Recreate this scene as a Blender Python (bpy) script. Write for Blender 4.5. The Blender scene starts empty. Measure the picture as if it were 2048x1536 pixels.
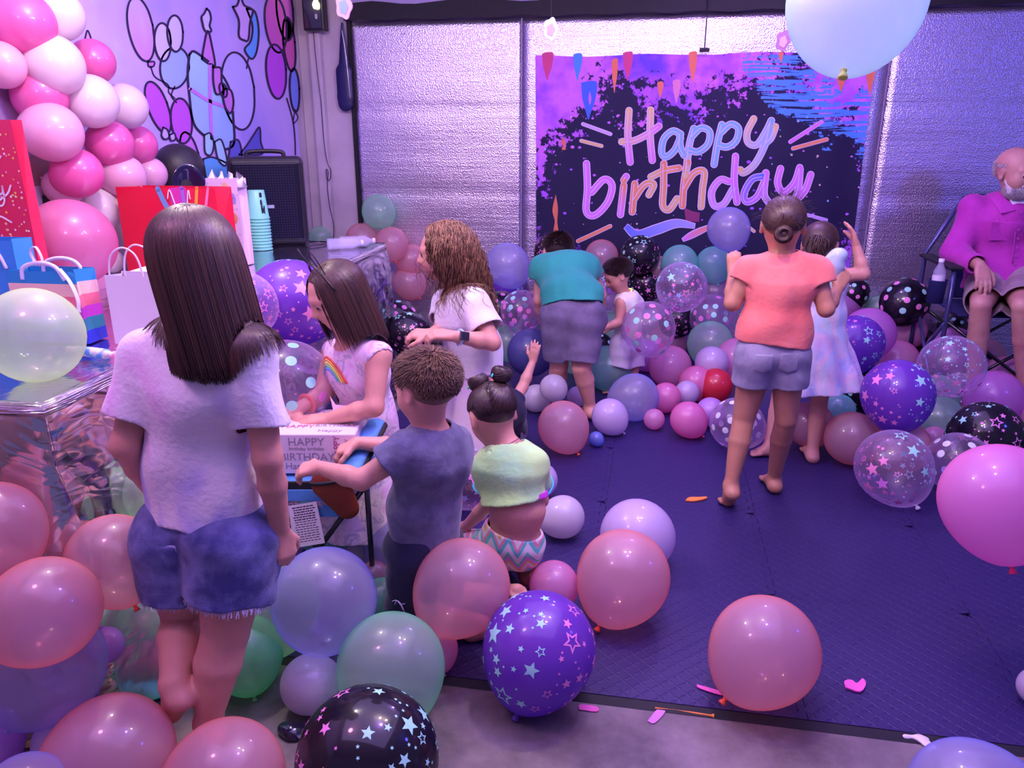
import bpy, math, random
import numpy as np
from mathutils import Vector, Matrix

# ---------------------------------------------------------------- camera, world, lights, exposure
SC = bpy.context.scene
COL = SC.collection
PSI, PIT, FPX, CH = math.radians(10.2), math.radians(18.0), 1540.0, 1.5
cd = bpy.data.cameras.new('camera'); cam = bpy.data.objects.new('camera', cd); COL.objects.link(cam)
cam.location = (0, 0, CH); cam.rotation_euler = (math.pi/2 - PIT, 0, PSI)
cd.sensor_width = 36; cd.lens = FPX/2048*36; cd.clip_start = .02
SC.camera = cam
SC.view_settings.view_transform = 'Standard'; SC.view_settings.look = 'None'
SC.view_settings.gamma = 1; SC.view_settings.use_curve_mapping = False
SC.view_settings.exposure = 0.46
SC.cycles.transparent_max_bounces = 20; SC.cycles.max_bounces = 6
SC.cycles.diffuse_bounces = 3; SC.cycles.glossy_bounces = 3; SC.cycles.transmission_bounces = 4
SC.cycles.sample_clamp_indirect = 4
W = bpy.data.worlds.new('room_dusk'); SC.world = W; W.use_nodes = True
bg = W.node_tree.nodes['Background']; bg.inputs[0].default_value = (.40, .32, .9, 1); bg.inputs[1].default_value = .24

def light(name, kind, loc, energy, color, size=.1, target=None, size_y=None, angle=None, blend=.5):
    d = bpy.data.lights.new(name, kind); o = bpy.data.objects.new(name, d); COL.objects.link(o)
    o.location = loc; d.energy = energy; d.color = color
    if kind == 'AREA':
        d.size = size
        if size_y: d.shape = 'RECTANGLE'; d.size_y = size_y
    else: d.shadow_soft_size = size
    if kind == 'SPOT': d.spot_size = math.radians(angle or 60); d.spot_blend = blend
    if target is not None:
        o.rotation_euler = (Vector(target) - Vector(loc)).to_track_quat('-Z', 'Y').to_euler()
    return o
# two warm bulbs of the ceiling fixture, a third added for the foil hotspot, ultraviolet party lamps, an added fill at the back and a pink one by the table
light('warm_light', 'POINT', (.02, 2.15, 2.42), 28, (1, .78, .58), .035)
light('warm_light', 'POINT', (.42, 2.25, 2.42), 23, (1, .72, .50), .035)
light('warm_light', 'POINT', (-1.5, 2.35, 2.42), 30, (1, .84, .72), .05)  # extra source added to give the foil wall its hotspot
light('violet_light', 'POINT', (.25, 1.75, 2.45), 36, (.42, .18, 1), .07)
light('violet_ceiling', 'AREA', (-.3, 2.4, 2.58), 70, (.48, .34, 1), 3.4, (-.3, 2.4, 0), 4.2)
light('violet_light', 'POINT', (.5, 4.2, 2.42), 26, (.58, .30, 1), .07)  # added fill that brightens the balloon pile and banner at the back
light('blue_lamp', 'POINT', (2.9, 2.4, 2.0), 26, (.10, .10, 1), .15)
light('pink_lamp', 'POINT', (-1.3, 1.0, 2.3), 17, (1, .38, .66), .12)

# ---------------------------------------------------------------- helpers
FW = np.array([-math.sin(PSI)*math.cos(PIT), math.cos(PSI)*math.cos(PIT), -math.sin(PIT)])
RT = np.array([math.cos(PSI), math.sin(PSI), 0.]); UP = np.cross(RT, FW); CC = np.array([0, 0, CH])
def ray(x, y): return FW + RT*(x-1024)/FPX + UP*(768-y)/FPX
def aY(x, y, Y): r = ray(x, y); return CC + r*Y/r[1]
def aX(x, y, X): r = ray(x, y); return CC + r*X/r[0]
def aZ(x, y, Z): r = ray(x, y); return CC + r*(Z-CH)/r[2]
def V(*a): return np.array(a, float)
def nz(v): v = np.asarray(v, float); return v/(np.linalg.norm(v)+1e-12)

def tag(o, label=None, cat=None, group=None, kind=None):
    if label: o['label'] = label
    if cat: o['category'] = cat
    if group: o['group'] = group
    if kind: o['kind'] = kind
    return o
def empty(name, loc, label=None, cat=None, group=None):
    o = bpy.data.objects.new(name, None); COL.objects.link(o); o.location = tuple(loc); o.empty_display_size = .05
    return tag(o, label, cat, group)
def mesh(name, verts, faces, mats, parent=None, smooth=False, base=None, mi=None):
    """verts in world coordinates; base = world position of the root they hang from"""
    me = bpy.data.meshes.new(name)
    v = np.asarray(verts, float)
    if base is None and parent is not None: base = wloc(parent)
    if base is not None: v = v - np.asarray(base, float)
    if isinstance(faces, np.ndarray) and faces.ndim == 2:
        n = faces.shape[1]; me.vertices.add(len(v)); me.vertices.foreach_set('co', v.astype(np.float32).ravel())
        me.loops.add(faces.size); me.loops.foreach_set('vertex_index', faces.astype(np.int32).ravel())
        me.polygons.add(len(faces)); me.polygons.foreach_set('loop_start', np.arange(0, faces.size, n, dtype=np.int32))
        me.update(calc_edges=True); me.validate()
    else:
        me.from_pydata([tuple(x) for x in v], [], [tuple(f) for f in faces]); me.update()
    for m in (mats if isinstance(mats, (list, tuple)) else [mats]): me.materials.append(m)
    if mi is not None: me.polygons.foreach_set('material_index', np.asarray(mi, np.int32))
    if smooth: me.polygons.foreach_set('use_smooth', np.ones(len(me.polygons), bool))
    o = bpy.data.objects.new(name, me); COL.objects.link(o)
    if parent is not None: o.parent = parent
    elif base is not None: o.location = tuple(base)
    return o
def wloc(o):
    p = np.zeros(3)
    while o is not None: p = p + np.array(o.location); o = o.parent
    return p
class MB:
    """collects solids for one mesh"""
    def __init__(s): s.v = []; s.f = []; s.m = []
    def add(s, v, f, m=0):
        k = len(s.v); s.v += [tuple(map(float, x)) for x in v]; s.f += [tuple(int(i)+k for i in q) for q in f]; s.m += [m]*len(f); return s
    def box(s, lo, hi, m=0, R=None, c=None):
        x0, y0, z0 = lo; x1, y1, z1 = hi
        v = np.array([(x0,y0,z0),(x1,y0,z0),(x1,y1,z0),(x0,y1,z0),(x0,y0,z1),(x1,y0,z1),(x1,y1,z1),(x0,y1,z1)], float)
        if R is not None: v = v @ np.asarray(R).T
        if c is not None: v = v + np.asarray(c)
        return s.add(v, [(0,3,2,1),(4,5,6,7),(0,1,5,4),(1,2,6,5),(2,3,7,6),(3,0,4,7)], m)
    def tube(s, pts, r, n=8, m=0, cap=True, flat=None):
        pts = [np.asarray(p, float) for p in pts]; L = len(pts); rr = r if hasattr(r, '__len__') else [r]*L
        vs = []; ref = None
        for i, p in enumerate(pts):
            t = nz(pts[min(i+1, L-1)] - pts[max(i-1, 0)])
            if ref is None:
                ref = nz(np.cross(t, V(0,0,1) if abs(t[2]) < .9 else V(1,0,0)))
            ref = nz(ref - t*np.dot(ref, t)); b = np.cross(t, ref)
            for k in range(n):
                a = 2*math.pi*k/n; vs.append(p + rr[i]*(ref*math.cos(a) + b*math.sin(a)*(flat or 1)))
        fs = [(i*n+k, i*n+(k+1) % n, (i+1)*n+(k+1) % n, (i+1)*n+k) for i in range(L-1) for k in range(n)]
        if cap: fs += [tuple(range(n-1, -1, -1)), tuple((L-1)*n+k for k in range(n))]
        return s.add(vs, fs, m)
    def lathe(s, prof, c, n=24, m=0, R=None, cap=False):
        vs = []
        for (r, z) in prof:
            for k in range(n):
                a = 2*math.pi*k/n; vs.append((r*math.cos(a), r*math.sin(a), z))
        v = np.array(vs)
        if R is not None: v = v @ np.asarray(R).T
        v = v + np.asarray(c)
        L = len(prof); fs = [(i*n+k, i*n+(k+1) % n, (i+1)*n+(k+1) % n, (i+1)*n+k) for i in range(L-1) for k in range(n)]
        if cap: fs += [tuple(range(n-1, -1, -1)), tuple((L-1)*n+k for k in range(n))]
        return s.add(v, fs, m)
    def out(s, name, mats, parent=None, smooth=False, base=None):
        return mesh(name, s.v, s.f, mats, parent, smooth, base, s.m)
def bevel(o, w=.004, seg=2):
    m = o.modifiers.new('b', 'BEVEL'); m.width = w; m.segments = seg; m.limit_method = 'ANGLE'; m.angle_limit = .6; return o
def catmull(P, n=8):
    P = [np.asarray(p, float) for p in P]; Q = [2*P[0]-P[1]] + P + [2*P[-1]-P[-2]]; out = []
    for i in range(1, len(Q)-2):
        for j in range(n):
            t = j/n; a, b, c, d = Q[i-1], Q[i], Q[i+1], Q[i+2]
            out.append(.5*((2*b)+(-a+c)*t+(2*a-5*b+4*c-d)*t*t+(-a+3*b-3*c+d)*t**3))
    out.append(P[-1]); return out
def axes(f, u=(0, 0, 1)):
    f = nz(f); r = nz(np.cross(f, u)); return r, f, np.cross(r, f)   # right, forward, up

# ---------------------------------------------------------------- materials
def nodes(name):
    m = bpy.data.materials.new(name); m.use_nodes = True; nt = m.node_tree
    return m, nt, nt.nodes['Principled BSDF'], nt.nodes['Material Output']
def N(nt, typ, **kw):
    n = nt.nodes.new(typ)
    for k, v in kw.items():
        if isinstance(k, str) and k.startswith('i_'): n.inputs[k[2:].replace('_', ' ')].default_value = v
        else: setattr(n, k, v)
    return n
def rgb(*c): return (c[0], c[1], c[2], 1)
def mat(name, col, rough=.6, metal=0, bump=None, spec=.5, sheen=0, coat=0, sss=0, alpha=1, noisecol=None):
    """bump = (scale, strength, detail); noisecol = (colour2, scale, lo, hi)"""
    m, nt, b, out = nodes(name)
    b.inputs['Base Color'].default_value = rgb(*col); b.inputs['Roughness'].default_value = rough
    b.inputs['Metallic'].default_value = metal; b.inputs['Specular IOR Level'].default_value = spec
    b.inputs['Sheen Weight'].default_value = sheen; b.inputs['Coat Weight'].default_value = coat; b.inputs['Alpha'].default_value = alpha
    if sss:
        b.inputs['Subsurface Weight'].default_value = sss; b.inputs['Subsurface Scale'].default_value = .01
    tc = N(nt, 'ShaderNodeTexCoord')
    if bump:
        nn = N(nt, 'ShaderNodeTexNoise'); nn.inputs['Scale'].default_value = bump[0]; nn.inputs['Detail'].default_value = bump[2] if len(bump) > 2 else 3
        bp = N(nt, 'ShaderNodeBump'); bp.inputs['Strength'].default_value = bump[1]; bp.inputs['Distance'].default_value = .01
        nt.links.new(tc.outputs['Object'], nn.inputs['Vector']); nt.links.new(nn.outputs['Fac'], bp.inputs['Height']); nt.links.new(bp.outputs['Normal'], b.inputs['Normal'])
    if noisecol:
        n2 = N(nt, 'ShaderNodeTexNoise'); n2.inputs['Scale'].default_value = noisecol[1]; n2.inputs['Detail'].default_value = 4
        cr = N(nt, 'ShaderNodeValToRGB'); cr.color_ramp.elements[0].position = noisecol[2]; cr.color_ramp.elements[1].position = noisecol[3]
        cr.color_ramp.elements[0].color = rgb(*col); cr.color_ramp.elements[1].color = rgb(*noisecol[0])
        nt.links.new(tc.outputs['Object'], n2.inputs['Vector']); nt.links.new(n2.outputs['Fac'], cr.inputs[0]); nt.links.new(cr.outputs[0], b.inputs['Base Color'])
    return m
def ramp_mat(name, cols, scale, rough=.8, dist=0, stretch=(1, 1, 1), bump=(60, .2), detail=2, sheen=0):
    """cloth dyed in soft patches: colours along a noise"""
    m, nt, b, out = nodes(name); b.inputs['Roughness'].default_value = rough; b.inputs['Sheen Weight'].default_value = sheen
    tc = N(nt, 'ShaderNodeTexCoord'); mp = N(nt, 'ShaderNodeMapping'); mp.inputs['Scale'].default_value = stretch
    nn = N(nt, 'ShaderNodeTexNoise'); nn.inputs['Scale'].default_value = scale; nn.inputs['Detail'].default_value = detail; nn.inputs['Distortion'].default_value = dist
    cr = N(nt, 'ShaderNodeValToRGB'); e = cr.color_ramp.elements
    while len(e) < len(cols): e.new(.5)
    for i, (p, c) in enumerate(cols): e[i].position = p; e[i].color = rgb(*c)
    L = nt.links.new; L(tc.outputs['Object'], mp.inputs[0]); L(mp.outputs[0], nn.inputs['Vector']); L(nn.outputs['Fac'], cr.inputs[0]); L(cr.outputs[0], b.inputs['Base Color'])
    n3 = N(nt, 'ShaderNodeTexNoise'); n3.inputs['Scale'].default_value = bump[0]; bp = N(nt, 'ShaderNodeBump'); bp.inputs['Strength'].default_value = bump[1]; bp.inputs['Distance'].default_value = .01
    L(tc.outputs['Object'], n3.inputs['Vector']); L(n3.outputs['Fac'], bp.inputs['Height']); L(bp.outputs['Normal'], b.inputs['Normal'])
    return m
# ---------------------------------------------------------------- the setting
WX, WY, CZ = -2.46, 5.42, 2.62     # left wall, back wall, ceiling
def foil_wall_mat():
    m, nt, b, out = nodes('bubble_foil'); L = nt.links.new
    b.inputs['Base Color'].default_value = rgb(.80, .74, .86); b.inputs['Metallic'].default_value = .95; b.inputs['Roughness'].default_value = .33
    tc = N(nt, 'ShaderNodeTexCoord'); vo = N(nt, 'ShaderNodeTexVoronoi'); vo.inputs['Scale'].default_value = 120
    mp = N(nt, 'ShaderNodeMapping'); mp.inputs['Scale'].default_value = (.6, 1, 16); n1 = N(nt, 'ShaderNodeTexNoise'); n1.inputs['Scale'].default_value = 3.2; n1.inputs['Detail'].default_value = 5
    n2 = N(nt, 'ShaderNodeTexNoise'); n2.inputs['Scale'].default_value = 2.2; n2.inputs['Detail'].default_value = 3
    b1 = N(nt, 'ShaderNodeBump'); b1.inputs['Strength'].default_value = .7; b1.inputs['Distance'].default_value = .0024
    b2 = N(nt, 'ShaderNodeBump'); b2.inputs['Strength'].default_value = .35; b2.inputs['Distance'].default_value = .006
    b3 = N(nt, 'ShaderNodeBump'); b3.inputs['Strength'].default_value = .12; b3.inputs['Distance'].default_value = .05
    L(tc.outputs['Object'], vo.inputs['Vector']); L(tc.outputs['Object'], mp.inputs[0]); L(mp.outputs[0], n1.inputs['Vector']); L(tc.outputs['Object'], n2.inputs['Vector'])
    L(vo.outputs['Distance'], b1.inputs['Height']); L(n1.outputs['Fac'], b2.inputs['Height']); L(n2.outputs['Fac'], b3.inputs['Height'])
    L(b3.outputs[0], b2.inputs['Normal']); L(b2.outputs[0], b1.inputs['Normal']); L(b1.outputs[0], b.inputs['Normal'])
    return m
M_FOILW = foil_wall_mat()
M_PLAST = mat('plasterboard', (.62, .54, .62), .85, bump=(30, .12), noisecol=((.46, .38, .46), 1.6, .45, .62))
M_CEIL = mat('ceiling_paint', (.6, .55, .7), .9, bump=(20, .1))
M_DARK = mat('dark_trim', (.008, .008, .014), .7)
M_BLACKP = mat('black_plastic', (.012, .012, .016), .38, bump=(120, .05))
M_HEAD = mat('header_paint', (.42, .36, .62), .8, bump=(8, .1))

def concrete():
    m, nt, b, out = nodes('concrete'); L = nt.links.new
    tc = N(nt, 'ShaderNodeTexCoord'); n1 = N(nt, 'ShaderNodeTexNoise'); n1.inputs['Scale'].default_value = 3.5; n1.inputs['Detail'].default_value = 8; n1.inputs['Roughness'].default_value = .65
    cr = N(nt, 'ShaderNodeValToRGB'); e = cr.color_ramp.elements; e[0].position = .35; e[0].color = rgb(.085, .068, .07); e[1].position = .68; e[1].color = rgb(.27, .225, .22)
    n2 = N(nt, 'ShaderNodeTexNoise'); n2.inputs['Scale'].default_value = 60; n2.inputs['Detail'].default_value = 3
    bp = N(nt, 'ShaderNodeBump'); bp.inputs['Strength'].default_value = .3; bp.inputs['Distance'].default_value = .003
    L(tc.outputs['Object'], n1.inputs['Vector']); L(n1.outputs['Fac'], cr.inputs[0]); L(cr.outputs[0], b.inputs['Base Color']); L(tc.outputs['Object'], n2.inputs['Vector'])
    L(n2.outputs['Fac'], bp.inputs['Height']); L(bp.outputs[0], b.inputs['Normal']); b.inputs['Roughness'].default_value = .5
    return m
b_ = MB(); b_.box((-3.2, -1.5, -.1), (4.2, WY+.3, 0)); tag(b_.out('floor', concrete()), kind='structure')
b_ = MB(); b_.box((-3.2, -1.5, CZ), (4.2, WY+.3, CZ+.08)); tag(b_.out('ceiling', M_CEIL), kind='structure')
b_ = MB(); b_.box((WX-.12, -.4, 0), (WX, WY+.1, CZ)); tag(b_.out('wall_left', M_PLAST), kind='structure')
b_ = MB(); b_.box((WX-.1, WY, 0), (4.2, WY+.14, CZ)); tag(b_.out('wall_back', M_PLAST), kind='structure')
# door jamb with vertical battens between the side wall and the insulated door
b_ = MB(); b_.box((WX+.001, WY-.03, 0), (-2.10, WY-.001, CZ-.001)); b_.box((-2.36, WY-.085, 0), (-2.28, WY-.03, CZ-.002)); tag(bevel(b_.out('trim_1', M_PLAST), .006), kind='structure')
b_ = MB(); b_.box((-2.095, WY-.05, 0), (-2.07, WY-.001, 2.22)); tag(b_.out('trim_2', M_DARK), kind='structure')
# insulated door panels: foil sheets side by side with taped seams
def foil_panel(n, x0, x1, y):
    nx, nzv = 40, 60; vs = []; rng = np.random.RandomState(n)
    for j in range(nzv+1):
        for i in range(nx+1):
            x = x0+(x1-x0)*i/nx; z = .01+2.2*j/nzv
            groove = .006*max(0, 1-abs((z % .548)-.01)/.02)
            vs.append((x, y+groove+.0012*math.sin(z*23+n)*math.sin(x*3.1)+.0005*math.sin(z*61), z))
    fs = [(j*(nx+1)+i, j*(nx+1)+i+1, (j+1)*(nx+1)+i+1, (j+1)*(nx+1)+i) for j in range(nzv) for i in range(nx)]
    o = mesh('door_%d' % n, vs, fs, M_FOILW, smooth=True); s = o.modifiers.new('s', 'SOLIDIFY'); s.thickness = .012; s.offset = 1
    tag(o, kind='structure')
foil_panel(1, -2.068, -.905, WY-.03); foil_panel(2, -.9, 1.36, WY-.03); foil_panel(3, 1.365, 3.6, WY-.03)
b_ = MB(); b_.box((-.907, WY-.052, .02), (-.898, WY-.028, 2.21)); b_.box((1.358, WY-.052, .02), (1.367, WY-.028, 2.21)); tag(b_.out('trim_3', mat('seam_grey', (.3, .25, .4), .5)), kind='structure')
# header above the door and a wavy strip coloured dark for the shaded gap under it
b_ = MB(); b_.box((-2.09, WY-.09, 2.30), (4.1, WY-.001, CZ-.001)); tag(b_.out('trim_4', M_HEAD), kind='structure')
rs = random.Random(4); top = []; bot = []
for i in range(60):
    x = -2.09+i*.1; top.append((x, WY-.1, 2.315+.012*math.sin(i*.9)+rs.uniform(-.006, .006))); bot.append((x, WY-.1-.01*math.sin(i*.7), 2.215+.006*math.sin(i*1.7)))
vs = top+bot; fs = [(i, i+1, 60+i+1, 60+i) for i in range(59)]
o = mesh('trim_5', vs, fs, M_DARK); s = o.modifiers.new('s', 'SOLIDIFY'); s.thickness = .02; s.offset = 0; tag(o, kind='structure')

# rubber mat of interlocking tiles with a tread pattern
def mat_rubber():
    m, nt, b, out = nodes('rubber_mat'); L = nt.links.new
    b.inputs['Base Color'].default_value = rgb(.020, .010, .095); b.inputs['Roughness'].default_value = .5
    tc = N(nt, 'ShaderNodeTexCoord')
    def bars(rot, off):
        mp = N(nt, 'ShaderNodeMapping'); mp.inputs['Rotation'].default_value = (0, 0, rot); mp.inputs['Location'].default_value = off; mp.inputs['Scale'].default_value = (28, 28, 28)
        L(tc.outputs['Object'], mp.inputs[0]); fr = N(nt, 'ShaderNodeVectorMath', operation='FRACTION'); L(mp.outputs[0], fr.inputs[0])
        sb = N(nt, 'ShaderNodeVectorMath', operation='SUBTRACT'); sb.inputs[1].default_value = (.5, .5, 0); L(fr.outputs[0], sb.inputs[0])
        sc = N(nt, 'ShaderNodeVectorMath', operation='MULTIPLY'); sc.inputs[1].default_value = (2.4, 9, 0); L(sb.outputs[0], sc.inputs[0])
        ln = N(nt, 'ShaderNodeVectorMath', operation='LENGTH'); L(sc.outputs[0], ln.inputs[0])
        mr = N(nt, 'ShaderNodeMapRange'); mr.inputs['From Min'].default_value = 1.1; mr.inputs['From Max'].default_value = .6; L(ln.outputs['Value'], mr.inputs[0]); return mr
    a, c = bars(.785, (0, 0, 0)), bars(-.785, (.5, 0, 0)); mx = N(nt, 'ShaderNodeMath', operation='MAXIMUM'); L(a.outputs[0], mx.inputs[0]); L(c.outputs[0], mx.inputs[1])
    bp = N(nt, 'ShaderNodeBump'); bp.inputs['Strength'].default_value = .55; bp.inputs['Distance'].default_value = .0025; L(mx.outputs[0], bp.inputs['Height']); L(bp.outputs[0], b.inputs['Normal'])
    return m
M_RUB = mat_rubber()
# one continuous mat of tiles from the front edge to the door
xs = [-1.36+.61*i for i in range(9)]; ys = [1.79+.6*i for i in range(7)]
root = empty('floor_mat', (1, 3.4, 0), 'blue black rubber play mat with tread pattern covering the concrete floor', 'mat')
def jig(p0, p1, n, amp, ph):
    p0, p1 = V(*p0), V(*p1); d = p1-p0; nrm = V(-d[1], d[0])/np.linalg.norm(d); out = []
    prof = [(0, 0), (.38, 0), (.32, 1), (.68, 1), (.62, 0)]
    for i in range(n):
        for (t, h) in prof: out.append(p0+d*((i+t)/n)+nrm*amp*(h-.5)*(1 if True else 0)*ph)
    return out
TI = 0
g = .0035
for i in range(8):
    for j in range(6):
        x0, x1, y0, y1 = xs[i], xs[i+1], ys[j], ys[j+1]
        if x1 > 3.7: continue
        pl = []
        pl += jig((x0, y0), (x1, y0), 8, .022, 1) if j > 0 else [V(x0, y0)]
        pl += jig((x1, y0), (x1, y1), 8, .022, 1) if i < 7 else [V(x1, y0)]
        r = jig((x0, y1), (x1, y1), 8, .022, 1)[::-1]; pl += r if j < 5 else [V(x1, y1)]
        r = jig((x0, y0), (x0, y1), 8, .022, 1)[::-1]; pl += r if i > 0 else [V(x0, y1)]
        c = np.mean(pl, axis=0); pl = [c+(p-c)*(1-.0028) for p in pl]; n = len(pl)
        vs = [(p[0], p[1], .001) for p in pl]+[(p[0], p[1], .013) for p in pl]
        fs = [tuple(range(n, 2*n))]+[(k, (k+1) % n, n+(k+1) % n, n+k) for k in range(n)]
        mesh('mat_tile', vs, fs, M_RUB, root)
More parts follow.
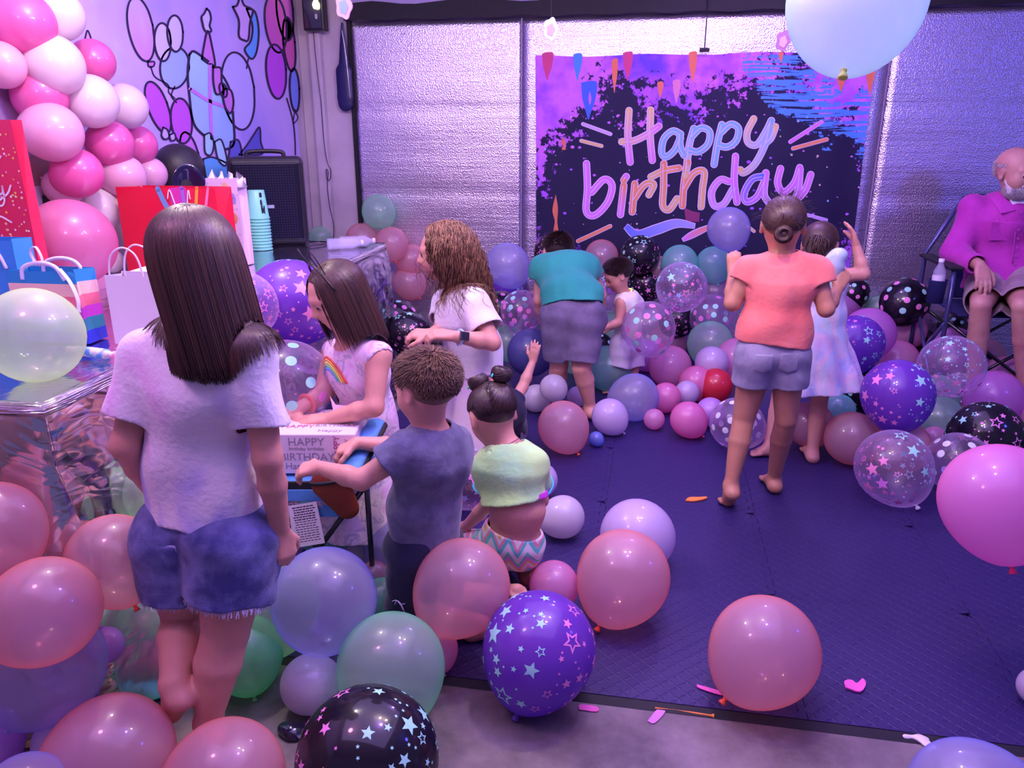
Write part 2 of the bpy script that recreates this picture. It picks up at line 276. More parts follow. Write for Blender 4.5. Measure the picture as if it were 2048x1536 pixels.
# dark bevelled ramp strip along the front edge
b_ = MB(); b_.add([(-1.36, 1.765, .001), (3.55, 1.765, .001), (3.55, 1.788, .001), (-1.36, 1.788, .001), (-1.36, 1.788, .013), (3.55, 1.788, .013)], [(0, 1, 5, 4), (2, 3, 4, 5), (0, 4, 3), (1, 2, 5)])
b_.out('edge_strip', M_DARK, root)
BAL = [
(-1.466,1.354,0.627,0.112,'coral',60,'cut by the left edge beside the foil table end'),
(-1.268,1.476,0.500,0.110,'coral',60,'against the foil table side behind the girl in shorts'),
(-1.288,1.268,0.489,0.119,'coral',150,'above the big lilac balloon at the left edge'),
(-1.365,1.319,0.289,0.131,'periw',120,'big one on the floor at the left below two coral ones'),
(-1.326,1.463,0.250,0.046,'lilac',90,'small sliver wedged left of the pale green balloon by the legs'),
(-1.311,1.620,0.141,0.146,'mint',100,"upright beside the standing girl's lifted foot"),
(-1.151,1.224,0.146,0.139,'coral',160,"lower left corner in front of the girl's standing leg"),
(-0.868,1.221,0.131,0.131,'coral',150,'at the bottom edge just left of the black star balloon'),
(-0.556,1.286,0.157,0.157,'blackstar',90,'at the bottom edge, largest black balloon of all'),
(-0.617,1.622,0.154,0.142,'mint',80,'behind the large black star balloon at the bottom'),
(-0.845,1.610,0.080,0.080,'white',90,'between the green balloon and the pale mint one'),
(-1.059,1.660,-0.007,0.103,'green',75,"half hidden behind the standing girl's right calf"),
(-0.831,1.709,0.283,0.143,'periw',90,'large one standing above the small white floor balloon'),
(-0.478,1.860,0.270,0.136,'coral',130,'in front of the kneeling boy and girl'),
(-0.030,2.155,0.146,0.146,'coral',118,'right of the kneeling girl on the blue mat'),
(0.005,2.470,0.130,0.130,'lilacw',90,'behind the coral balloon on the open mat'),
(-0.252,2.172,0.080,0.080,'pink',90,'small one between purple star balloon and kneeling girl'),
(-0.241,1.756,0.153,0.153,'purplestar',110,'at the mat edge in the front centre'),
(0.364,1.863,0.145,0.145,'coral',133,'standing alone at the front edge of the mat'),
(-0.278,2.656,0.083,0.083,'white',165,"on the mat just right of the kneeling girl's waist"),
(-0.412,2.966,0.075,0.075,'lilacw',90,"peeking out behind the kneeling girl's elbow"),
(-0.375,3.489,0.124,0.124,'coral',62,'on the mat right of the girl with hair buns'),
(-0.219,3.589,0.037,0.037,'blue',45,'tiny uninflated one lying alone on the mat'),
(-0.165,3.765,0.093,0.093,'lilacw',50,'at the front of the pile above the tiny blue one'),
(-0.045,3.998,0.136,0.130,'periw',170,'wide one below the toddler in white shorts'),
(-0.475,3.894,0.205,0.075,'white',90,"upper of two small ones by the bending boy's shin"),
(-0.589,4.035,0.078,0.078,'white',90,"lower of two small ones by the bending boy's shin"),
(-0.551,1.815,0.064,0.064,'pink',70,'hidden behind the pale mint balloon near the mat edge'),
(-1.116,2.370,0.121,0.121,'teal',60,'behind the paper tag hanging from the gift chair'),
(-0.794,2.241,0.152,0.124,'periw',90,'behind the back of the boy in grey shirt'),
(-0.939,2.300,0.071,0.071,'lilacw',90,"small one left of the boy's dark trousers"),
(-0.835,2.089,0.123,0.049,'coral',90,"small sliver under the boy's shirt hem"),
(-0.776,1.999,0.098,0.070,'green',90,"by the boy's knee with the small white mark"),
(-1.055,1.791,0.153,0.153,'lime',90,"large pale one behind the girl's denim shorts"),
(-1.310,1.707,0.566,0.078,'lime',90,"behind the girl's left elbow against the foil"),
(-1.517,1.636,1.019,0.118,'limebig',90,'resting on the table end by the rainbow bag'),
(0.956,2.068,0.567,0.150,'pinkbig',85,'large one in the air at the right edge'),
(0.745,1.462,0.126,0.126,'periw',90,'cut by the bottom edge near the right corner'),
(1.104,1.963,0.052,0.052,'white',90,'barely seen at the right edge of the mat'),
(-1.528,1.260,0.085,0.085,'lilac',90,'cut by the left edge near the bottom corner'),
(-1.220,1.059,0.190,0.085,'periw',90,'cut by the bottom edge at the left corner'),
(-1.317,1.303,0.093,0.093,'lilacw',90,'mostly behind the coral one in the lower left'),
(0.421,2.011,1.785,0.150,'aqua',103,'hanging in the air over the banner corner'),
(-0.694,2.819,0.124,0.128,'clearstar',90,'between the kneeling boy and kneeling girl'),
(-1.312,2.302,0.966,0.106,'clearstar',90,"just right of the standing girl's long hair"),
(-1.261,2.529,0.925,0.154,'purplestar',90,'against the foil table behind the headband girl'),
(-1.280,2.754,0.724,0.130,'clearstar',90,"below the headband girl's chin"),
(-1.192,2.322,0.689,0.150,'cleardot',90,"under the headband girl's right arm"),
(-0.869,4.723,0.218,0.119,'mint',90,"behind the curly haired girl's elbow"),
(-0.657,4.280,0.287,0.140,'navy',90,"beside the bending boy's shorts"),
(-0.895,4.812,0.706,0.140,'periw',90,'upright at the wall behind the curly haired girl'),
(-0.770,4.610,0.457,0.130,'cleardot',90,'between curly haired girl and the bending boy'),
(-0.945,4.846,0.398,0.131,'blackdot',90,"just behind the curly haired girl's back"),
(-1.898,5.258,0.982,0.116,'mint',55,'highest one against the left foil wall panel'),
(-1.776,5.148,0.776,0.114,'coral',75,'at the far end of the foil table by the wall'),
(-2.039,5.267,0.786,0.111,'coral',90,'behind the water bottle at the table end'),
(-1.676,5.261,0.647,0.110,'coral',90,'beside the face of the curly haired girl'),
(-1.696,5.256,0.487,0.118,'coral',55,'just above the black ones by the table end'),
(-2.369,5.304,0.788,0.076,'mint',90,'small one lying on the table behind the grille speaker'),
(-1.597,4.686,0.341,0.140,'blackdot',90,'behind another black one at the table end'),
(-1.381,4.222,0.383,0.129,'blackstar',90,'in front of the table end beside curly haired girl'),
(-1.897,5.265,0.496,0.108,'periw',90,'behind the corner of the foil table'),
(-0.330,5.261,0.708,0.115,'coral',80,"at the banner right of the bending boy's back"),
(-0.071,5.169,0.739,0.129,'blackstar',90,'at the foot of the banner above the toddler'),
(-0.025,5.258,0.527,0.115,'blackstar',90,"right behind the toddler's neck"),
(0.187,5.153,0.696,0.118,'teal',80,'left of a twin under the banner middle'),
(0.407,5.195,0.689,0.115,'teal',80,'right of a twin under the banner middle'),
(0.176,4.369,0.684,0.140,'clearstar',90,'in front of two teal ones under the banner'),
(0.439,5.246,0.487,0.124,'pinkclear',90,'below the right teal one near the banner'),
(0.415,5.036,0.374,0.143,'cleardot',90,"left of the coral shirt girl's elbow"),
(0.395,4.813,0.250,0.141,'mint',90,'above the small white one left of grey shorts'),
(0.387,4.504,0.215,0.097,'lilacw',90,"round one touching the grey shorts girl's hip side"),
(0.446,4.800,0.964,0.125,'periw',72,'held up by the girl in the coral shirt'),
(0.009,4.313,0.455,0.150,'cleardot',90,'large dotted one in front of the toddler'),
(0.151,4.629,0.125,0.129,'pink',90,'below the big dotted clear one'),
(0.298,4.380,0.095,0.099,'hotpink',90,'left of the only red one'),
(0.243,4.239,0.108,0.068,'lilacw',90,'small ball in front of the hot pink one'),
(0.406,4.355,0.094,0.098,'red',90,"the only red one, by the grey shorts girl's knee"),
(0.545,4.632,0.209,0.127,'pink',90,"tucked behind the grey shorts girl's hip"),
(0.125,4.141,0.080,0.084,'hotpink',90,'between the wide lilac one and the tiny pink one'),
(0.064,3.871,0.055,0.055,'pink',90,'smallest pink one at the front of the pile'),
(0.234,3.795,0.092,0.092,'hotpink',50,'with red knot at the front edge of the pile'),
(0.356,3.967,0.073,0.077,'lilac',90,'right of the hot pink one with red knot'),
(0.459,3.684,0.128,0.128,'cleardotw',90,'behind the left leg of the coral shirt girl'),
(1.298,5.260,0.515,0.111,'blackdot',90,'below the raised forearm at the wall'),
(1.559,5.034,0.515,0.145,'blackdot',90,'largest dotted one left of the camping chair'),
(1.235,5.248,0.429,0.124,'magenta',90,"right beside the tie dye dress girl's waist"),
(1.260,4.610,0.402,0.150,'magenta',90,'behind the purple star one near the dress'),
(1.124,4.331,0.415,0.150,'purplestar',100,'touching the pastel dress skirt'),
(1.629,5.122,0.310,0.114,'pink',90,'under the black dotted one left of the chair'),
(1.734,5.245,0.190,0.124,'blackstar',90,'wedged under the black dotted one near the chair'),
(1.501,4.840,0.176,0.140,'pink',90,'between two purple star ones on the right'),
(1.458,3.889,0.429,0.150,'clearstar',90,"large one before the seated man's leg"),
(1.838,4.925,0.248,0.140,'magenta',90,"behind the clear star one at the man's shin"),
(1.953,5.279,0.318,0.097,'blackdot',90,'low under the camping chair armrest'),
(2.178,5.269,0.131,0.107,'coral',90,"between the seated man's shins"),
(1.115,3.502,0.397,0.154,'purplestar',95,'front and biggest of those in the right pile'),
(1.230,4.387,0.127,0.129,'blackdot',90,'behind the front purple star one in the right pile'),
(1.582,4.336,0.112,0.115,'mint',90,'behind the front purple star one, upper pale green'),
(1.472,3.952,0.114,0.118,'mint',90,'left of the black star one in the right pile'),
(1.733,4.444,0.108,0.112,'clearstar',90,'smaller one beneath the large clear one at right'),
(2.047,4.654,0.135,0.138,'pink',90,"beside the man's far shin at the right edge"),
(1.822,4.231,0.141,0.145,'magenta',90,'directly above the black star one at the right'),
(2.002,4.198,0.097,0.099,'pink',90,'cut by the right edge beside the black star one'),
(1.527,3.546,0.208,0.155,'blackstar',90,'biggest in the right pile, by the right edge'),
(1.045,3.189,0.153,0.153,'clearstar',63,'front one on the mat at right with white knot'),
(0.976,3.588,0.125,0.125,'coral',90,"right of the dress girl's ankle on the mat"),
(1.173,3.492,0.153,0.118,'coral',90,'behind the front clear star one on the mat'),
(0.822,3.766,0.114,0.114,'coral',90,'between the bare calves of the two standing girls'),
(1.023,4.079,0.082,0.085,'teal',90,'under the hem of the pastel dress'),
(1.352,3.349,0.150,0.130,'cleardotw',90,'white dotted one beneath the black star one'),
(1.410,3.796,0.065,0.063,'pink',90,'small one peeping between right pile fronts'),
(-0.264,5.233,0.191,0.132,'mint',90,"left of the toddler's arm"),
(-0.214,4.482,0.137,0.139,'teal',90,"behind the toddler's bare legs"),
(-0.445,4.771,0.105,0.110,'mint',90,"seen between the bending boy's legs"),
(-0.368,4.155,0.060,0.060,'lilacw',90,"small one between the bending boy's shins"),
(-0.667,5.248,0.735,0.123,'blackstar',90,"in front of the bending boy's hidden head"),
(-0.313,5.235,0.477,0.130,'clearstar',90,"between bending boy and toddler's face"),
(-0.792,5.279,0.359,0.095,'coral',90,"behind the bending boy's hanging arm"),
(-0.320,5.035,0.106,0.108,'blackdot',90,"right of the bending boy's shorts"),
(0.198,5.133,0.319,0.120,'blackstar',90,'in the dark gap right of the dotted clear one'),
(0.145,5.194,0.128,0.123,'coral',90,'behind the big dotted clear one'),
(0.018,4.919,0.100,0.105,'magenta',90,"under the toddler's white shorts"),
(0.269,5.286,0.173,0.090,'lilac',90,'small one in the middle of the pile'),
(0.059,5.283,0.624,0.095,'coral',90,'edge glimpsed behind the two black star ones'),
(1.487,5.298,0.411,0.082,'mint',90,'small one between two black dotted ones'),
(-0.979,5.264,0.463,0.112,'purplestar',90,'below the upright one behind curly haired girl'),
(-1.600,4.700,0.105,0.105,'blackdot',90,'lowest one beneath the two black ones by the table end'),
]
GAR = [
(-2.328,2.744,1.890,0.114,'gpink',"topmost, largest at the picture's upper left"),
(-2.288,2.888,1.934,0.094,'gwhite','at the top behind the largest pink one'),
(-2.362,2.645,1.738,0.082,'gpale','cut by the left edge'),
(-2.281,2.808,1.749,0.111,'gwhite','large one under the two topmost'),
(-2.333,3.104,1.787,0.088,'gpink','at the outer side beside the colourful mural'),
(-2.341,2.781,1.638,0.100,'gpink','deep pink one left of centre'),
(-2.250,2.948,1.624,0.103,'gwhite','centre one touching the outer white one'),
(-2.306,3.234,1.614,0.094,'gwhite','outermost at the upper bend'),
(-2.282,2.743,1.505,0.109,'gpale','largest at the left of the lower half'),
(-2.276,3.054,1.459,0.097,'gpink','left of the pair above the round speaker'),
(-2.354,3.348,1.451,0.087,'gpink','right of the pair above the round speaker'),
(-2.285,2.846,1.350,0.096,'gpink','deep pink one above the big floor-side one'),
(-2.258,3.087,1.323,0.093,'gpale','above the red gift bag, left of a pair'),
(-2.335,3.383,1.321,0.077,'gpale','touching the round speaker, right of a pair'),
(-2.349,3.021,1.188,0.093,'gwhite',"touching the red gift bag's side"),
(-2.367,2.854,1.290,0.073,'gpale','small one over the wall outlet'),
(-2.161,2.596,1.107,0.159,'gbig','giant translucent one behind the rainbow bag'),
(-2.315,2.756,0.901,0.127,'gpale','lowest, behind the rainbow bag handles'),
(-2.341,3.035,0.966,0.051,'gwhite','tiny one beside the red gift bag bottom'),
]
# ---------------------------------------------------------------- balloons
def latex(name, core, rim, a0, p=2.0, trans=.42, rough=.28, coat=.9, pearl=.55):
    """thin tinted rubber: more dye in the line of sight towards the rim"""
    m, nt, b, out = nodes(name); L = nt.links.new
    lw = N(nt, 'ShaderNodeLayerWeight'); lw.inputs['Blend'].default_value = .5
    pw = N(nt, 'ShaderNodeMath', operation='POWER'); pw.inputs[1].default_value = p*1.1; L(lw.outputs['Facing'], pw.inputs[0])
    mx = N(nt, 'ShaderNodeMix', data_type='RGBA'); mx.inputs[6].default_value = rgb(*core); mx.inputs[7].default_value = rgb(*rim); L(pw.outputs[0], mx.inputs[0])
    L(mx.outputs[2], b.inputs['Base Color']); b.inputs['Roughness'].default_value = rough; b.inputs['Coat Weight'].default_value = coat; b.inputs['Coat Roughness'].default_value = .035; b.inputs['Coat IOR'].default_value = 1.75
    b.inputs['Coat Weight'].default_value = 0; b.inputs['Specular IOR Level'].default_value = .1; b.inputs['Roughness'].default_value = .5
    tr = N(nt, 'ShaderNodeBsdfTranslucent'); L(mx.outputs[2], tr.inputs[0]); m1 = N(nt, 'ShaderNodeMixShader'); m1.inputs[0].default_value = trans
    L(b.outputs[0], m1.inputs[1]); L(tr.outputs[0], m1.inputs[2])
    # shiny skin: a sharp reflection and a soft pearly one
    l5 = N(nt, 'ShaderNodeMath', operation='POWER'); l5.inputs[1].default_value = 5; L(lw.outputs['Facing'], l5.inputs[0]); fr = N(nt, 'ShaderNodeMath', operation='MULTIPLY_ADD'); fr.inputs[1].default_value = .30; fr.inputs[2].default_value = .055; L(l5.outputs[0], fr.inputs[0]); g1 = N(nt, 'ShaderNodeBsdfGlossy'); g1.inputs['Roughness'].default_value = .07; g2 = N(nt, 'ShaderNodeBsdfGlossy'); g2.inputs['Roughness'].default_value = .34
    fh = N(nt, 'ShaderNodeMath', operation='MULTIPLY'); fh.inputs[1].default_value = coat; L(fr.outputs[0], fh.inputs[0])
    gm = N(nt, 'ShaderNodeMixShader'); gm.inputs[0].default_value = pearl; L(g1.outputs[0], gm.inputs[1]); L(g2.outputs[0], gm.inputs[2])
    fa = N(nt, 'ShaderNodeMath', operation='MULTIPLY_ADD'); fa.inputs[1].default_value = 1; fa.inputs[2].default_value = pearl*.03; L(fh.outputs[0], fa.inputs[0])
    fin = N(nt, 'ShaderNodeMixShader'); L(fa.outputs[0], fin.inputs[0]); L(gm.outputs[0], fin.inputs[2])
    if a0 < 1:
        tp = N(nt, 'ShaderNodeBsdfTransparent'); mr = N(nt, 'ShaderNodeMapRange'); mr.inputs['To Min'].default_value = a0; mr.inputs['To Max'].default_value = min(1, a0+.55); L(pw.outputs[0], mr.inputs[0])
        mi = N(nt, 'ShaderNodeMix', data_type='RGBA'); mi.inputs[0].default_value = .35; mi.inputs[6].default_value = (1, 1, 1, 1); mi.inputs[7].default_value = rgb(*rim); L(mi.outputs[2], tp.inputs[0])
        m2 = N(nt, 'ShaderNodeMixShader'); L(mr.outputs[0], m2.inputs[0]); L(tp.outputs[0], m2.inputs[1]); L(m1.outputs[0], m2.inputs[2]); L(m2.outputs[0], fin.inputs[1])
    else: L(m1.outputs[0], fin.inputs[1])
    L(fin.outputs[0], out.inputs[0])
    return m
LX = {
 'coral': latex('coral_rubber', (1, .64, .76), (1, .24, .16), .46), 'pink': latex('pink_rubber', (1, .52, .84), (1, .20, .45), .66),
 'hotpink': latex('hot_pink_rubber', (1, .36, .7), (1, .14, .42), .86), 'pinkbig': latex('hovering_pink_rubber', (1, .42, .85), (1, .22, .62), .72),
 'magenta': latex('magenta_rubber', (.80, .34, .86), (.85, .18, .7), .7), 'mint': latex('mint_rubber', (.80, 1, .90), (.10, 1, .40), .32),
 'green': latex('green_rubber', (.4, .9, .6), (.06, 1, .28), .48), 'teal': latex('teal_rubber', (.45, .85, .85), (.06, 1, .6), .5),
 'lime': latex('lime_rubber', (.80, 1, .78), (.30, 1, .24), .32), 'limebig': latex('yellow_green_rubber', (.78, 1, .76), (.7, 1, .35), .45),
 'aqua': latex('aqua_rubber', (.78, .96, 1), (.6, .98, .9), .85), 'periw': latex('periwinkle_rubber', (.76, .74, .96), (.24, .30, .98), .36),
 'navy': latex('navy_rubber', (.13, .14, .42), (.08, .08, .4), .85), 'blue': latex('blue_rubber', (.25, .35, .85), (.15, .2, .8), .9),
 'lilac': latex('lilac_rubber', (.75, .45, .95), (.65, .32, .9), 1), 'lilacw': latex('pearl_lilac_rubber', (.78, .66, .9), (.72, .55, .9), 1), 'white': latex('white_rubber', (.84, .78, .86), (.8, .7, .85), 1),
 'red': latex('red_rubber', (.85, .04, .08), (.8, .02, .06), .95), 'purple': latex('purple_rubber', (.26, .07, .66), (.22, .06, .66), .95),
 'black': latex('black_rubber', (.006, .004, .010), (.006, .004, .012), 1, trans=0, rough=.12, coat=1, pearl=.15), 'clear': latex('clear_rubber', (.85, .6, .9), (.85, .65, .98), .13),
 'pinkclear': latex('clear_pink_rubber', (.85, .5, .85), (.85, .5, .9), .36),
 'gpink': latex('garland_pink_rubber', (.92, .16, .5), (.85, .10, .42), 1, trans=.25), 'gpale': latex('garland_pale_pink_rubber', (.92, .5, .72), (.85, .4, .65), 1, trans=.25),
 'gwhite': latex('garland_white_rubber', (.92, .78, .86), (.86, .66, .8), 1, trans=.25), 'gbig': latex('garland_rose_rubber', (.82, .24, .48), (.8, .16, .42), .84, trans=.3),
}
PM = mat('print_mint', (.42, .92, .8), .4); PP = mat('print_pink', (.95, .3, .68), .4); PW = mat('print_white', (.85, .9, .95), .4)
PV = mat('print_violet', (.62, .42, .95), .4)
def balloon_shape(nu=40, nv=30):
    vs = [(0, 0, 1.0)]; rr = []
    for j in range(1, nv):
        f = math.pi*j/nv; r = math.sin(f); z = math.cos(f)
        if z < 0:
            z *= 1.17; r *= 1-.10*(-math.cos(f))**2*1.2
            if j == nv-1: r = .055
        rr.append((r, z))
    for (r, z) in rr:
        for k in range(nu): a = 2*math.pi*k/nu; vs.append((r*math.cos(a), r*math.sin(a), z))
    fs = [(0, 1+k, 1+(k+1) % nu) for k in range(nu)]
    for j in range(nv-2):
        for k in range(nu): a = 1+j*nu+k; b2 = 1+j*nu+(k+1) % nu; fs.append((a, a+nu, b2+nu, b2))
    return vs, fs
def brad(d):
    """distance of the skin from the centre along the unit direction d"""
    z = d[2]
    if z >= 0: return 1.0
    lo, hi = .8, 1.25
    f0 = math.acos(max(-1, min(1, z)))
    best = 1.0
    for f in np.linspace(max(math.pi/2, f0-.35), min(math.pi-.01, f0+.35), 60):
        r = math.sin(f)*(1-.12*math.cos(f)**2); zz = math.cos(f)*1.17; n = math.hypot(r, zz)
        e = abs(math.acos(max(-1, min(1, zz/n)))-f0)
        if f == max(math.pi/2, f0-.35) or e < be: be = e; best = n
    return best
def star_poly(s, outline=False):
    P = []
    for k in range(10):
        a = math.pi*k/5; r = s if k % 2 == 0 else s*.45; P.append((r*math.cos(a), r*math.sin(a)))
    return P
def printed(kind, seed, mats):
    """balloon mesh with stars or dots on its skin; slot 0 rubber, 1 and 2 ink"""
    rng = random.Random(seed); vs, fs = balloon_shape(); mi = [0]*len(fs); vs = list(vs)
    placed = []
    tries = 0; sizes = ([.2]*8+[.15]*10+[.1]*26+[.06]*40+[.03]*60) if kind == 'star' else [.125]*34
    axis1 = nz(V(1, .25, .25)); 
    for s in sizes:
        for _ in range(60):
            z = rng.uniform(-.85, .93); a = rng.uniform(0, 2*math.pi); d = V(math.sqrt(1-z*z)*math.cos(a), math.sqrt(1-z*z)*math.sin(a), z)
            if kind == 'star' and (.10 > abs(d[1])) : continue
            if all(math.acos(max(-1, min(1, float(np.dot(d, e))))) > (s+q)*(1.0 if kind == 'star' else 1.5) for e, q in placed):
                placed.append((d, s)); break
        else: continue
        u = nz(np.cross(d, V(.3, .2, 1))); w = np.cross(d, u); ph = rng.uniform(0, 7)
        slot = 1 if d[1] > 0 else 2
        if kind == 'dot': slot = rng.choice([1, 2]) 
        def put(p):
            x, y = p; x, y = x*math.cos(ph)-y*math.sin(ph), x*math.sin(ph)+y*math.cos(ph)
            q = nz(d+u*x+w*y); return tuple(q*brad(q)*1.004)
        if kind == 'dot': ring = [(s*math.cos(k*math.pi/8), s*math.sin(k*math.pi/8)*1.0) for k in range(16)]
        else: ring = star_poly(s)
        n = len(ring); k0 = len(vs)
        if kind == 'star' and s >= .1 and rng.random() < .35:
            inner = [(x*.62, y*.62) for x, y in ring]; vs += [put(p) for p in ring]+[put(p) for p in inner]
            nf = [(k0+k, k0+(k+1) % n, k0+n+(k+1) % n, k0+n+k) for k in range(n)]
        else:
            mid = [(x*.5, y*.5) for x, y in ring]; vs += [put(p) for p in ring]+[put(p) for p in mid]+[put((0, 0))]
            nf = [(k0+k, k0+(k+1) % n, k0+n+(k+1) % n, k0+n+k) for k in range(n)]+[(k0+n+k, k0+n+(k+1) % n, k0+2*n) for k in range(n)]
        fs += nf; mi += [slot]*len(nf)
    return vs, fs, mi
BM = {}
def bmesh_for(ty, seed):
    key = (ty, seed)
    if key in BM: return BM[key]
    base = {'purplestar': ('purple', PM, PP, 'star'), 'blackstar': ('black', PM, PP, 'star'), 'clearstar': ('clear', PM, PP, 'star'),
            'blackdot': ('black', PM, PP, 'dot'), 'cleardot': ('clear', PM, PP, 'dot'), 'cleardotw': ('clear', PW, PW, 'dot')}.get(ty)
    me = bpy.data.meshes.new('balloon')
    if base: vs, fs, mi = printed(base[3], seed*7+3, None); ms = [LX[base[0]], base[1], base[2]]
    else: (vs, fs), ms = balloon_shape(), [LX[ty]]; mi = [0]*len(fs)
    me.from_pydata(vs, [], fs); me.polygons.foreach_set('material_index', mi); me.polygons.foreach_set('use_smooth', [True]*len(fs))
    for q in ms: me.materials.append(q)
    me.update(); kb = MB(); kb.lathe([(.05, 0), (.038, -.03), (.036, -.05), (.06, -.075), (.062, -.10), (.075, -.125), (.05, -.135), (.0, -.12)], (0, 0, -1.16), 12)
    km = bpy.data.meshes.new('knot'); km.from_pydata(kb.v, [], kb.f); km.polygons.foreach_set('use_smooth', [True]*len(kb.f)); km.materials.append(ms[0] if not base else ms[0]); km.update()
    BM[key] = (me, km); return BM[key]
KNOTM = {'coral': mat('coral_knot', (1, .12, .05), .4), 'hotpink': mat('pink_knot', (.95, .05, .2), .4), 'clearstar': mat('white_knot', (.9, .8, .9), .4),
         'aqua': mat('yellow_knot', (.85, .95, .2), .4), 'pinkbig': mat('deep_pink_knot', (.95, .05, .2), .4)}
def put_balloon(loc, R, axis, ty, seed, label, group, squash=(1, 1, 1), spin=0):
    me, km = bmesh_for(ty, seed)
    o = bpy.data.objects.new('balloon', me); COL.objects.link(o)
    q = Vector(-np.asarray(axis)).to_track_quat('Z', 'Y') @ Matrix.Rotation(spin, 3, 'Z').to_quaternion()
    o.rotation_mode = 'QUATERNION'; o.rotation_quaternion = q; o.scale = (R*squash[0], R*squash[1], R*squash[2])
    M = q.to_matrix(); co = np.array([v.co for v in me.vertices])*(np.array(squash)*R); zmin = (co @ np.array(M).T)[:, 2].min()
    loc = V(*loc); low = .014 if (loc[1] > 1.79 and loc[0] > -1.36) else .001
    if loc[2]+zmin < low: loc[2] = low-zmin
    o.location = tuple(loc); tag(o, label, 'balloon', group)
    k = bpy.data.objects.new('knot', km); COL.objects.link(k); k.parent = o
    if ty in KNOTM:
        k.material_slots[0].link = 'OBJECT'; k.material_slots[0].material = KNOTM[ty]
    return o
LOOK = {'coral': 'see-through coral', 'pink': 'pearly pink', 'hotpink': 'hot pink', 'pinkbig': 'hovering pink', 'magenta': 'magenta purple', 'mint': 'mint green', 'green': 'deep green',
 'teal': 'teal green', 'lime': 'pale lime', 'limebig': 'large lime green', 'aqua': 'pale aqua', 'periw': 'periwinkle', 'navy': 'navy blue', 'blue': 'blue', 'lilac': 'bright lilac', 'lilacw': 'pearl lilac',
 'white': 'small white', 'red': 'red', 'purplestar': 'purple star-print', 'blackstar': 'black star-print', 'clearstar': 'clear star-print', 'blackdot': 'black polka-dot', 'cleardot': 'clear polka-dot',
 'cleardotw': 'clear white-dotted', 'pinkclear': 'clear pink', 'gpink': 'pink', 'gpale': 'pale pink', 'gwhite': 'white', 'gbig': 'rose'}
rb = random.Random(11)
for i, (x, y, z, R, ty, kd, ph) in enumerate(BAL):
    if kd != 90: ax = nz(RT*math.cos(math.radians(kd)) - UP*math.sin(math.radians(kd)) - FW*.15)
    else: ax = nz(V(rb.uniform(-.7, .7), rb.uniform(-.1, .9), rb.uniform(-1, .1)))
    if i == 8 or ty in ('lime', 'mint', 'periw') and kd == 90 and i < 14: ax = nz(-UP + .5*FW + RT*rb.uniform(-.3, .3))
    zn = 'on the floor' if z < R*1.15 else 'in the pile'
    sp = rb.uniform(0, 6.28); des = RT if i == 8 else (RT*.6+UP*.8 if i > 85 else -RT*.7+UP*.6)
    if ty in ('purplestar', 'clearstar', 'blackstar'):
        dl = Vector(-np.asarray(ax)).to_track_quat('Z', 'Y').inverted() @ Vector(des); sp = math.atan2(dl.y, dl.x)-math.pi/2
    put_balloon((x, y, z), R, ax, ty, i % 3 if 'star' in ty or 'dot' in ty else 0, LOOK[ty]+' balloon '+ph, 'party balloons around the room', spin=sp)
for i, (x, y, z, R, ty, ph) in enumerate(GAR):
    ax = nz(V(-.8, rb.uniform(-.4, .6), rb.uniform(-.6, .6)))
    put_balloon((x, y, z), R, ax, ty, 0, LOOK[ty]+' balloon of the wall garland, '+ph, 'pink and white garland balloons')
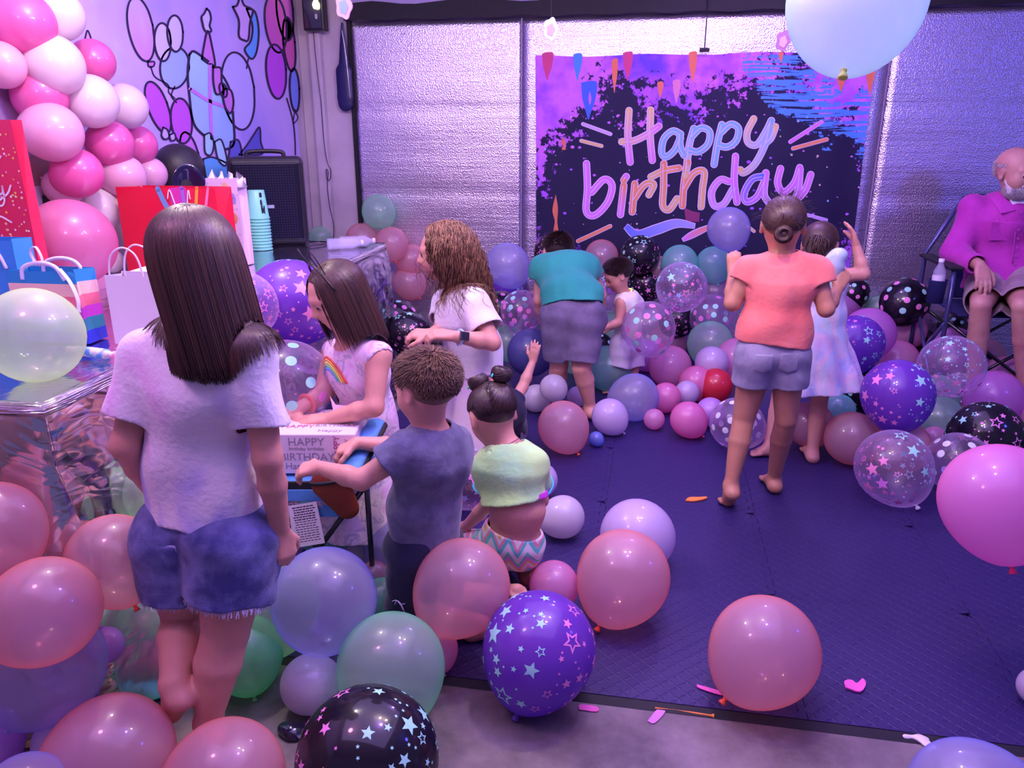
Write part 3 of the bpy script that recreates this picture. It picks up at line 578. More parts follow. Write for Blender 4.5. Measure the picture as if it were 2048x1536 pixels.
# ---------------------------------------------------------------- solid modelling on a grid (for bodies, clothes, hair)
class Field:
    def __init__(s, h): s.h = h; s.ops = []
    def cap(s, a, b, ra, rb=None, k=.02, w=None, wf=1, cut=None, fold=None, sub=False, cuts=None):
        """tapered capsule a-b; w, wf = direction and factor by which the section is widened; cut(s) = (point, normal) half space kept on -normal side; fold = (n, amp, dir)"""
        s.ops.append(('c', V(*a), V(*b), ra, ra if rb is None else rb, k, None if w is None else nz(w), wf, ([cut] if cut else [])+(cuts or []), fold, sub)); return s
    def ell(s, c, r, R=None, k=.02, cuts=None, sub=False):
        """ellipsoid; rows of R are its axes"""
        s.ops.append(('e', V(*c), V(*r), np.eye(3) if R is None else np.asarray(R), k, cuts or [], sub)); return s
    def bounds(s):
        lo, hi = V(9, 9, 9), V(-9, -9, -9)
        for o in s.ops:
            if o[-1]: continue
            if o[0] == 'c':
                r = max(o[3], o[4])*max(1, o[7])+(o[9][1] if o[9] else 0); lo = np.minimum(lo, np.minimum(o[1], o[2])-r); hi = np.maximum(hi, np.maximum(o[1], o[2])+r)
            else: r = max(o[2]); lo = np.minimum(lo, o[1]-r); hi = np.maximum(hi, o[1]+r)
        return lo-3*s.h, hi+3*s.h
    def grid(s):
        h = s.h; lo, hi = s.bounds(); n = np.ceil((hi-lo)/h).astype(int)+1
        D = np.full(n, .08, np.float32); s.lo = lo
        X = [(lo[i]+h*np.arange(n[i])).astype(np.float32) for i in range(3)]
        for o in s.ops:
            if o[0] == 'c':
                _, a, b, ra, rb, k, w, wf, cuts, fold, sub = o
                r = max(ra, rb)*max(1, wf)+(fold[1] if fold else 0); l0, h0 = np.minimum(a, b)-r, np.maximum(a, b)+r
            else:
                _, c, rr, R, k, cuts, sub = o; l0, h0 = c-max(rr), c+max(rr)
            m = k+.012+2*h; i0 = np.maximum(0, np.floor((l0-m-lo)/h).astype(int)); i1 = np.minimum(n, np.ceil((h0+m-lo)/h).astype(int)+1)
            if (i1 <= i0).any(): continue
            sl = tuple(slice(i0[j], i1[j]) for j in range(3))
            gx, gy, gz = np.meshgrid(X[0][sl[0]], X[1][sl[1]], X[2][sl[2]], indexing='ij', sparse=True)
            if o[0] == 'c':
                f = np.float32
                px, py, pz = gx-f(a[0]), gy-f(a[1]), gz-f(a[2]); ab = b-a; L2 = float(ab@ab)+1e-9
                t = np.clip((px*f(ab[0])+py*f(ab[1])+pz*f(ab[2]))/f(L2), 0, 1)
                px, py, pz = px-t*f(ab[0]), py-t*f(ab[1]), pz-t*f(ab[2])
                if w is not None:
                    q = (px*f(w[0])+py*f(w[1])+pz*f(w[2]))*f(1-1/wf); px, py, pz = px-q*f(w[0]), py-q*f(w[1]), pz-q*f(w[2])
                rad = f(ra)+t*f(rb-ra)
                if fold:
                    ax = nz(ab); e1 = nz(np.cross(ax, fold[2] if len(fold) > 2 else V(.1, 1, .2))); e2 = np.cross(ax, e1)
                    an = np.arctan2(px*f(e2[0])+py*f(e2[1])+pz*f(e2[2]), px*f(e1[0])+py*f(e1[1])+pz*f(e1[2]))
                    rad = rad+t*f(fold[1])*(np.sin(an*fold[0]+1.5*np.sin(an*2+1)))
                d = np.sqrt(px*px+py*py+pz*pz)-rad
            else:
                f = np.float32; px, py, pz = gx-f(c[0]), gy-f(c[1]), gz-f(c[2])
                q = [(px*f(R[i][0])+py*f(R[i][1])+pz*f(R[i][2]))/f(rr[i]) for i in range(3)]
                k0 = np.sqrt(q[0]**2+q[1]**2+q[2]**2); k1 = np.sqrt((q[0]/f(rr[0]))**2+(q[1]/f(rr[1]))**2+(q[2]/f(rr[2]))**2)+f(1e-6); d = k0*(k0-1)/k1
            for (cp, cn) in cuts:
                d = np.maximum(d, gx*f(cn[0])+gy*f(cn[1])+gz*f(cn[2])-f(np.dot(cp, cn)))
            cur = D[sl]; kk = np.float32(max(k, 1e-5))
            if sub:
                hh = np.maximum(kk-np.abs(cur+d), 0)/kk; D[sl] = np.maximum(cur, -d)+hh*hh*kk*np.float32(.25)
            else:
                hh = np.maximum(kk-np.abs(cur-d), 0)/kk; D[sl] = np.minimum(cur, d)-hh*hh*kk*np.float32(.25)
        s.D = D; s.X = X; return s
    def wrinkle(s, amp, fr, seed=0, dirs=None):
        rng = np.random.RandomState(seed); idx = np.nonzero(np.abs(s.D) < amp*2+3*s.h)
        P = np.stack([s.X[i][idx[i]] for i in range(3)], 1); a = 0
        for j in range(6):
            v = nz(rng.randn(3)); 
            if dirs is not None: v = nz(v*.5+np.asarray(dirs)*rng.choice([-1, 1]))
            fq = fr*rng.uniform(.6, 1.8); w = P @ (v*fq)+rng.uniform(0, 6)+.9*np.sin(P @ (rng.randn(3)*fq*.35)); a = a+np.sin(w)*(fr/fq)
        s.D[idx] -= (amp*a/3).astype(np.float32); return s
    def hollow(s, th):
        s.D = np.maximum(s.D, -(s.D+np.float32(th))); return s
    def carve(s, a, b, ra, rb=None):
        """cut a capsule shaped opening"""
        g = Field(s.h); a, b = V(*a), V(*b); rb = ra if rb is None else rb
        gx, gy, gz = np.meshgrid(*s.X, indexing='ij', sparse=True); ab = b-a; px, py, pz = gx-a[0], gy-a[1], gz-a[2]
        t = np.clip((px*ab[0]+py*ab[1]+pz*ab[2])/(ab@ab+1e-9), 0, 1); d = np.sqrt((px-t*ab[0])**2+(py-t*ab[1])**2+(pz-t*ab[2])**2)-(ra+t*(rb-ra))
        s.D = np.maximum(s.D, -d.astype(np.float32)); return s
    def keep(s, p, n):
        gx, gy, gz = np.meshgrid(*s.X, indexing='ij', sparse=True); s.D = np.maximum(s.D, (gx*n[0]+gy*n[1]+gz*n[2]-float(np.dot(p, n))).astype(np.float32)); return s
    def net(s):
        D = s.D; I = D < 0; h = s.h
        def C(a, i, j, k): return a[i:a.shape[0]-1+i, j:a.shape[1]-1+j, k:a.shape[2]-1+k]
        al = C(I, 0, 0, 0).copy(); an = al.copy()
        for i in (0, 1):
            for j in (0, 1):
                for k in (0, 1):
                    c = C(I, i, j, k); al &= c; an |= c
        act = an & ~al; ids = np.nonzero(act); n = len(ids[0]); vid = np.full(act.shape, -1, np.int32); vid[ids] = np.arange(n)
        P = np.zeros((n, 3)); cnt = np.zeros(n); cor = {}
        for i in (0, 1):
            for j in (0, 1):
                for k in (0, 1): cor[i, j, k] = D[ids[0]+i, ids[1]+j, ids[2]+k].astype(float)
        for ax in range(3):
            for u in (0, 1):
                for v in (0, 1):
                    c0 = [0, 0, 0]; o = [q for q in range(3) if q != ax]; c0[o[0]] = u; c0[o[1]] = v; c1 = list(c0); c1[ax] = 1
                    a, b = cor[tuple(c0)], cor[tuple(c1)]; m = (a < 0) != (b < 0); t = np.where(m, a/np.where(m, a-b, 1), 0)
                    q = np.tile(np.array(c0, float), (n, 1)); q[:, ax] = t; P[m] += q[m]; cnt[m] += 1
        P = P/cnt[:, None]+np.stack(ids, 1)
        P = s.lo+P*h; F = []
        for ax in range(3):
            o = [q for q in range(3) if q != ax]
            A = [slice(None)]*3; B = [slice(None)]*3; A[ax] = slice(0, -1); B[ax] = slice(1, None); a, b = I[tuple(A)], I[tuple(B)]
            x = a != b; e = np.nonzero(x); e = [np.array(q) for q in e]; ok = (e[o[0]] > 0) & (e[o[1]] > 0) & (e[o[0]] < D.shape[o[0]]-1) & (e[o[1]] < D.shape[o[1]]-1); e = [q[ok] for q in e]
            fl = a[tuple(e)]
            def g(du, dv):
                q = [w.copy() for w in e]; q[o[0]] = q[o[0]]-du; q[o[1]] = q[o[1]]-dv; return vid[q[0], q[1], q[2]]
            quad = np.stack([g(0, 0), g(1, 0), g(1, 1), g(0, 1)], 1)
            if ax == 1: fl = ~fl
            quad[~fl] = quad[~fl][:, ::-1]; F.append(quad)
        F = np.concatenate(F); F = F[:, ::-1]
        F = F[(F >= 0).all(1)]
        for _ in range(2):   # light smoothing
            S = np.zeros_like(P); c = np.zeros(n)
            for q in range(4):
                for w in ((q+1) % 4, (q+3) % 4):
                    for d in range(3): S[:, d] += np.bincount(F[:, q], P[F[:, w], d], n)
                    c += np.bincount(F[:, q], minlength=n)
            m = c > 0; P[m] = P[m]*.5+.5*S[m]/c[m][:, None]
        return P, F.astype(np.int32)
    def build(s, name, mats, parent=None, base=None):
        if not hasattr(s, 'D'): s.grid()
        P, F = s.net(); return mesh(name, P, F, mats, parent, True, base)

# ---------------------------------------------------------------- people
def hand(F, wr, d, nrm, lat, sc, curl=.35, spread=.10, thumb=1, tcurl=.2, curls=None):
    """wr wrist, d direction of the palm, nrm the back of the hand, lat towards the thumb"""
    d = nz(d); nrm = nz(nrm-d*np.dot(nrm, d)); lat0 = nz(np.cross(d, nrm)); lat = lat0*(1 if np.dot(lat, lat0) > 0 else -1)
    s = sc
    for j, o in enumerate((.75, .27, -.25, -.72)):
        kn = wr+d*s*(.064-.004*abs(j-1))+lat*o*s*.027
        F.cap(wr+d*s*.012+lat*o*s*.016, kn, .0125*s, .0105*s, k=.010)
        L = (.058, .065, .06, .048)[j]*s; p = kn; c = 0; cj = (curls[j] if curls else curl)
        for q, (fr, r0, r1) in enumerate(((.42, .0088, .0080), (.32, .0080, .0072), (.26, .0072, .0058))):
            c += cj*(1, 1.3, .9)[q]; dd = d*math.cos(c)-nrm*math.sin(c)+lat*o*spread*math.cos(c); dd = nz(dd)
            e = p+dd*L*fr; F.cap(p, e, r0*s, r1*s, k=.0035); p = e
    t0 = wr+d*s*.018+lat*s*.016; t1 = t0+nz(d*.75+lat*.75*thumb-nrm*.25)*.034*s; t2 = t1+nz(d*.95+lat*.25*thumb-nrm*(.25+tcurl))*.026*s; t3 = t2+nz(d-nrm*(.3+tcurl*2))*.018*s
    F.cap(t0, t1, .0125*s, .0105*s, k=.008).cap(t1, t2, .0098*s, .0088*s, k=.003).cap(t2, t3, .0088*s, .0068*s, k=.003)
def foot(F, an, toe, sc, lift=0, up=V(0, 0, 1)):
    """an ankle, toe tip of the toes"""
    d = nz(toe-an-up*np.dot(toe-an, up)*(.5 if lift else 1)); side = nz(np.cross(d, up)); s = sc; L = .19*s
    heel = an-d*.028*s-up*.030*s; ball = toe-d*.045*s+up*.004*s
    F.ell(heel, (.026*s, .032*s, .026*s), [side, d, up], k=.018)
    F.cap(an-up*.01*s, ball, .028*s, .019*s, k=.02, w=side, wf=1.15)
    F.cap(heel, ball, .022*s, .016*s, k=.02, w=side, wf=1.3)
    for j in range(5):
        o = (j-2)*.0125*s; F.cap(ball+side*o*1.1-up*.002, toe+side*o-d*abs(j-1)*.004*s-up*.006*s, .0095*s, .0078*s, k=.004)
def head_prims(F, c, R, h, age='kid', ear=True, beard=False):
    """R rows: right, forward, up of the head; h chin to crown"""
    r, f, u = R; T = lambda x, y, z: c+(r*x+f*y+u*z)*h
    F.ell(T(0, -.07, .12), (.375*h, .455*h, .40*h), R, k=.02)
    F.ell(T(0, .09, -.10), (.30*h, .31*h, .35*h), R, k=.03)
    F.ell(T(0, .20, -.36), (.15*h, .13*h, .11*h), R, k=.04)
    for sx in (-1, 1):
        F.ell(T(.15*sx, .22, -.14), (.13*h, .14*h, .14*h), R, k=.03)
        F.ell(T(.15*sx, .405, .02), (.085*h, .06*h, .05*h), R, k=.022, sub=True)
        F.ell(T(.14*sx, .335, .015), (.085*h, .06*h, .065*h), R, k=.008)
        F.cap(T(.06*sx, .385, .115), T(.22*sx, .33, .105), .024*h, .018*h, k=.02)
        if ear:
            F.ell(T(.385*sx, -.02, -.03), (.035*h, .075*h, .125*h), R, k=.010); F.ell(T(.42*sx, .01, -.03), (.02*h, .038*h, .07*h), R, k=.006, sub=True)
            F.ell(T(.385*sx, .0, -.13), (.03*h, .04*h, .045*h), R, k=.008)
    F.cap(T(0, .40, .04), T(0, .475, -.10), .024*h, .042*h, k=.018)
    F.ell(T(.04, .44, -.12), (.035*h, .04*h, .028*h), R, k=.012); F.ell(T(-.04, .44, -.12), (.035*h, .04*h, .028*h), R, k=.012)
    F.ell(T(0, .385, -.215), (.085*h, .045*h, .024*h), R, k=.012); F.ell(T(0, .375, -.262), (.07*h, .045*h, .026*h), R, k=.010)
    F.ell(T(0, .42, -.238), (.08*h, .035*h, .006*h), R, k=.008, sub=True)
def face_parts(root, c, R, h, eyecol, lidded, M, browcol, lip=True, brows=True):
    r, f, u = R; T = lambda x, y, z: c+(r*x+f*y+u*z)*h
    for sx in (-1, 1):
        b = MB(); n = 16
        q = nz(f*.9+r*sx*.18-u*(.25 if lidded else 0)); a1 = nz(np.cross(q, u)); a2 = np.cross(a1, q); Rm = np.stack([a1, a2, q], 1)
        prof = [(.072*math.sin(a)*h, .072*math.cos(a)*h) for a in np.linspace(.02, 1.6, 9)]
        e = T(.145*sx, .335, .015); b.lathe(prof, e, n, 0, Rm)
        for i in range(len(b.m)): b.m[i] = 2 if i < n*2 else (1 if i < n*4 else 0)
        b.out('eye', [M_EYEW, eyecol, M_PUPIL], root, True)
        b = MB()
        # upper lid with lashes
        zz = .045 if not lidded else -.005
        P = [e+(a1*x+u*(zz-abs(x)**2*5)+q*.078)*h*1 if False else e+(r*x+u*(zz-3.2*x*x)+f*(.070-.9*x*x*2))*h for x in np.linspace(-.075, .075, 7)]
        b.tube(P, [.004*h]+[.010*h]*5+[.004*h], 6, flat=.6); b.out('eyelashes', M_LASH, root, True)
        if brows:
            b = MB(); P = [T(sx*(.06+.05*i), .405-.014*i*i*.9, .125+.012*i-.006*i*i) for i in range(4)]
            b.tube(P, [.010*h, .014*h, .012*h, .005*h], 6, flat=.6); b.out('eyebrow', browcol, root, True)
    if lip:
        g = Field(.0016); g.ell(T(0, .392, -.217), (.088*h, .045*h, .020*h), R, k=.004).ell(T(0, .384, -.258), (.070*h, .045*h, .024*h), R, k=.004).ell(T(0, .43, -.238), (.09*h, .03*h, .005*h), R, k=.003, sub=True)
        g.build('lips', M_LIP, root)
def skin(name, col, col2=None):
    m = mat(name, col, .48, bump=(90, .08), sss=.12, noisecol=(col2 or tuple(c*.86 for c in col), 9, .4, .7)); return m
M_SKIN = skin('skin_light', (.74, .36, .28)); M_SKINT = skin('skin_tan', (.58, .27, .17)); M_SKINM = skin('skin_mature', (.62, .33, .27), (.5, .22, .2))
M_EYEW = mat('eye_white', (.8, .76, .78), .2); M_PUPIL = mat('pupil', (.01, .01, .01), .1, coat=1); M_IRISB = mat('iris_brown', (.12, .05, .02), .2, coat=1); M_IRISG = mat('iris_blue', (.12, .22, .3), .2, coat=1)
M_LASH = mat('lashes', (.03, .015, .015), .6); M_LIP = mat('lip_skin', (.62, .20, .22), .35); M_NAIL = mat('nail', (.8, .5, .5), .3)

class Body:
    """joints in world metres; s = size relative to a 1.3 m child"""
    def __init__(s, J, sc, h=.0045, fat=1.0, headR=None, hs=None, build=1.0):
        s.J = J; s.s = sc; s.h = h; s.fat = fat; s.lat = nz(J['sR']-J['sL']); s.R = headR; s.hs = hs or .20; s.hd = {}; s.lf = 1.0
    def torso(s, F, e=0, k=.05, ex=1.0, cuts=None, fold=None):
        J, c = s.J, s.s*s.fat; lt = s.lat; hl = nz(J['hR']-J['hL'])
        F.cap(J['chest'], J['neck']-nz(J['neck']-J['chest'])*.05*c, (.078+e)*c**0*1 if False else .078*c*ex+e, .055*c*ex+e, k=k, w=lt, wf=1.42, cuts=cuts)
        nb = J['neck']*.55+J['chest']*.45
        for q in 'LR': F.cap(nb, J['s'+q], .040*c+e, .037*c+e, k=.04, cuts=cuts)
        F.cap(J['waist'], J['chest'], .072*c*ex+e, .082*c*ex+e, k=k, w=lt, wf=1.38, cuts=cuts)
        F.cap(J['pelvis'], J['waist'], .082*c*ex+e, .074*c*ex+e, k=k, w=nz(lt+hl), wf=1.36, cuts=cuts)
    def skin(s, F, feet=('L', 'R'), arms=('L', 'R'), legs=('L', 'R')):
        J, c = s.J, s.s; s.torso(F)
        F.cap(J['neck']-V(0, 0, .02)*c, J['skull'], .042*c, .040*c, k=.03)
        for q in arms:
            a, b, w = J['s'+q], J['e'+q], J['w'+q]; f = s.fat
            F.cap(a, b, .041*c*f, .031*c*f, k=.03); m = b+(w-b)*.35; F.cap(b, m, .031*c*f, .031*c*f, k=.014); F.cap(m, w, .031*c*f, .0205*c, k=.012)
        for q in legs:
            a, b, w = J['h'+q], J['k'+q], J['a'+q]; f = s.fat
            f = s.fat*s.lf; F.cap(a, b, .074*c*f, .045*c*f, k=.03); m = b+(w-b)*.34; back = s.calf(q)
            F.cap(b, m+back*.006*c, .044*c*f, .0445*c*f, k=.004); F.cap(m+back*.006*c, w, .0445*c*f, .027*c*(.4+.6*s.lf), k=.006)
            # buttock
            F.ell(a+back*.025*c+V(0, 0, .01), (.07*c, .065*c, .07*c), None, k=.04)
        for q in feet: foot(F, J['a'+q], J['t'+q], c, lift=J.get('lift'+q, 0), up=J.get('fup'+q, V(0, 0, 1)))
    def calf(s, q):
        J = s.J; ax = nz(J['a'+q]-J['k'+q]); th = nz(J['k'+q]-J['h'+q]); v = th*-1; v = v-ax*np.dot(v, ax)
        fr = J.get('front'); 
        if np.linalg.norm(v) < .25: v = (-fr if fr is not None else V(0, -1, 0)); v = v-ax*np.dot(v, ax)
        return nz(v)
    def neckpt(s): return s.J['neck']

# hair: combed strands over a scalp, made into one mesh
def comb(roots, dirs, L, col, n=14, grav=.5, curl=0, cfreq=0, seed=0, follow=.6, wind=None):
    """roots (N,3), dirs (N,3), L lengths (N); col = list of (kind, ...) bodies to stay out of; returns (n+1,N,3)"""
    rng = np.random.RandomState(seed); P = [roots.copy()]; d = dirs.copy(); st = (L/n)[:, None]; ph = rng.uniform(0, 6.28, (len(roots), 1)); g = V(0, 0, -1)[None]
    a1 = rng.randn(len(roots), 3)
    if wind is not None: g = nz(V(0, 0, -1)+np.asarray(wind))[None]
    for i in range(n):
        d = d*follow+g*grav*(1-follow)*2; d /= np.linalg.norm(d, axis=1)[:, None]+1e-9
        if curl:
            t = i*cfreq/n*6.28; e1 = np.cross(d, V(0, 0, 1)+.001*a1); e1 /= np.linalg.norm(e1, axis=1)[:, None]+1e-9; e2 = np.cross(d, e1)
            q = P[-1]+(d+(e1*np.cos(t+ph)+e2*np.sin(t+ph))*curl)*st
        else: q = P[-1]+d*st
        for c in col:
            if c[0] == 'e':
                _, ce, rr, R = c; loc = (q-ce) @ R.T; k = np.linalg.norm(loc/rr, axis=1); m = k < 1; loc[m] /= k[m][:, None]; q = np.where(m[:, None], ce+loc @ R, q)
            else:
                _, a, b, ra, rb = c; ab = b-a; t = np.clip(((q-a) @ ab)/(ab@ab), 0, 1); cp = a+t[:, None]*ab; v = q-cp; l = np.linalg.norm(v, axis=1); r = ra+t*(rb-ra); m = l < r
                q = np.where(m[:, None], cp+v/(l[:, None]+1e-9)*r[:, None], q)
        nd = q-P[-1]; nd /= np.linalg.norm(nd, axis=1)[:, None]+1e-9; d = nd if not curl else d*.5+nd*.5; P.append(q)
    return np.stack(P)
def strands(name, P, wid, m, parent, taper=.25, seed=0, outc=None):
    """P (n+1,N,3) -> thin three sided locks"""
    n1, Nn, _ = P.shape; T = np.gradient(P, axis=0); T /= np.linalg.norm(T, axis=2)[:, :, None]+1e-9
    o = P-(P.mean(axis=(0, 1)) if outc is None else outc); e1 = np.cross(T, o); e1 /= np.linalg.norm(e1, axis=2)[:, :, None]+1e-9; e2 = np.cross(e1, T)
    w = wid*(1-(1-taper)*np.linspace(0, 1, n1)**2)[:, None, None]*np.random.RandomState(seed).uniform(.6, 1.4, (1, Nn, 1))
    A = P+e1*w; B = P-e1*w; C = P+e2*w*.8*np.sign((e2*o).sum(2))[:, :, None]
    V3 = np.stack([A, C, B], 2).reshape(-1, 3)      # index = (i*N+j)*3+k
    i, j = np.meshgrid(np.arange(n1-1), np.arange(Nn), indexing='ij'); b0 = (i*Nn+j).ravel()*3; b1 = ((i+1)*Nn+j).ravel()*3
    F = np.concatenate([np.stack([b0+k, b0+(k+1) % 3, b1+(k+1) % 3, b1+k], 1) for k in range(3)])
    return mesh(name, V3, F, m, parent, True)
def hairmat(name, c1, c2, rough=.38, tip=None):
    m, nt, b, out = nodes(name); L = nt.links.new; g = N(nt, 'ShaderNodeNewGeometry'); cr = N(nt, 'ShaderNodeValToRGB'); e = cr.color_ramp.elements
    e[0].color = rgb(*c1); e[1].color = rgb(*c2); e[0].position = .1; e[1].position = .95; L(g.outputs['Random Per Island'], cr.inputs[0])
    L(cr.outputs[0], b.inputs['Base Color']); b.inputs['Roughness'].default_value = rough; b.inputs['Specular IOR Level'].default_value = .6
    return m
def scalp(c, R, h, N_, seed, lo=-.25, grow=1.03, face=.25):
    """random points on the hairy part of the skull, with outward normals"""
    rng = np.random.RandomState(seed); v = rng.randn(N_*4, 3); v /= np.linalg.norm(v, axis=1)[:, None]
    keep = ~((np.abs(v[:, 0]) > .78) & (v[:, 2] < -.02) & (v[:, 1] > -.3)) & (v[:, 2] > lo-.25*np.clip(-v[:, 1], 0, 1)) & ~((v[:, 1] > .35) & (v[:, 2] < face+.35)) & ~((v[:, 1] > 0) & (v[:, 2] < .05)); v = v[keep][:N_]
    rr = V(.385, .465, .41)*h*grow; cc = c+R[1]*(-.07*h)+R[2]*.12*h
    return cc+(v*rr) @ R, (v/rr/np.linalg.norm(v/rr, axis=1)[:, None]) @ R, v, cc, rr
PEOPLE = {
 'A': dict(skull=(396,515,1.5), neck=(400,650,1.5), chest=(400,765,1.5), waist=(405,930,1.5), pelvis=(415,1050,1.5), sL=(298,716,1.5), eL=(250,890,1.44), wL=(325,1005,1.58), sR=(504,712,1.47), eR=(535,915,1.45), wR=(562,1062,1.5), hL=(355,1085,1.5), kL=(372,1235,1.48), aL=(348,1362,1.35), tL=(328,1412,1.4), hR=(470,1085,1.47), kR=(452,1262,1.42), aR=(416,1440,1.37), tR=(400,1490,1.45)),
 'B': dict(skull=(672,590,2.3), neck=(702,685,2.36), chest=(715,740,2.38), waist=(735,830,2.42), pelvis=(752,905,2.44), sL=(757,712,2.28), eL=(748,814,2.2), wL=(657,838,2.2), sR=(668,705,2.48), eR=(645,790,2.34), wR=(606,812,2.25), hL=(775,920,2.38), kL=(740,1040,2.25), aL=(790,1130,2.4), tL=(760,1160,2.32), hR=(725,915,2.5), kR=(705,1035,2.38), aR=(750,1120,2.5), tR=(720,1150,2.42)),
 'C': dict(skull=(852,775,1.94), neck=(868,862,1.95), chest=(865,915,1.95), waist=(850,1015,1.97), pelvis=(852,1085,1.98), sL=(818,900,1.86), eL=(722,960,1.8), wL=(640,935,1.86), sR=(905,890,2.04), eR=(800,895,2.16), wR=(715,885,2.1), hL=(828,1105,1.93), kL=(820,1225,1.93), aL=(960,1262,1.98), tL=(1055,1262,2.03), hR=(880,1105,2.05), kR=(880,1210,2.1), aR=(990,1240,2.16), tR=(1060,1245,2.2)),
 'D': dict(skull=(985,830,2.28), neck=(1022,895,2.25), chest=(1022,935,2.24), waist=(1035,1020,2.2), pelvis=(1025,1085,2.2), sL=(985,930,2.28), eL=(975,1010,2.3), wL=(930,1055,2.38), sR=(1062,930,2.24), eR=(1082,1000,2.36), wR=(1040,1060,2.5), hL=(1000,1100,2.24), kL=(925,1130,2.45), aL=(1010,1180,2.16), tL=(1045,1195,2.06), hR=(1045,1100,2.22), kR=(980,1115,2.52), aR=(1060,1150,2.26), tR=(1085,1160,2.18)),
 'E': dict(skull=(885,505,2.95), neck=(915,585,2.98), chest=(928,625,3), waist=(945,695,3.02), pelvis=(950,745,3.02), sL=(950,610,2.9), eL=(985,685,2.84), wL=(905,672,2.74), sR=(895,605,3.12), eR=(880,665,3), wR=(862,668,2.84), hL=(965,760,2.97), kL=(960,880,2.95), aL=(965,990,3), tL=(935,1015,3), hR=(935,760,3.09), kR=(930,870,3.08), aR=(935,975,3.15), tR=(905,1000,3.12)),
 'F': dict(skull=(1115,505,4.42), neck=(1120,530,4.3), chest=(1128,545,4.22), waist=(1142,590,4.05), pelvis=(1146,630,3.98), sL=(1085,535,4.25), eL=(1080,600,4.22), wL=(1090,655,4.3), sR=(1175,530,4.25), eR=(1200,590,4.35), wR=(1195,650,4.45), hL=(1118,640,3.98), kL=(1118,730,3.98), aL=(1112,808,4.08), tL=(1108,815,4.22), hR=(1172,640,3.98), kR=(1162,735,3.92), aR=(1180,812,3.97), tR=(1170,822,4.1)),
 'G': dict(skull=(1566,450,3.08), neck=(1566,512,3.08), chest=(1562,560,3.08), waist=(1550,650,3.08), pelvis=(1545,700,3.08), sL=(1500,537,3.08), eL=(1465,606,3.06), wL=(1466,545,3.18), sR=(1630,537,3.08), eR=(1652,618,3.04), wR=(1676,578,3.22), hL=(1515,715,3.08), kL=(1487,838,3.09), aL=(1462,968,3.02), tL=(1448,1008,3.08), hR=(1576,715,3.08), kR=(1572,838,3.1), aR=(1548,955,3.22), tR=(1530,968,3.34)),
 'H': dict(skull=(1640,490,3.66), neck=(1636,535,3.68), chest=(1634,570,3.7), waist=(1636,630,3.7), pelvis=(1636,675,3.7), sL=(1600,555,3.72), eL=(1585,615,3.75), wL=(1600,570,3.9), sR=(1672,552,3.68), eR=(1727,548,3.66), wR=(1712,490,3.7), hL=(1615,690,3.7), kL=(1560,790,3.75), aL=(1538,893,3.62), tL=(1500,922,3.6), hR=(1660,690,3.7), kR=(1640,795,3.68), aR=(1624,905,3.6), tR=(1608,915,3.72)),
 'I': dict(skull=(1236,550,4.42), neck=(1252,588,4.45), chest=(1258,610,4.46), waist=(1258,655,4.47), pelvis=(1255,690,4.47), sL=(1243,605,4.38), eL=(1237,645,4.34), wL=(1208,656,4.3), sR=(1268,603,4.54), eR=(1262,640,4.58), wR=(1225,655,4.56), hL=(1242,700,4.42), kL=(1233,745,4.4), aL=(1226,782,4.44), tL=(1205,790,4.42), hR=(1268,700,4.52), kR=(1266,745,4.5), aR=(1262,785,4.56), tR=(1245,790,4.54)),
 'J': dict(skull=(2033,345,4.73), neck=(2018,408,4.81), chest=(2010,440,4.81), waist=(2005,520,4.79), pelvis=(2008,562,4.75), sR=(1948,420,4.81), eR=(1908,508,4.75), wR=(1960,530,4.46), sL=(2098,415,4.78), eL=(2130,500,4.7), wL=(2080,540,4.53), hR=(1972,578,4.69), kR=(1962,610,4.37), aR=(1945,800,4.42), tR=(1920,840,4.2), hL=(2038,575,4.65), kL=(2045,612,4.31), aL=(2052,810,4.36), tL=(2045,850,4.15)),
 'K': dict(skull=(985,800,3.35), neck=(995,820,3.45), chest=(1000,830,3.5), waist=(1005,850,3.6), pelvis=(1010,860,3.68), sR=(1020,815,3.5), eR=(1045,775,3.62), wR=(1066,722,3.7), sL=(975,830,3.45), eL=(960,860,3.4), wL=(950,880,3.35), hL=(995,875,3.7), kL=(975,890,3.5), aL=(1000,895,3.7), tL=(1020,893,3.78), hR=(1025,870,3.7), kR=(1010,885,3.5), aR=(1030,885,3.7), tR=(1045,883,3.78)),
}
def strip_grid(F):
    import copy
    G_ = Field(F.h); G_.ops = []
    for o in F.ops:
        o = list(o)
        j = 8 if o[0] == 'c' else 5; o[j] = [(np.asarray(p)+nz(n)*.018, n) for p, n in o[j]]
        G_.ops.append(tuple(o))
    return G_.grid()
def shell(F, th=.008, wr=None):
    """open ended cloth shell from a field whose prims carry cuts"""
    F.grid(); 
    G_ = strip_grid(F)
    if wr: F.wrinkle(wr[0]*1.35, *wr[1:]); G_.wrinkle(wr[0]*1.35, *wr[1:])
    F.D = np.maximum(F.D, -(G_.D+np.float32(th))); return F
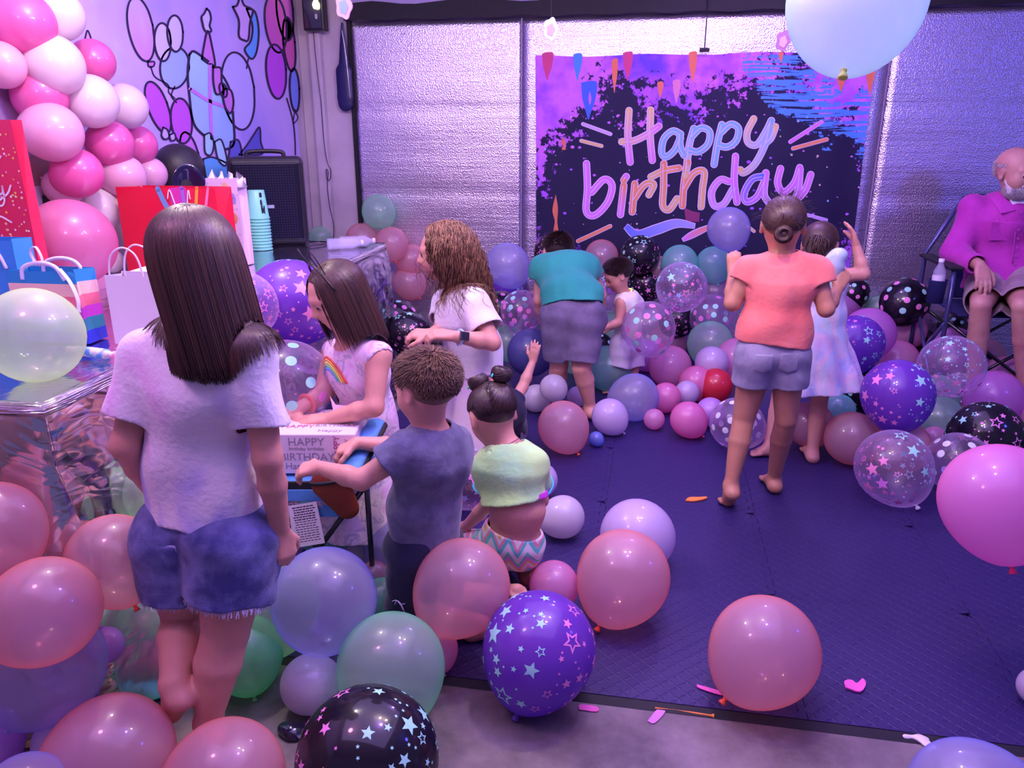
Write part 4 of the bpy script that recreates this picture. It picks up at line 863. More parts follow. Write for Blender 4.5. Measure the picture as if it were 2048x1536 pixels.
def person(key, label, sc, face, up=(0, 0, 1), hs=.2, fat=1.0, skinm=None, h=.0045, zfix=True, ear=True, front=None, feetmin=None, hands=None, noarm=(), body=True, lf=1.0):
    J = {j: aY(*v) for j, v in PEOPLE[key].items()}
    ml = .014 if J['pelvis'][1] > 1.8 else 0.
    for q in 'LR':
        J['a'+q][2] = max(J['a'+q][2], .052*sc+ml); J['t'+q][2] = max(J['t'+q][2], .016*sc+ml)
        J['k'+q][2] = max(J['k'+q][2], .05*sc+ml)
    J['front'] = nz(front) if front is not None else nz(V(face[0], face[1], 0))
    R = np.stack(axes(face, up))
    B = Body(J, sc, h, fat, R, hs); B.lf = lf; B.c = J['skull']
    base = V(J['pelvis'][0], J['pelvis'][1], ml); B.root = empty('person', base, label, 'person'); B.skinm = skinm or M_SKIN
    F = Field(h); B.skin(F); head_prims(F, B.c, R, hs, ear=ear)
    for (q, d, nrm, lat, kw) in (hands or []): hand(F, J['w'+q], nz(d), V(*nrm), V(*lat), sc*1.0, **kw)
    B.F = F
    if body: F.build('body', B.skinm, B.root)
    return B
def shirt(B, m, hem, hemn, ease=.014, sleeve=.55, sl_r=.05, sl_end=.056, neck=.052, wr=(.004, 45), name='shirt', arms='LR', th=.008, ex=1.0, h=None, flare=None, trim=None, nk=None):
    J, c = B.J, B.s; F = Field(h or B.h); hemn = nz(hemn); cut = [(hem, hemn)]
    B.torso(F, ease, k=.05, cuts=cut, ex=ex)
    # the shirt runs on below the waist as a skirt piece up to the hem
    low = J['pelvis']+(J['pelvis']-J['waist'])*.6
    F.cap(J['waist'], low, .076*c*B.fat*ex+ease, .088*c*B.fat*ex+ease+(flare or 0), k=.03, w=nz(J['hR']-J['hL']), wf=1.36, cuts=cut)
    for q in arms:
        a, b = J['s'+q], J['e'+q]; e = a+(b-a)*min(sleeve, 1); d = nz(b-a)
        F.cap(a, e+(d*.05 if sleeve <= 1 else 0), sl_r*c, sl_end*c, k=.025, cuts=[(e, d)]+cut if sleeve <= 1 else [])
        if sleeve > 1:   # long sleeve
            w = J['w'+q]; F.cap(b, w, sl_end*c, .036*c, k=.02, cuts=[(w-nz(w-b)*.03, nz(w-b))])
    shell(F, th, (wr[0], wr[1], 3) if wr else None)
    npt = nk if nk is not None else J['neck']; F.carve(npt-nz(J['skull']-npt)*.0, npt+nz(J['skull']-npt)*.2, neck*c, neck*c*1.3)
    return F.build(name, m, B.root)
def shorts(B, m, waist, waistn, frac=.55, ease=.012, flare=.012, wr=(.004, 50), name='shorts', th=.008, h=None, legs='LR', top=.08):
    J, c = B.J, B.s*B.fat; F = Field(h or B.h); cut = [(waist, nz(waistn))]
    F.cap(J['pelvis'], J['waist'], .082*c+ease, .074*c+ease, k=.05, w=nz(J['hR']-J['hL']), wf=1.36, cuts=cut)
    for q in legs:
        a, b = J['h'+q], J['k'+q]; d = nz(b-a); e = a+(b-a)*frac; cl = c*B.lf; r1 = .074*cl+(.047*cl-.074*cl)*frac
        F.cap(a, e+d*.04, .074*cl+ease, r1+ease+flare, k=.03, cuts=[(e, d)]+cut)
        F.ell(a+B.calf(q)*.025*c+V(0, 0, .01), (.07*c+ease, .065*c+ease, .07*c+ease), None, k=.04, cuts=cut)
        if frac > 1:
            w = J['a'+q]; f2 = frac-1; e2 = b+(w-b)*f2; F.cap(b, e2, .06*c, .05*c, k=.02, cuts=[(e2, nz(w-b))])
    shell(F, th, (wr[0], wr[1], 5) if wr else None); return F.build(name, m, B.root)
def headcol(B, g=1.04):
    c, R, h = B.c, B.R, B.hs
    return [('e', c+R[1]*(-.07*h)+R[2]*.12*h, V(.385, .465, .41)*h*g, R), ('e', c+R[1]*(.06*h)-R[2]*.12*h, V(.30, .33, .36)*h*g, R)]
def bodycol(B, e=.018):
    J, c = B.J, B.s
    L = [('c', J['sL'], J['sR'], .05*c+e, .05*c+e), ('c', J['neck'], J['skull'], .045*c, .05*c), ('c', J['waist'], J['chest'], .085*c+e, .09*c+e), ('c', J['sL'], J['eL'], .042*c+e, .035*c+e), ('c', J['sR'], J['eR'], .042*c+e, .035*c+e)]
    mid = (J['chest']+J['neck'])*.5; L.append(('c', mid+B.lat*.05*c, mid-B.lat*.05*c, .07*c+e, .07*c+e)); return L
def cap_hair(B, m, grow=1.05, lo=-.35, front=.30, name='hair', extra=None):
    """solid under-hair"""
    c, R, h = B.c, B.R, B.hs; F = Field(.005); r, f, u = R
    F.ell(c+f*(-.075*h)+u*.12*h, (.385*h*grow, .46*h*grow, .408*h*grow), R, k=.01, cuts=[(c+f*front*h, nz(f*1.0-u*.15)), (c+f*.05*h+u*lo*h*.3, nz(f*.9-u*1.0)), (c+u*lo*h, -u)])
    if extra: extra(F)
    return F.build(name, m, B.root)
def short_hair(B, m, n=5200, L=.035, seed=1, lo=-.3, spike=.35, wid=.0012, name='hair', swirl=(0, 0, 0), face=.3):
    c, R, h = B.c, B.R, B.hs; P, nr, v, cc, rr = scalp(c, R, h, n, seed, lo, 1.0, face); rng = np.random.RandomState(seed)
    crown = cc+(V(0, -.5, .85)*rr) @ R; t = P-crown; t /= np.linalg.norm(t, axis=1)[:, None]+1e-9
    d = nr*spike+t*(1-spike)+rng.randn(len(P), 3)*.10+np.asarray(swirl); d /= np.linalg.norm(d, axis=1)[:, None]
    Q = comb(P, d, L*rng.uniform(.7, 1.2, len(P))*np.clip(.75+.6*v[:, 2], .4, 1.1), headcol(B, .995), n=5, grav=.12, follow=.9, seed=seed)
    return strands(name, Q, wid, m, B.root, .3, seed, cc)
M_HBR = hairmat('brown_hair', (.022, .010, .009), (.10, .045, .030)); M_HDK = hairmat('dark_hair', (.012, .006, .008), (.06, .025, .022)); M_HCU = hairmat('light_brown_hair', (.10, .045, .022), (.38, .20, .10), .45)
M_HSB = hairmat('sandy_hair', (.10, .05, .03), (.30, .17, .10), .5); M_HGR = hairmat('grey_beard', (.4, .36, .38), (.75, .7, .75), .6)
# --- A: girl standing with her back to us, tie-dye tee and denim shorts
up0 = V(0, 0, 1)
B = person('A', 'long haired girl seen from behind in pastel tie-dye T-shirt and blue denim shorts', 1.03, (.22, 1, -.1), hs=.205, fat=.98, lf=1.24,
    hands=[('R', V(.12, -.02, -1), (.9, -.4, 0), (0, 1, 0), dict(curl=.55)), ('L', V(.6, .6, -.5), (-.3, .3, 1), (0, 1, 0), dict(curl=.4))])
J = B.J; A_ = B
M_TIE = ramp_mat('tie_dye', [(.33, (.40, .38, .98)), (.42, (.66, .62, .98)), (.49, (.92, .88, .96)), (.57, (.92, .86, .95)), (.64, (.88, .58, .88)), (.72, (.92, .84, .95))], 4.2, .85, 1.2, (1, 1, .5), (70, .25), 2, .2)
def denim(name, c1, c2):
    return mat(name, c1, .85, bump=(350, .3, 2), noisecol=(c2, 14, .4, .66), sheen=.2)
M_DEN = denim('blue_denim', (.035, .045, .20), (.19, .22, .50)); M_DENG = denim('grey_denim', (.22, .21, .33), (.36, .34, .48)); M_STITCH = mat('stitching', (.35, .36, .6), .8)
shirt(B, M_TIE, J['pelvis']+V(0, 0, .045), V(.10, 0, -1), ease=.020, sleeve=.68, sl_r=.052, sl_end=.063, wr=(.0065, 30), flare=.004, h=.004)
wst = J['waist']+(J['pelvis']-J['waist'])*.35
so = shorts(B, M_DEN, wst, (0, 0, 1), frac=.60, ease=.014, flare=.016, wr=(.003, 45), h=.004)
# back pocket, hem fray and belt loop
def pocket(B, q, sidec, w, hgt, m, ms, zc, e=.0165):
    J, c = B.J, B.s*B.fat; F = Field(.0035); a = J['h'+q]; d = nz(J['k'+q]-a)
    F.cap(J['pelvis'], J['waist'], .082*c+e, .074*c+e, k=.05, w=nz(J['hR']-J['hL']), wf=1.36); F.cap(a, a+d*.15, .074*c+e, .07*c+e, k=.03); F.ell(a+B.calf(q)*.025*c+V(0, 0, .01), (.07*c+e, .065*c+e, .07*c+e), None, k=.04)
    F.grid(); ctr = a+V(*sidec)
    for (p, n_) in ((ctr+B.lat*w/2, B.lat), (ctr-B.lat*w/2, -B.lat), (ctr+V(0, 0, hgt/2), V(0, 0, 1)), (ctr-V(0, 0, hgt/2), V(.35, 0, -1)), (ctr-V(0, 0, hgt/2), V(-.35, 0, -1)), (a+V(0, .03, 0), B.J['front'])): F.keep(p, nz(n_))
    return F.build('pocket', m, B.root)
M_DENF = denim('faded_denim', (.06, .075, .29), (.24, .28, .58))
for q, sc_, w_, hh in (('L', (.030, 0, .005), .105, .095),): pocket(B, q, sc_, w_+.006, hh+.006, M_STITCH, None, 0, .0215); pocket(B, q, sc_, w_, hh, M_DENF, None, 0, .0245)
for q in 'LR':   # frayed white threads along the cut-off hem
    a, b = J['h'+q], J['k'+q]; d = nz(b-a); e = a+(b-a)*.60; r_, f_, u_ = axes(d, V(0, 1, 0)); rg = random.Random(3); mb = MB(); R0 = (.074+(.047-.074)*.60)*B.s*B.fat*B.lf+.014+.0145
    for k in range(340):
        t = rg.uniform(0, 6.283); p = e+(r_*math.cos(t)+u_*math.sin(t))*(R0-.004); mb.tube([p-d*.004, p+d*rg.uniform(.005, .016)+V(rg.uniform(-.004, .004), rg.uniform(-.004, .004), 0)], [.0012, .0006], 3, cap=False)
    mb.out('frayed_hem', mat('fray_thread', (.7, .7, .9), .9), B.root)
mb = MB(); wl = [wst+(V(math.cos(t)*.118, math.sin(t)*.088, -.012)) for t in np.linspace(math.pi, 2*math.pi, 9)]
def locks(B, n, L, seed, m, part=0.0, lo=-.2, wid=.0016, sweep=(0, 0, 0), wind=None, col=None, curl=0, cf=0, follow=.62, steps=16, name='hair', face=.25, grow=1.02, lj=.12, down=.25, taper=.25, spread=1., back=.55, crop=None):
    c, R, h = B.c, B.R, B.hs; P, nr, v, cc, rr = scalp(c, R, h, n, seed, lo, grow, face); rng = np.random.RandomState(seed+5)
    if crop is not None: ok = ~((v[:, 1] > crop) & (v[:, 2] < .75)); P, nr, v = P[ok], nr[ok], v[ok]
    r, f, u = R
    side = np.sign(v[:, 0]-part+rng.randn(len(v))*.04)[:, None]; fr_ = np.clip(v[:, 1:2]+.5, 0, 1); tan = side*r[None]*(.12+.8*fr_*spread)-f[None]*back-u[None]*(down+.8*(1-fr_)); d = tan-nr*(tan*nr).sum(1)[:, None]
    d = d/(np.linalg.norm(d, axis=1)[:, None]+1e-9)+nr*.18+np.asarray(sweep); d /= np.linalg.norm(d, axis=1)[:, None]
    # strands rooted low on the skull are cut to end at the same height
    zr = (P-cc) @ u/(rr[2]); LL = (L+h*.30*zr)*rng.uniform(1-lj, 1+lj, len(P))
    Q = comb(P, d, LL, headcol(B, grow+.015)+(col or []), n=steps, grav=.55, follow=follow, curl=curl, cfreq=cf, seed=seed, wind=wind)
    return strands(name, Q, wid, m, B.root, taper, seed, cc)
locks(B, 7000, .255, 2, M_HBR, part=.05, lo=-.45, wind=(.22, -.06, 0), col=bodycol(B, .022), wid=.0019, steps=18, lj=.10)
cap_hair(B, M_HBR, 1.04, -.4, .25, 'under_hair')

# --- B: girl with headband leaning over the present
fB = nz(V(-.74, -.66, -.48)); upB = V(-.2, -.1, 1)
B = person('B', 'girl in sleeveless pink dress and wire headband with both hands on the wrapped present', 1.02, fB, upB, hs=.2, fat=.95, ear=False, front=V(-.8, -.6, 0),
    hands=[('L', V(-1, -.10, -.10), (0, -.2, 1), (0, 1, .1), dict(curl=.07, spread=.12, thumb=.9)), ('R', V(-.62, -.55, -.26), (0, -.35, 1), (1, .2, 0), dict(curl=.14, spread=.16))])
J = B.J; B_ = B
M_DRS = ramp_mat('pink_print_dress', [(.30, (.75, .42, .70)), (.44, (.88, .62, .82)), (.52, (.92, .78, .86)), (.58, (.55, .42, .62)), (.61, (.9, .74, .86)), (.74, (.86, .5, .76))], 16, .85, .6, (1, 1, 1), (60, .2), 4)
hemB = J['kL']+V(0, 0, -.03)
def dress(B, m, hem, rad, nfold=11, amp=.012, ease=.014, name='dress', sleeve=None, waistk=.0, wr=(.003, 40), th=.008, ctr=None):
    J, c = B.J, B.s; F = Field(B.h); B.torso(F, ease, k=.05); d = nz(hem-J['waist'])
    F.cap(J['waist'], hem+d*.06, .08*c*B.fat+ease-.006, rad, k=.02, w=nz(J['hR']-J['hL']), wf=1.15, fold=(nfold, amp), cuts=[(hem, d)])
    if sleeve:
        for q in 'LR':
            a, b = J['s'+q], J['e'+q]; e = a+(b-a)*sleeve; F.cap(a, e+nz(b-a)*.04, .05*c, .056*c, k=.02, cuts=[(e, nz(b-a))])
    shell(F, th, (wr[0], wr[1], 2)); F.carve(J['neck'], J['neck']+nz(J['skull']-J['neck'])*.2, .056*c, .075*c)
    if not sleeve:
        for q in 'LR':
            a, b = J['s'+q], J['e'+q]; F.carve(a+nz(b-a)*.02+nz(a-J['neck'])*.035*c, b, .050*c, .06*c)
    return F.build(name, m, B.root)
dress(B, M_DRS, (J['kL']+J['kR'])*.5+V(0, 0, -.05), .20, 10, .013, ease=.012)
# rainbow band printed across the chest as a raised transfer
def chest_pt(B, x, z, off=.0): 
    J = B.J; fr = J['front']; p = J['chest']+(J['neck']-J['chest'])*z+B.lat*x; return p
RB = [(.9, .12, .1), (.95, .45, .08), (.95, .85, .2), (.2, .7, .3), (.2, .35, .9)]
fr = B.J['front']
for k, cc_ in enumerate(RB):
    F = Field(.003); B.torso(F, .0165, k=.05); F.grid(); F.hollow(.004)
    rr_ = .090-.009*k; ctr = J['chest']-V(0, 0, .035)+fr*.05-B.lat*.005
    gx, gy, gz = np.meshgrid(*F.X, indexing='ij', sparse=True); lx = (gx-ctr[0])*B.lat[0]+(gy-ctr[1])*B.lat[1]+(gz-ctr[2])*B.lat[2]; lz = gz-ctr[2]; dd = np.sqrt(lx*lx+lz*lz)
    F.D = np.maximum(F.D, np.maximum(np.abs(dd-rr_)-.0045, -(lz-.02)).astype(np.float32)); F.keep(J['chest']+fr*.02, -fr)
    F.build('printed_rainbow', mat('ink_%d' % k, cc_, .7), B.root)
locks(B, 5600, .215, 6, M_HBR, part=-.1, lo=-.3, col=bodycol(B, .018), wid=.0016, follow=.5, steps=16, face=.22, lj=.08, back=1.6, spread=.5, crop=-.18, wind=(.29, .19, 0))
cap_hair(B, M_HBR, 1.04, -.35, .2, 'under_hair')
face_parts(B.root, B.c, B.R, B.hs, M_IRISB, True, None, M_HBR)
r, f, u = B.R; T = lambda x, y, z: B.c+(r*x+f*y+u*z)*B.hs
hb = MB(); hb.tube([T(.44*math.cos(t), .05+.06*math.sin(t), .0+.62*math.sin(t)*1.0) for t in np.linspace(.25, math.pi-.25, 18)], .0035, 8)
hbo = hb.out('headband', M_BLACKP, B.root, True)
for sx in (-1, 1):
    e = MB(); P = [T(.20*sx, .07, .58), T(.24*sx, .10, .78), T(.36*sx, .08, .86), T(.40*sx, .07, .70), T(.37*sx, .06, .46)]; e.tube(catmull(P, 5), .0018, 6); e.out('wire_cat_ear', M_BLACKP, hbo, True)
wb = MB(); w = J['wR']; dd = nz(J['wR']-J['eR']); r1, f1, u1 = axes(dd, V(0, 0, 1)); wb.tube([w-dd*.02+(r1*math.cos(t)+u1*math.sin(t))*.029 for t in np.linspace(0, 6.283, 25)], .0055, 8, cap=False, flat=1.5)
wb.out('bracelet', mat('neon_coral_band', (1, .16, .10), .35), B.root, True)

# --- C: boy kneeling, back to us
B = person('C', 'short haired boy in dark grey T-shirt and navy shorts kneeling at the present', .95, (-.86, .42, -.28), (-.1, .1, 1), hs=.2, fat=.95, front=V(-.8, .5, 0), skinm=M_SKIN,
    hands=[('L', V(-1, .1, -.25), (0, -.4, 1), (.0, 1, .3), dict(curl=.5)), ('R', V(-.8, -.3, -.35), (-.2, -.1, 1), (-.3, -1, 0), dict(curl=.65))])
J = B.J; C_ = B
M_GRY = mat('grey_jersey', (.105, .11, .19), .9, bump=(80, .2), sheen=.25, noisecol=((.15, .15, .25), 30, .4, .6)); M_NVY = mat('navy_jersey', (.012, .012, .05), .85, bump=(80, .2), sheen=.2)
shirt(B, M_GRY, J['pelvis']+V(0, 0, .012), V(.12, 0, -1), ease=.018, sleeve=.52, sl_r=.053, sl_end=.066, wr=(.005, 38), flare=.006)
shorts(B, M_NVY, J['waist'], (0, 0, 1), frac=.95, ease=.016, flare=.022, wr=(.005, 40))
face_parts(B.root, B.c, B.R, B.hs, M_IRISG, False, None, M_HSB)
short_hair(B, M_HSB, 7500, .026, 3, lo=-.45, spike=.12, wid=.0013, face=.32); cap_hair(B, M_HSB, 1.02, -.25, .28, 'under_hair')
lg = MB(); p0_ = J['hL']+(J['kL']-J['hL'])*.62+V(-.01, -.083, 0); P = [p0_+V(-.022, 0, .012), p0_+V(-.008, -.002, .018), p0_+V(.004, -.002, .006), p0_+V(.012, 0, -.016), p0_+V(.02, 0, -.03)]
lg.tube(catmull(P, 4), [.0015]*6+[.0035]*6+[.001]*5, 6, flat=.5); lg.tube([P[2], P[2]+V(.013, 0, .004)], .0012, 5); lg.tube([P[1], P[1]+V(-.006, 0, -.014)], .0012, 5); lg.out('leaping_cat_badge', mat('white_print', (.8, .8, .85), .6), B.root)

# --- D: girl with two hair buns kneeling
B = person('D', 'small girl with two dark hair buns in neon yellow crop top kneeling on the mat', .88, (-.55, .70, -.62), (-.25, .25, 1), hs=.195, fat=.90, front=V(-.4, .9, 0), skinm=M_SKIN,
    hands=[('L', V(-.5, .7, -.3), (0, -.4, 1), (.0, 1, .3), dict(curl=.4)), ('R', V(-.5, .7, -.3), (0, -.4, 1), (.0, 1, .3), dict(curl=.4))])
J = B.J; D_ = B
M_NEON = mat('neon_yellow_jersey', (.60, 1.0, .36), .85, bump=(50, .2), sheen=.1, noisecol=((.50, 1, .50), 7, .45, .65)); M_MAG = mat('magenta_trim', (.62, .06, .62), .7); M_CYT = mat('cyan_trim', (.1, .6, .9), .7)
hem = J['waist']+(J['chest']-J['waist'])*.30
shirt(B, M_NEON, hem, nz(J['waist']-J['chest']), ease=.016, sleeve=.55, sl_r=.054, sl_end=.062, wr=(.004, 40), flare=0, neck=.056)
def band(B, ctr, n_, m, w=.014, name='waistband', e=.014, which='torso'):
    F = Field(.0035); B.torso(F, e, k=.05); F.grid(); F.hollow(.006); n_ = nz(n_); F.keep(ctr+n_*w/2, n_); F.keep(ctr-n_*w/2, -n_); return F.build(name, m, B.root)
band(B, hem, nz(J['waist']-J['chest']), M_MAG, .020, 'elastic_band')
for q in 'LR':
    a, b = J['s'+q], J['e'+q]; e = a+(b-a)*.55; d = nz(b-a); r1, f1, u1 = axes(d, V(0, 0, 1)); mb = MB(); mb.tube([e+(r1*math.cos(t)+u1*math.sin(t))*.0545 for t in np.linspace(0, 6.283, 33)], .004, 8, cap=False); mb.out('sleeve_trim', M_CYT, B.root, True)
def chevron_mat():
    m, nt, b, out = nodes('chevron_cotton'); L = nt.links.new; tc = N(nt, 'ShaderNodeTexCoord'); sp = N(nt, 'ShaderNodeSeparateXYZ'); L(tc.outputs['Object'], sp.inputs[0])
    a = N(nt, 'ShaderNodeMath', operation='PINGPONG'); a.inputs[1].default_value = .030; L(sp.outputs[0], a.inputs[0]); nn = N(nt, 'ShaderNodeTexNoise'); nn.inputs['Scale'].default_value = 14; L(tc.outputs['Object'], nn.inputs['Vector'])
    s1 = N(nt, 'ShaderNodeMath', operation='MULTIPLY_ADD'); s1.inputs[1].default_value = 1.8; L(a.outputs[0], s1.inputs[0]); L(sp.outputs[2], s1.inputs[2]); s2 = N(nt, 'ShaderNodeMath', operation='MULTIPLY_ADD'); s2.inputs[1].default_value = .02; L(nn.outputs['Fac'], s2.inputs[0]); L(s1.outputs[0], s2.inputs[2])
    fr_ = N(nt, 'ShaderNodeMath', operation='MULTIPLY'); fr_.inputs[1].default_value = 8; L(s2.outputs[0], fr_.inputs[0]); f2 = N(nt, 'ShaderNodeMath', operation='FRACT'); L(fr_.outputs[0], f2.inputs[0])
    cr = N(nt, 'ShaderNodeValToRGB'); cr.color_ramp.interpolation = 'CONSTANT'; e = cr.color_ramp.elements; cols = [(0, (.9, .9, .8)), (.14, (.15, .7, .6)), (.3, (.95, .35, .45)), (.42, (.92, .9, .8)), (.56, (.98, .65, .15)), (.66, (.85, .35, .8)), (.8, (.15, .85, .4)), (.9, (.92, .88, .9))]
    while len(e) < len(cols): e.new(.5)
    for i, (p, c) in enumerate(cols): e[i].position = p; e[i].color = rgb(*c)
    L(f2.outputs[0], cr.inputs[0]); L(cr.outputs[0], b.inputs['Base Color']); b.inputs['Roughness'].default_value = .85; return m
shorts(B, chevron_mat(), J['pelvis']+(J['waist']-J['pelvis'])*.45, nz(J['waist']-J['pelvis']), frac=.9, ease=.012, flare=.004, wr=(.003, 45), name='patterned_leggings')
c, R, h = B.c, B.R, B.hs; r, f, u = R
def backcomb(B, m, n, seed, tgt, name='hair', wid=.0013, lo=-.35):
    """hair pulled tight over the skull towards gathering points"""
    c, R, h = B.c, B.R, B.hs; P, nr, v, cc, rr = scalp(c, R, h, n, seed, lo, 1.0, .15); tg = np.array([t for t in tgt]); dist = np.linalg.norm(P[:, None]-tg[None], axis=2); pick = dist.argmin(1); T_ = tg[pick]; Q = [P]; S = 9
    for i in range(1, S):
        q = P+(T_-P)*(i/(S-1)); loc = (q-cc) @ R.T; k = np.linalg.norm(loc/(rr*1.035), axis=1); q = cc+(loc/np.minimum(k, 1)[:, None]) @ R; Q.append(q)
    return strands(name, np.stack(Q), wid, m, B.root, .7, seed, cc)
def bun(B, p, rad, m, seed, ax=None, name='hair_bun'):
    rg = np.random.RandomState(seed); ax = nz(ax if ax is not None else p-B.c); e1 = nz(np.cross(ax, V(.2, .9, .3))); e2 = np.cross(ax, e1); n = 260; S = 26; out = []
    ph = rg.uniform(0, 6.28, n); tr = rg.uniform(0, 6.28, n); 
    for i in range(S):
        t = i/(S-1)*4.5; a = ph+t; m_ = tr+t*.6; rr_ = rad*(.60+.38*np.cos(m_)); zz = rad*.62*np.sin(m_); out.append(p+e1*(np.cos(a)*rr_)[:, None]+e2*(np.sin(a)*rr_)[:, None]+ax*zz[:, None])
    o = strands(name, np.stack(out), .0022, m, B.root, .6, seed, p); F = Field(.004); F.ell(p, (rad*.8, rad*.8, rad*.55), [e1, e2, ax], k=.01); F.build('bun_core', m, o); return o
bL, bR = aY(957, 764, 2.30), aY(1003, 748, 2.30)
backcomb(B, M_HDK, 4200, 8, [bL-u*.02, bR-u*.02]); cap_hair(B, M_HDK, .985, -.30, .2, 'under_hair'); bun(B, bL, .034, M_HDK, 1); bun(B, bR, .034, M_HDK, 2)
for (p, cc_) in ((aY(935, 775, 2.28), (.1, .9, .25)), (aY(982, 752, 2.27), (.05, .6, .5)), (aY(934, 812, 2.26), (.1, .5, .9))):
    mb = MB(); mb.tube([p-u*.004, p+r*.008+u*.004, p+r*.014-u*.003], [.0035, .005, .003], 8); mb.out('hair_clip', mat('clip_plastic', cc_, .3), B.root, True)
F = Field(.003); nk = J['neck']; mb = MB(); nd = nz(J['skull']-J['neck']); r1, f1, u1 = axes(nd, V(0, 1, 0)); mb.tube([nk+nd*.012+(r1*math.cos(t)+u1*math.sin(t))*.047 for t in np.linspace(0, 6.283, 33)], .0013, 6, cap=False); mb.out('necklace_cord', M_HDK, B.root, True)
# --- E: curly haired girl walking left
B = person('E', 'girl with long curly light brown hair, white T-shirt, pale skirt and blue wristwatch', 1.05, (-.95, -.22, -.12), (-.05, 0, 1), hs=.205, fat=.98, front=V(-.85, -.5, 0),
    hands=[('L', V(-.95, -.2, .12), (.1, -.3, 1), (.0, 1, .3), dict(curl=.5)), ('R', V(-.95, -.1, .0), (0, -.4, 1), (.0, -1, .3), dict(curl=.5))])
J = B.J; M_WHT = mat('white_jersey', (.86, .82, .9), .85, bump=(60, .2), sheen=.2)
M_PALE = mat('cream_skirt', (.82, .70, .72), .85, bump=(30, .2), noisecol=((.78, .60, .74), 4, .4, .65))
def skirt(B, m, top, hem, rad, nf, amp, wr=(.003, 30), name='skirt', h=None, wf=1.15):
    J, c = B.J, B.s; F = Field(h or B.h); d = nz(hem-top); F.cap(top, hem+d*.06, .085*c+.016, rad, k=.02, w=nz(J['hR']-J['hL']), wf=wf, fold=(nf, amp), cuts=[(hem, d), (top, -d)]); shell(F, .008, (wr[0], wr[1], 7)); return F.build(name, m, B.root)
skirt(B, M_PALE, J['waist'], (J['kL']+J['kR'])/2-V(0, 0, .12), .19, 9, .014)
shirt(B, M_WHT, J['pelvis']+V(0, 0, .02), V(.1, 0, -1), ease=.022, sleeve=.62, sl_r=.056, sl_end=.068, wr=(.005, 32), flare=.008)
sd = MB(); M_STRP = mat('lilac_strap', (.66, .6, .9), .6)
b_ = MB(); w = J['wL']; dd = nz(J['wL']-J['eL']); r1, f1, u1 = axes(dd, V(0, 0, 1)); b_.tube([w-dd*.035+(r1*math.cos(t)+u1*math.sin(t))*.026 for t in np.linspace(0, 6.283, 25)], .004, 8, cap=False, flat=2.5)
wt = b_.out('watch', mat('pale_blue_strap', (.45, .75, .95), .5), B.root, True)
b_ = MB(); out_ = nz(V(.1, -1, .5)-dd*np.dot(V(.1, -1, .5), dd)); sd_ = np.cross(dd, out_); cpt = w-dd*.035+out_*.031; b_.box((-.019, -.017, -.005), (.019, .017, .006), 0, np.stack([dd, sd_, out_], 1), cpt); bevel(b_.out('watch_face', mat('watch_glass', (.02, .02, .03), .1, coat=1), wt), .003)
locks(B, 5200, .30, 12, M_HCU, part=.0, lo=-.35, col=bodycol(B, .02), wid=.0024, follow=.70, steps=26, face=.35, lj=.2, curl=.85, cf=5.0, back=1.35, crop=-.05, grow=1.06, wind=(.25, 0, 0))
cap_hair(B, M_HCU, 1.08, -.35, .22, 'under_hair'); face_parts(B.root, B.c, B.R, B.hs, M_IRISB, False, None, M_HCU)

# --- F: boy bending over at the banner
B = person('F', 'boy in a teal T-shirt and grey shorts bending down into the balloons at the banner', 1.08, (-.15, .75, -.8), (0, .8, .5), hs=.2, fat=1.05, front=V(0, 1, -.2), skinm=M_SKIN,
    hands=[('L', V(.1, .4, -.8), (-1, 0, 0), (0, 1, 0), dict(curl=.3)), ('R', V(-.1, .5, -.8), (1, 0, 0), (0, 1, 0), dict(curl=.3))])
J = B.J; M_TEAL = mat('teal_jersey', (.015, .29, .24), .88, bump=(60, .2), sheen=.1, noisecol=((.02, .34, .26), 4, .4, .6)); M_GSH = mat('grey_cotton', (.13, .11, .19), .9, bump=(90, .25), noisecol=((.17, .14, .24), 12, .4, .6))
shirt(B, M_TEAL, J['waist']+(J['pelvis']-J['waist'])*.45, nz(J['pelvis']-J['waist'])+V(0, 0, -.5), ease=.024, sleeve=.35, sl_r=.058, sl_end=.066, wr=(.005, 34), flare=.004)
shorts(B, M_GSH, J['waist'], nz(J['waist']-J['pelvis']), frac=.88, ease=.014, flare=.020, wr=(.006, 36))
short_hair(B, M_HDK, 3500, .03, 9, spike=.2); cap_hair(B, M_HDK, 1.02, -.25, .3, 'under_hair')

# --- G: girl in coral top, back to us
B = person('G', 'girl in neon coral top and grey denim shorts with her back turned, raising a balloon', 1.0, (.10, 1, -.12), hs=.2, fat=.98, skinm=M_SKINT, front=V(.1, 1, 0),
    hands=[('L', V(.0, .3, 1), (0, -1, .3), (1, 0, 0), dict(curl=.75, tcurl=.6)), ('R', V(.35, .4, .8), (0, -1, .2), (-1, 0, 0), dict(curl=.6))])
J = B.J; G_B = B; M_COR = mat('coral_jersey', (1.0, .20, .17), .8, bump=(60, .2), sheen=.3, noisecol=((1, .28, .24), 5, .4, .6))
shirt(B, M_COR, J['pelvis']+V(0, 0, .045), V(-.12, 0, -1), ease=.016, sleeve=.36, sl_r=.052, sl_end=.056, wr=(.006, 32), flare=.004, h=.004)
shorts(B, M_DENG, J['waist']+(J['pelvis']-J['waist'])*.3, (0, 0, 1), frac=.42, ease=.012, flare=.010, wr=(.0025, 45), h=.004)
for q, o in (('L', .01), ('R', -.01)): pocket(B, q, (o, 0, .0), .07, .08, M_DENG, None, 0, .0158)
backcomb(B, M_HBR, 4800, 14, [B.c-B.R[1]*.105-B.R[2]*.02], lo=-.35); cap_hair(B, M_HBR, .985, -.35, .2, 'under_hair')
bun(B, B.c-B.R[1]*.105-B.R[2]*.035, .033, M_HBR, 4, -B.R[1], 'hair_knot')
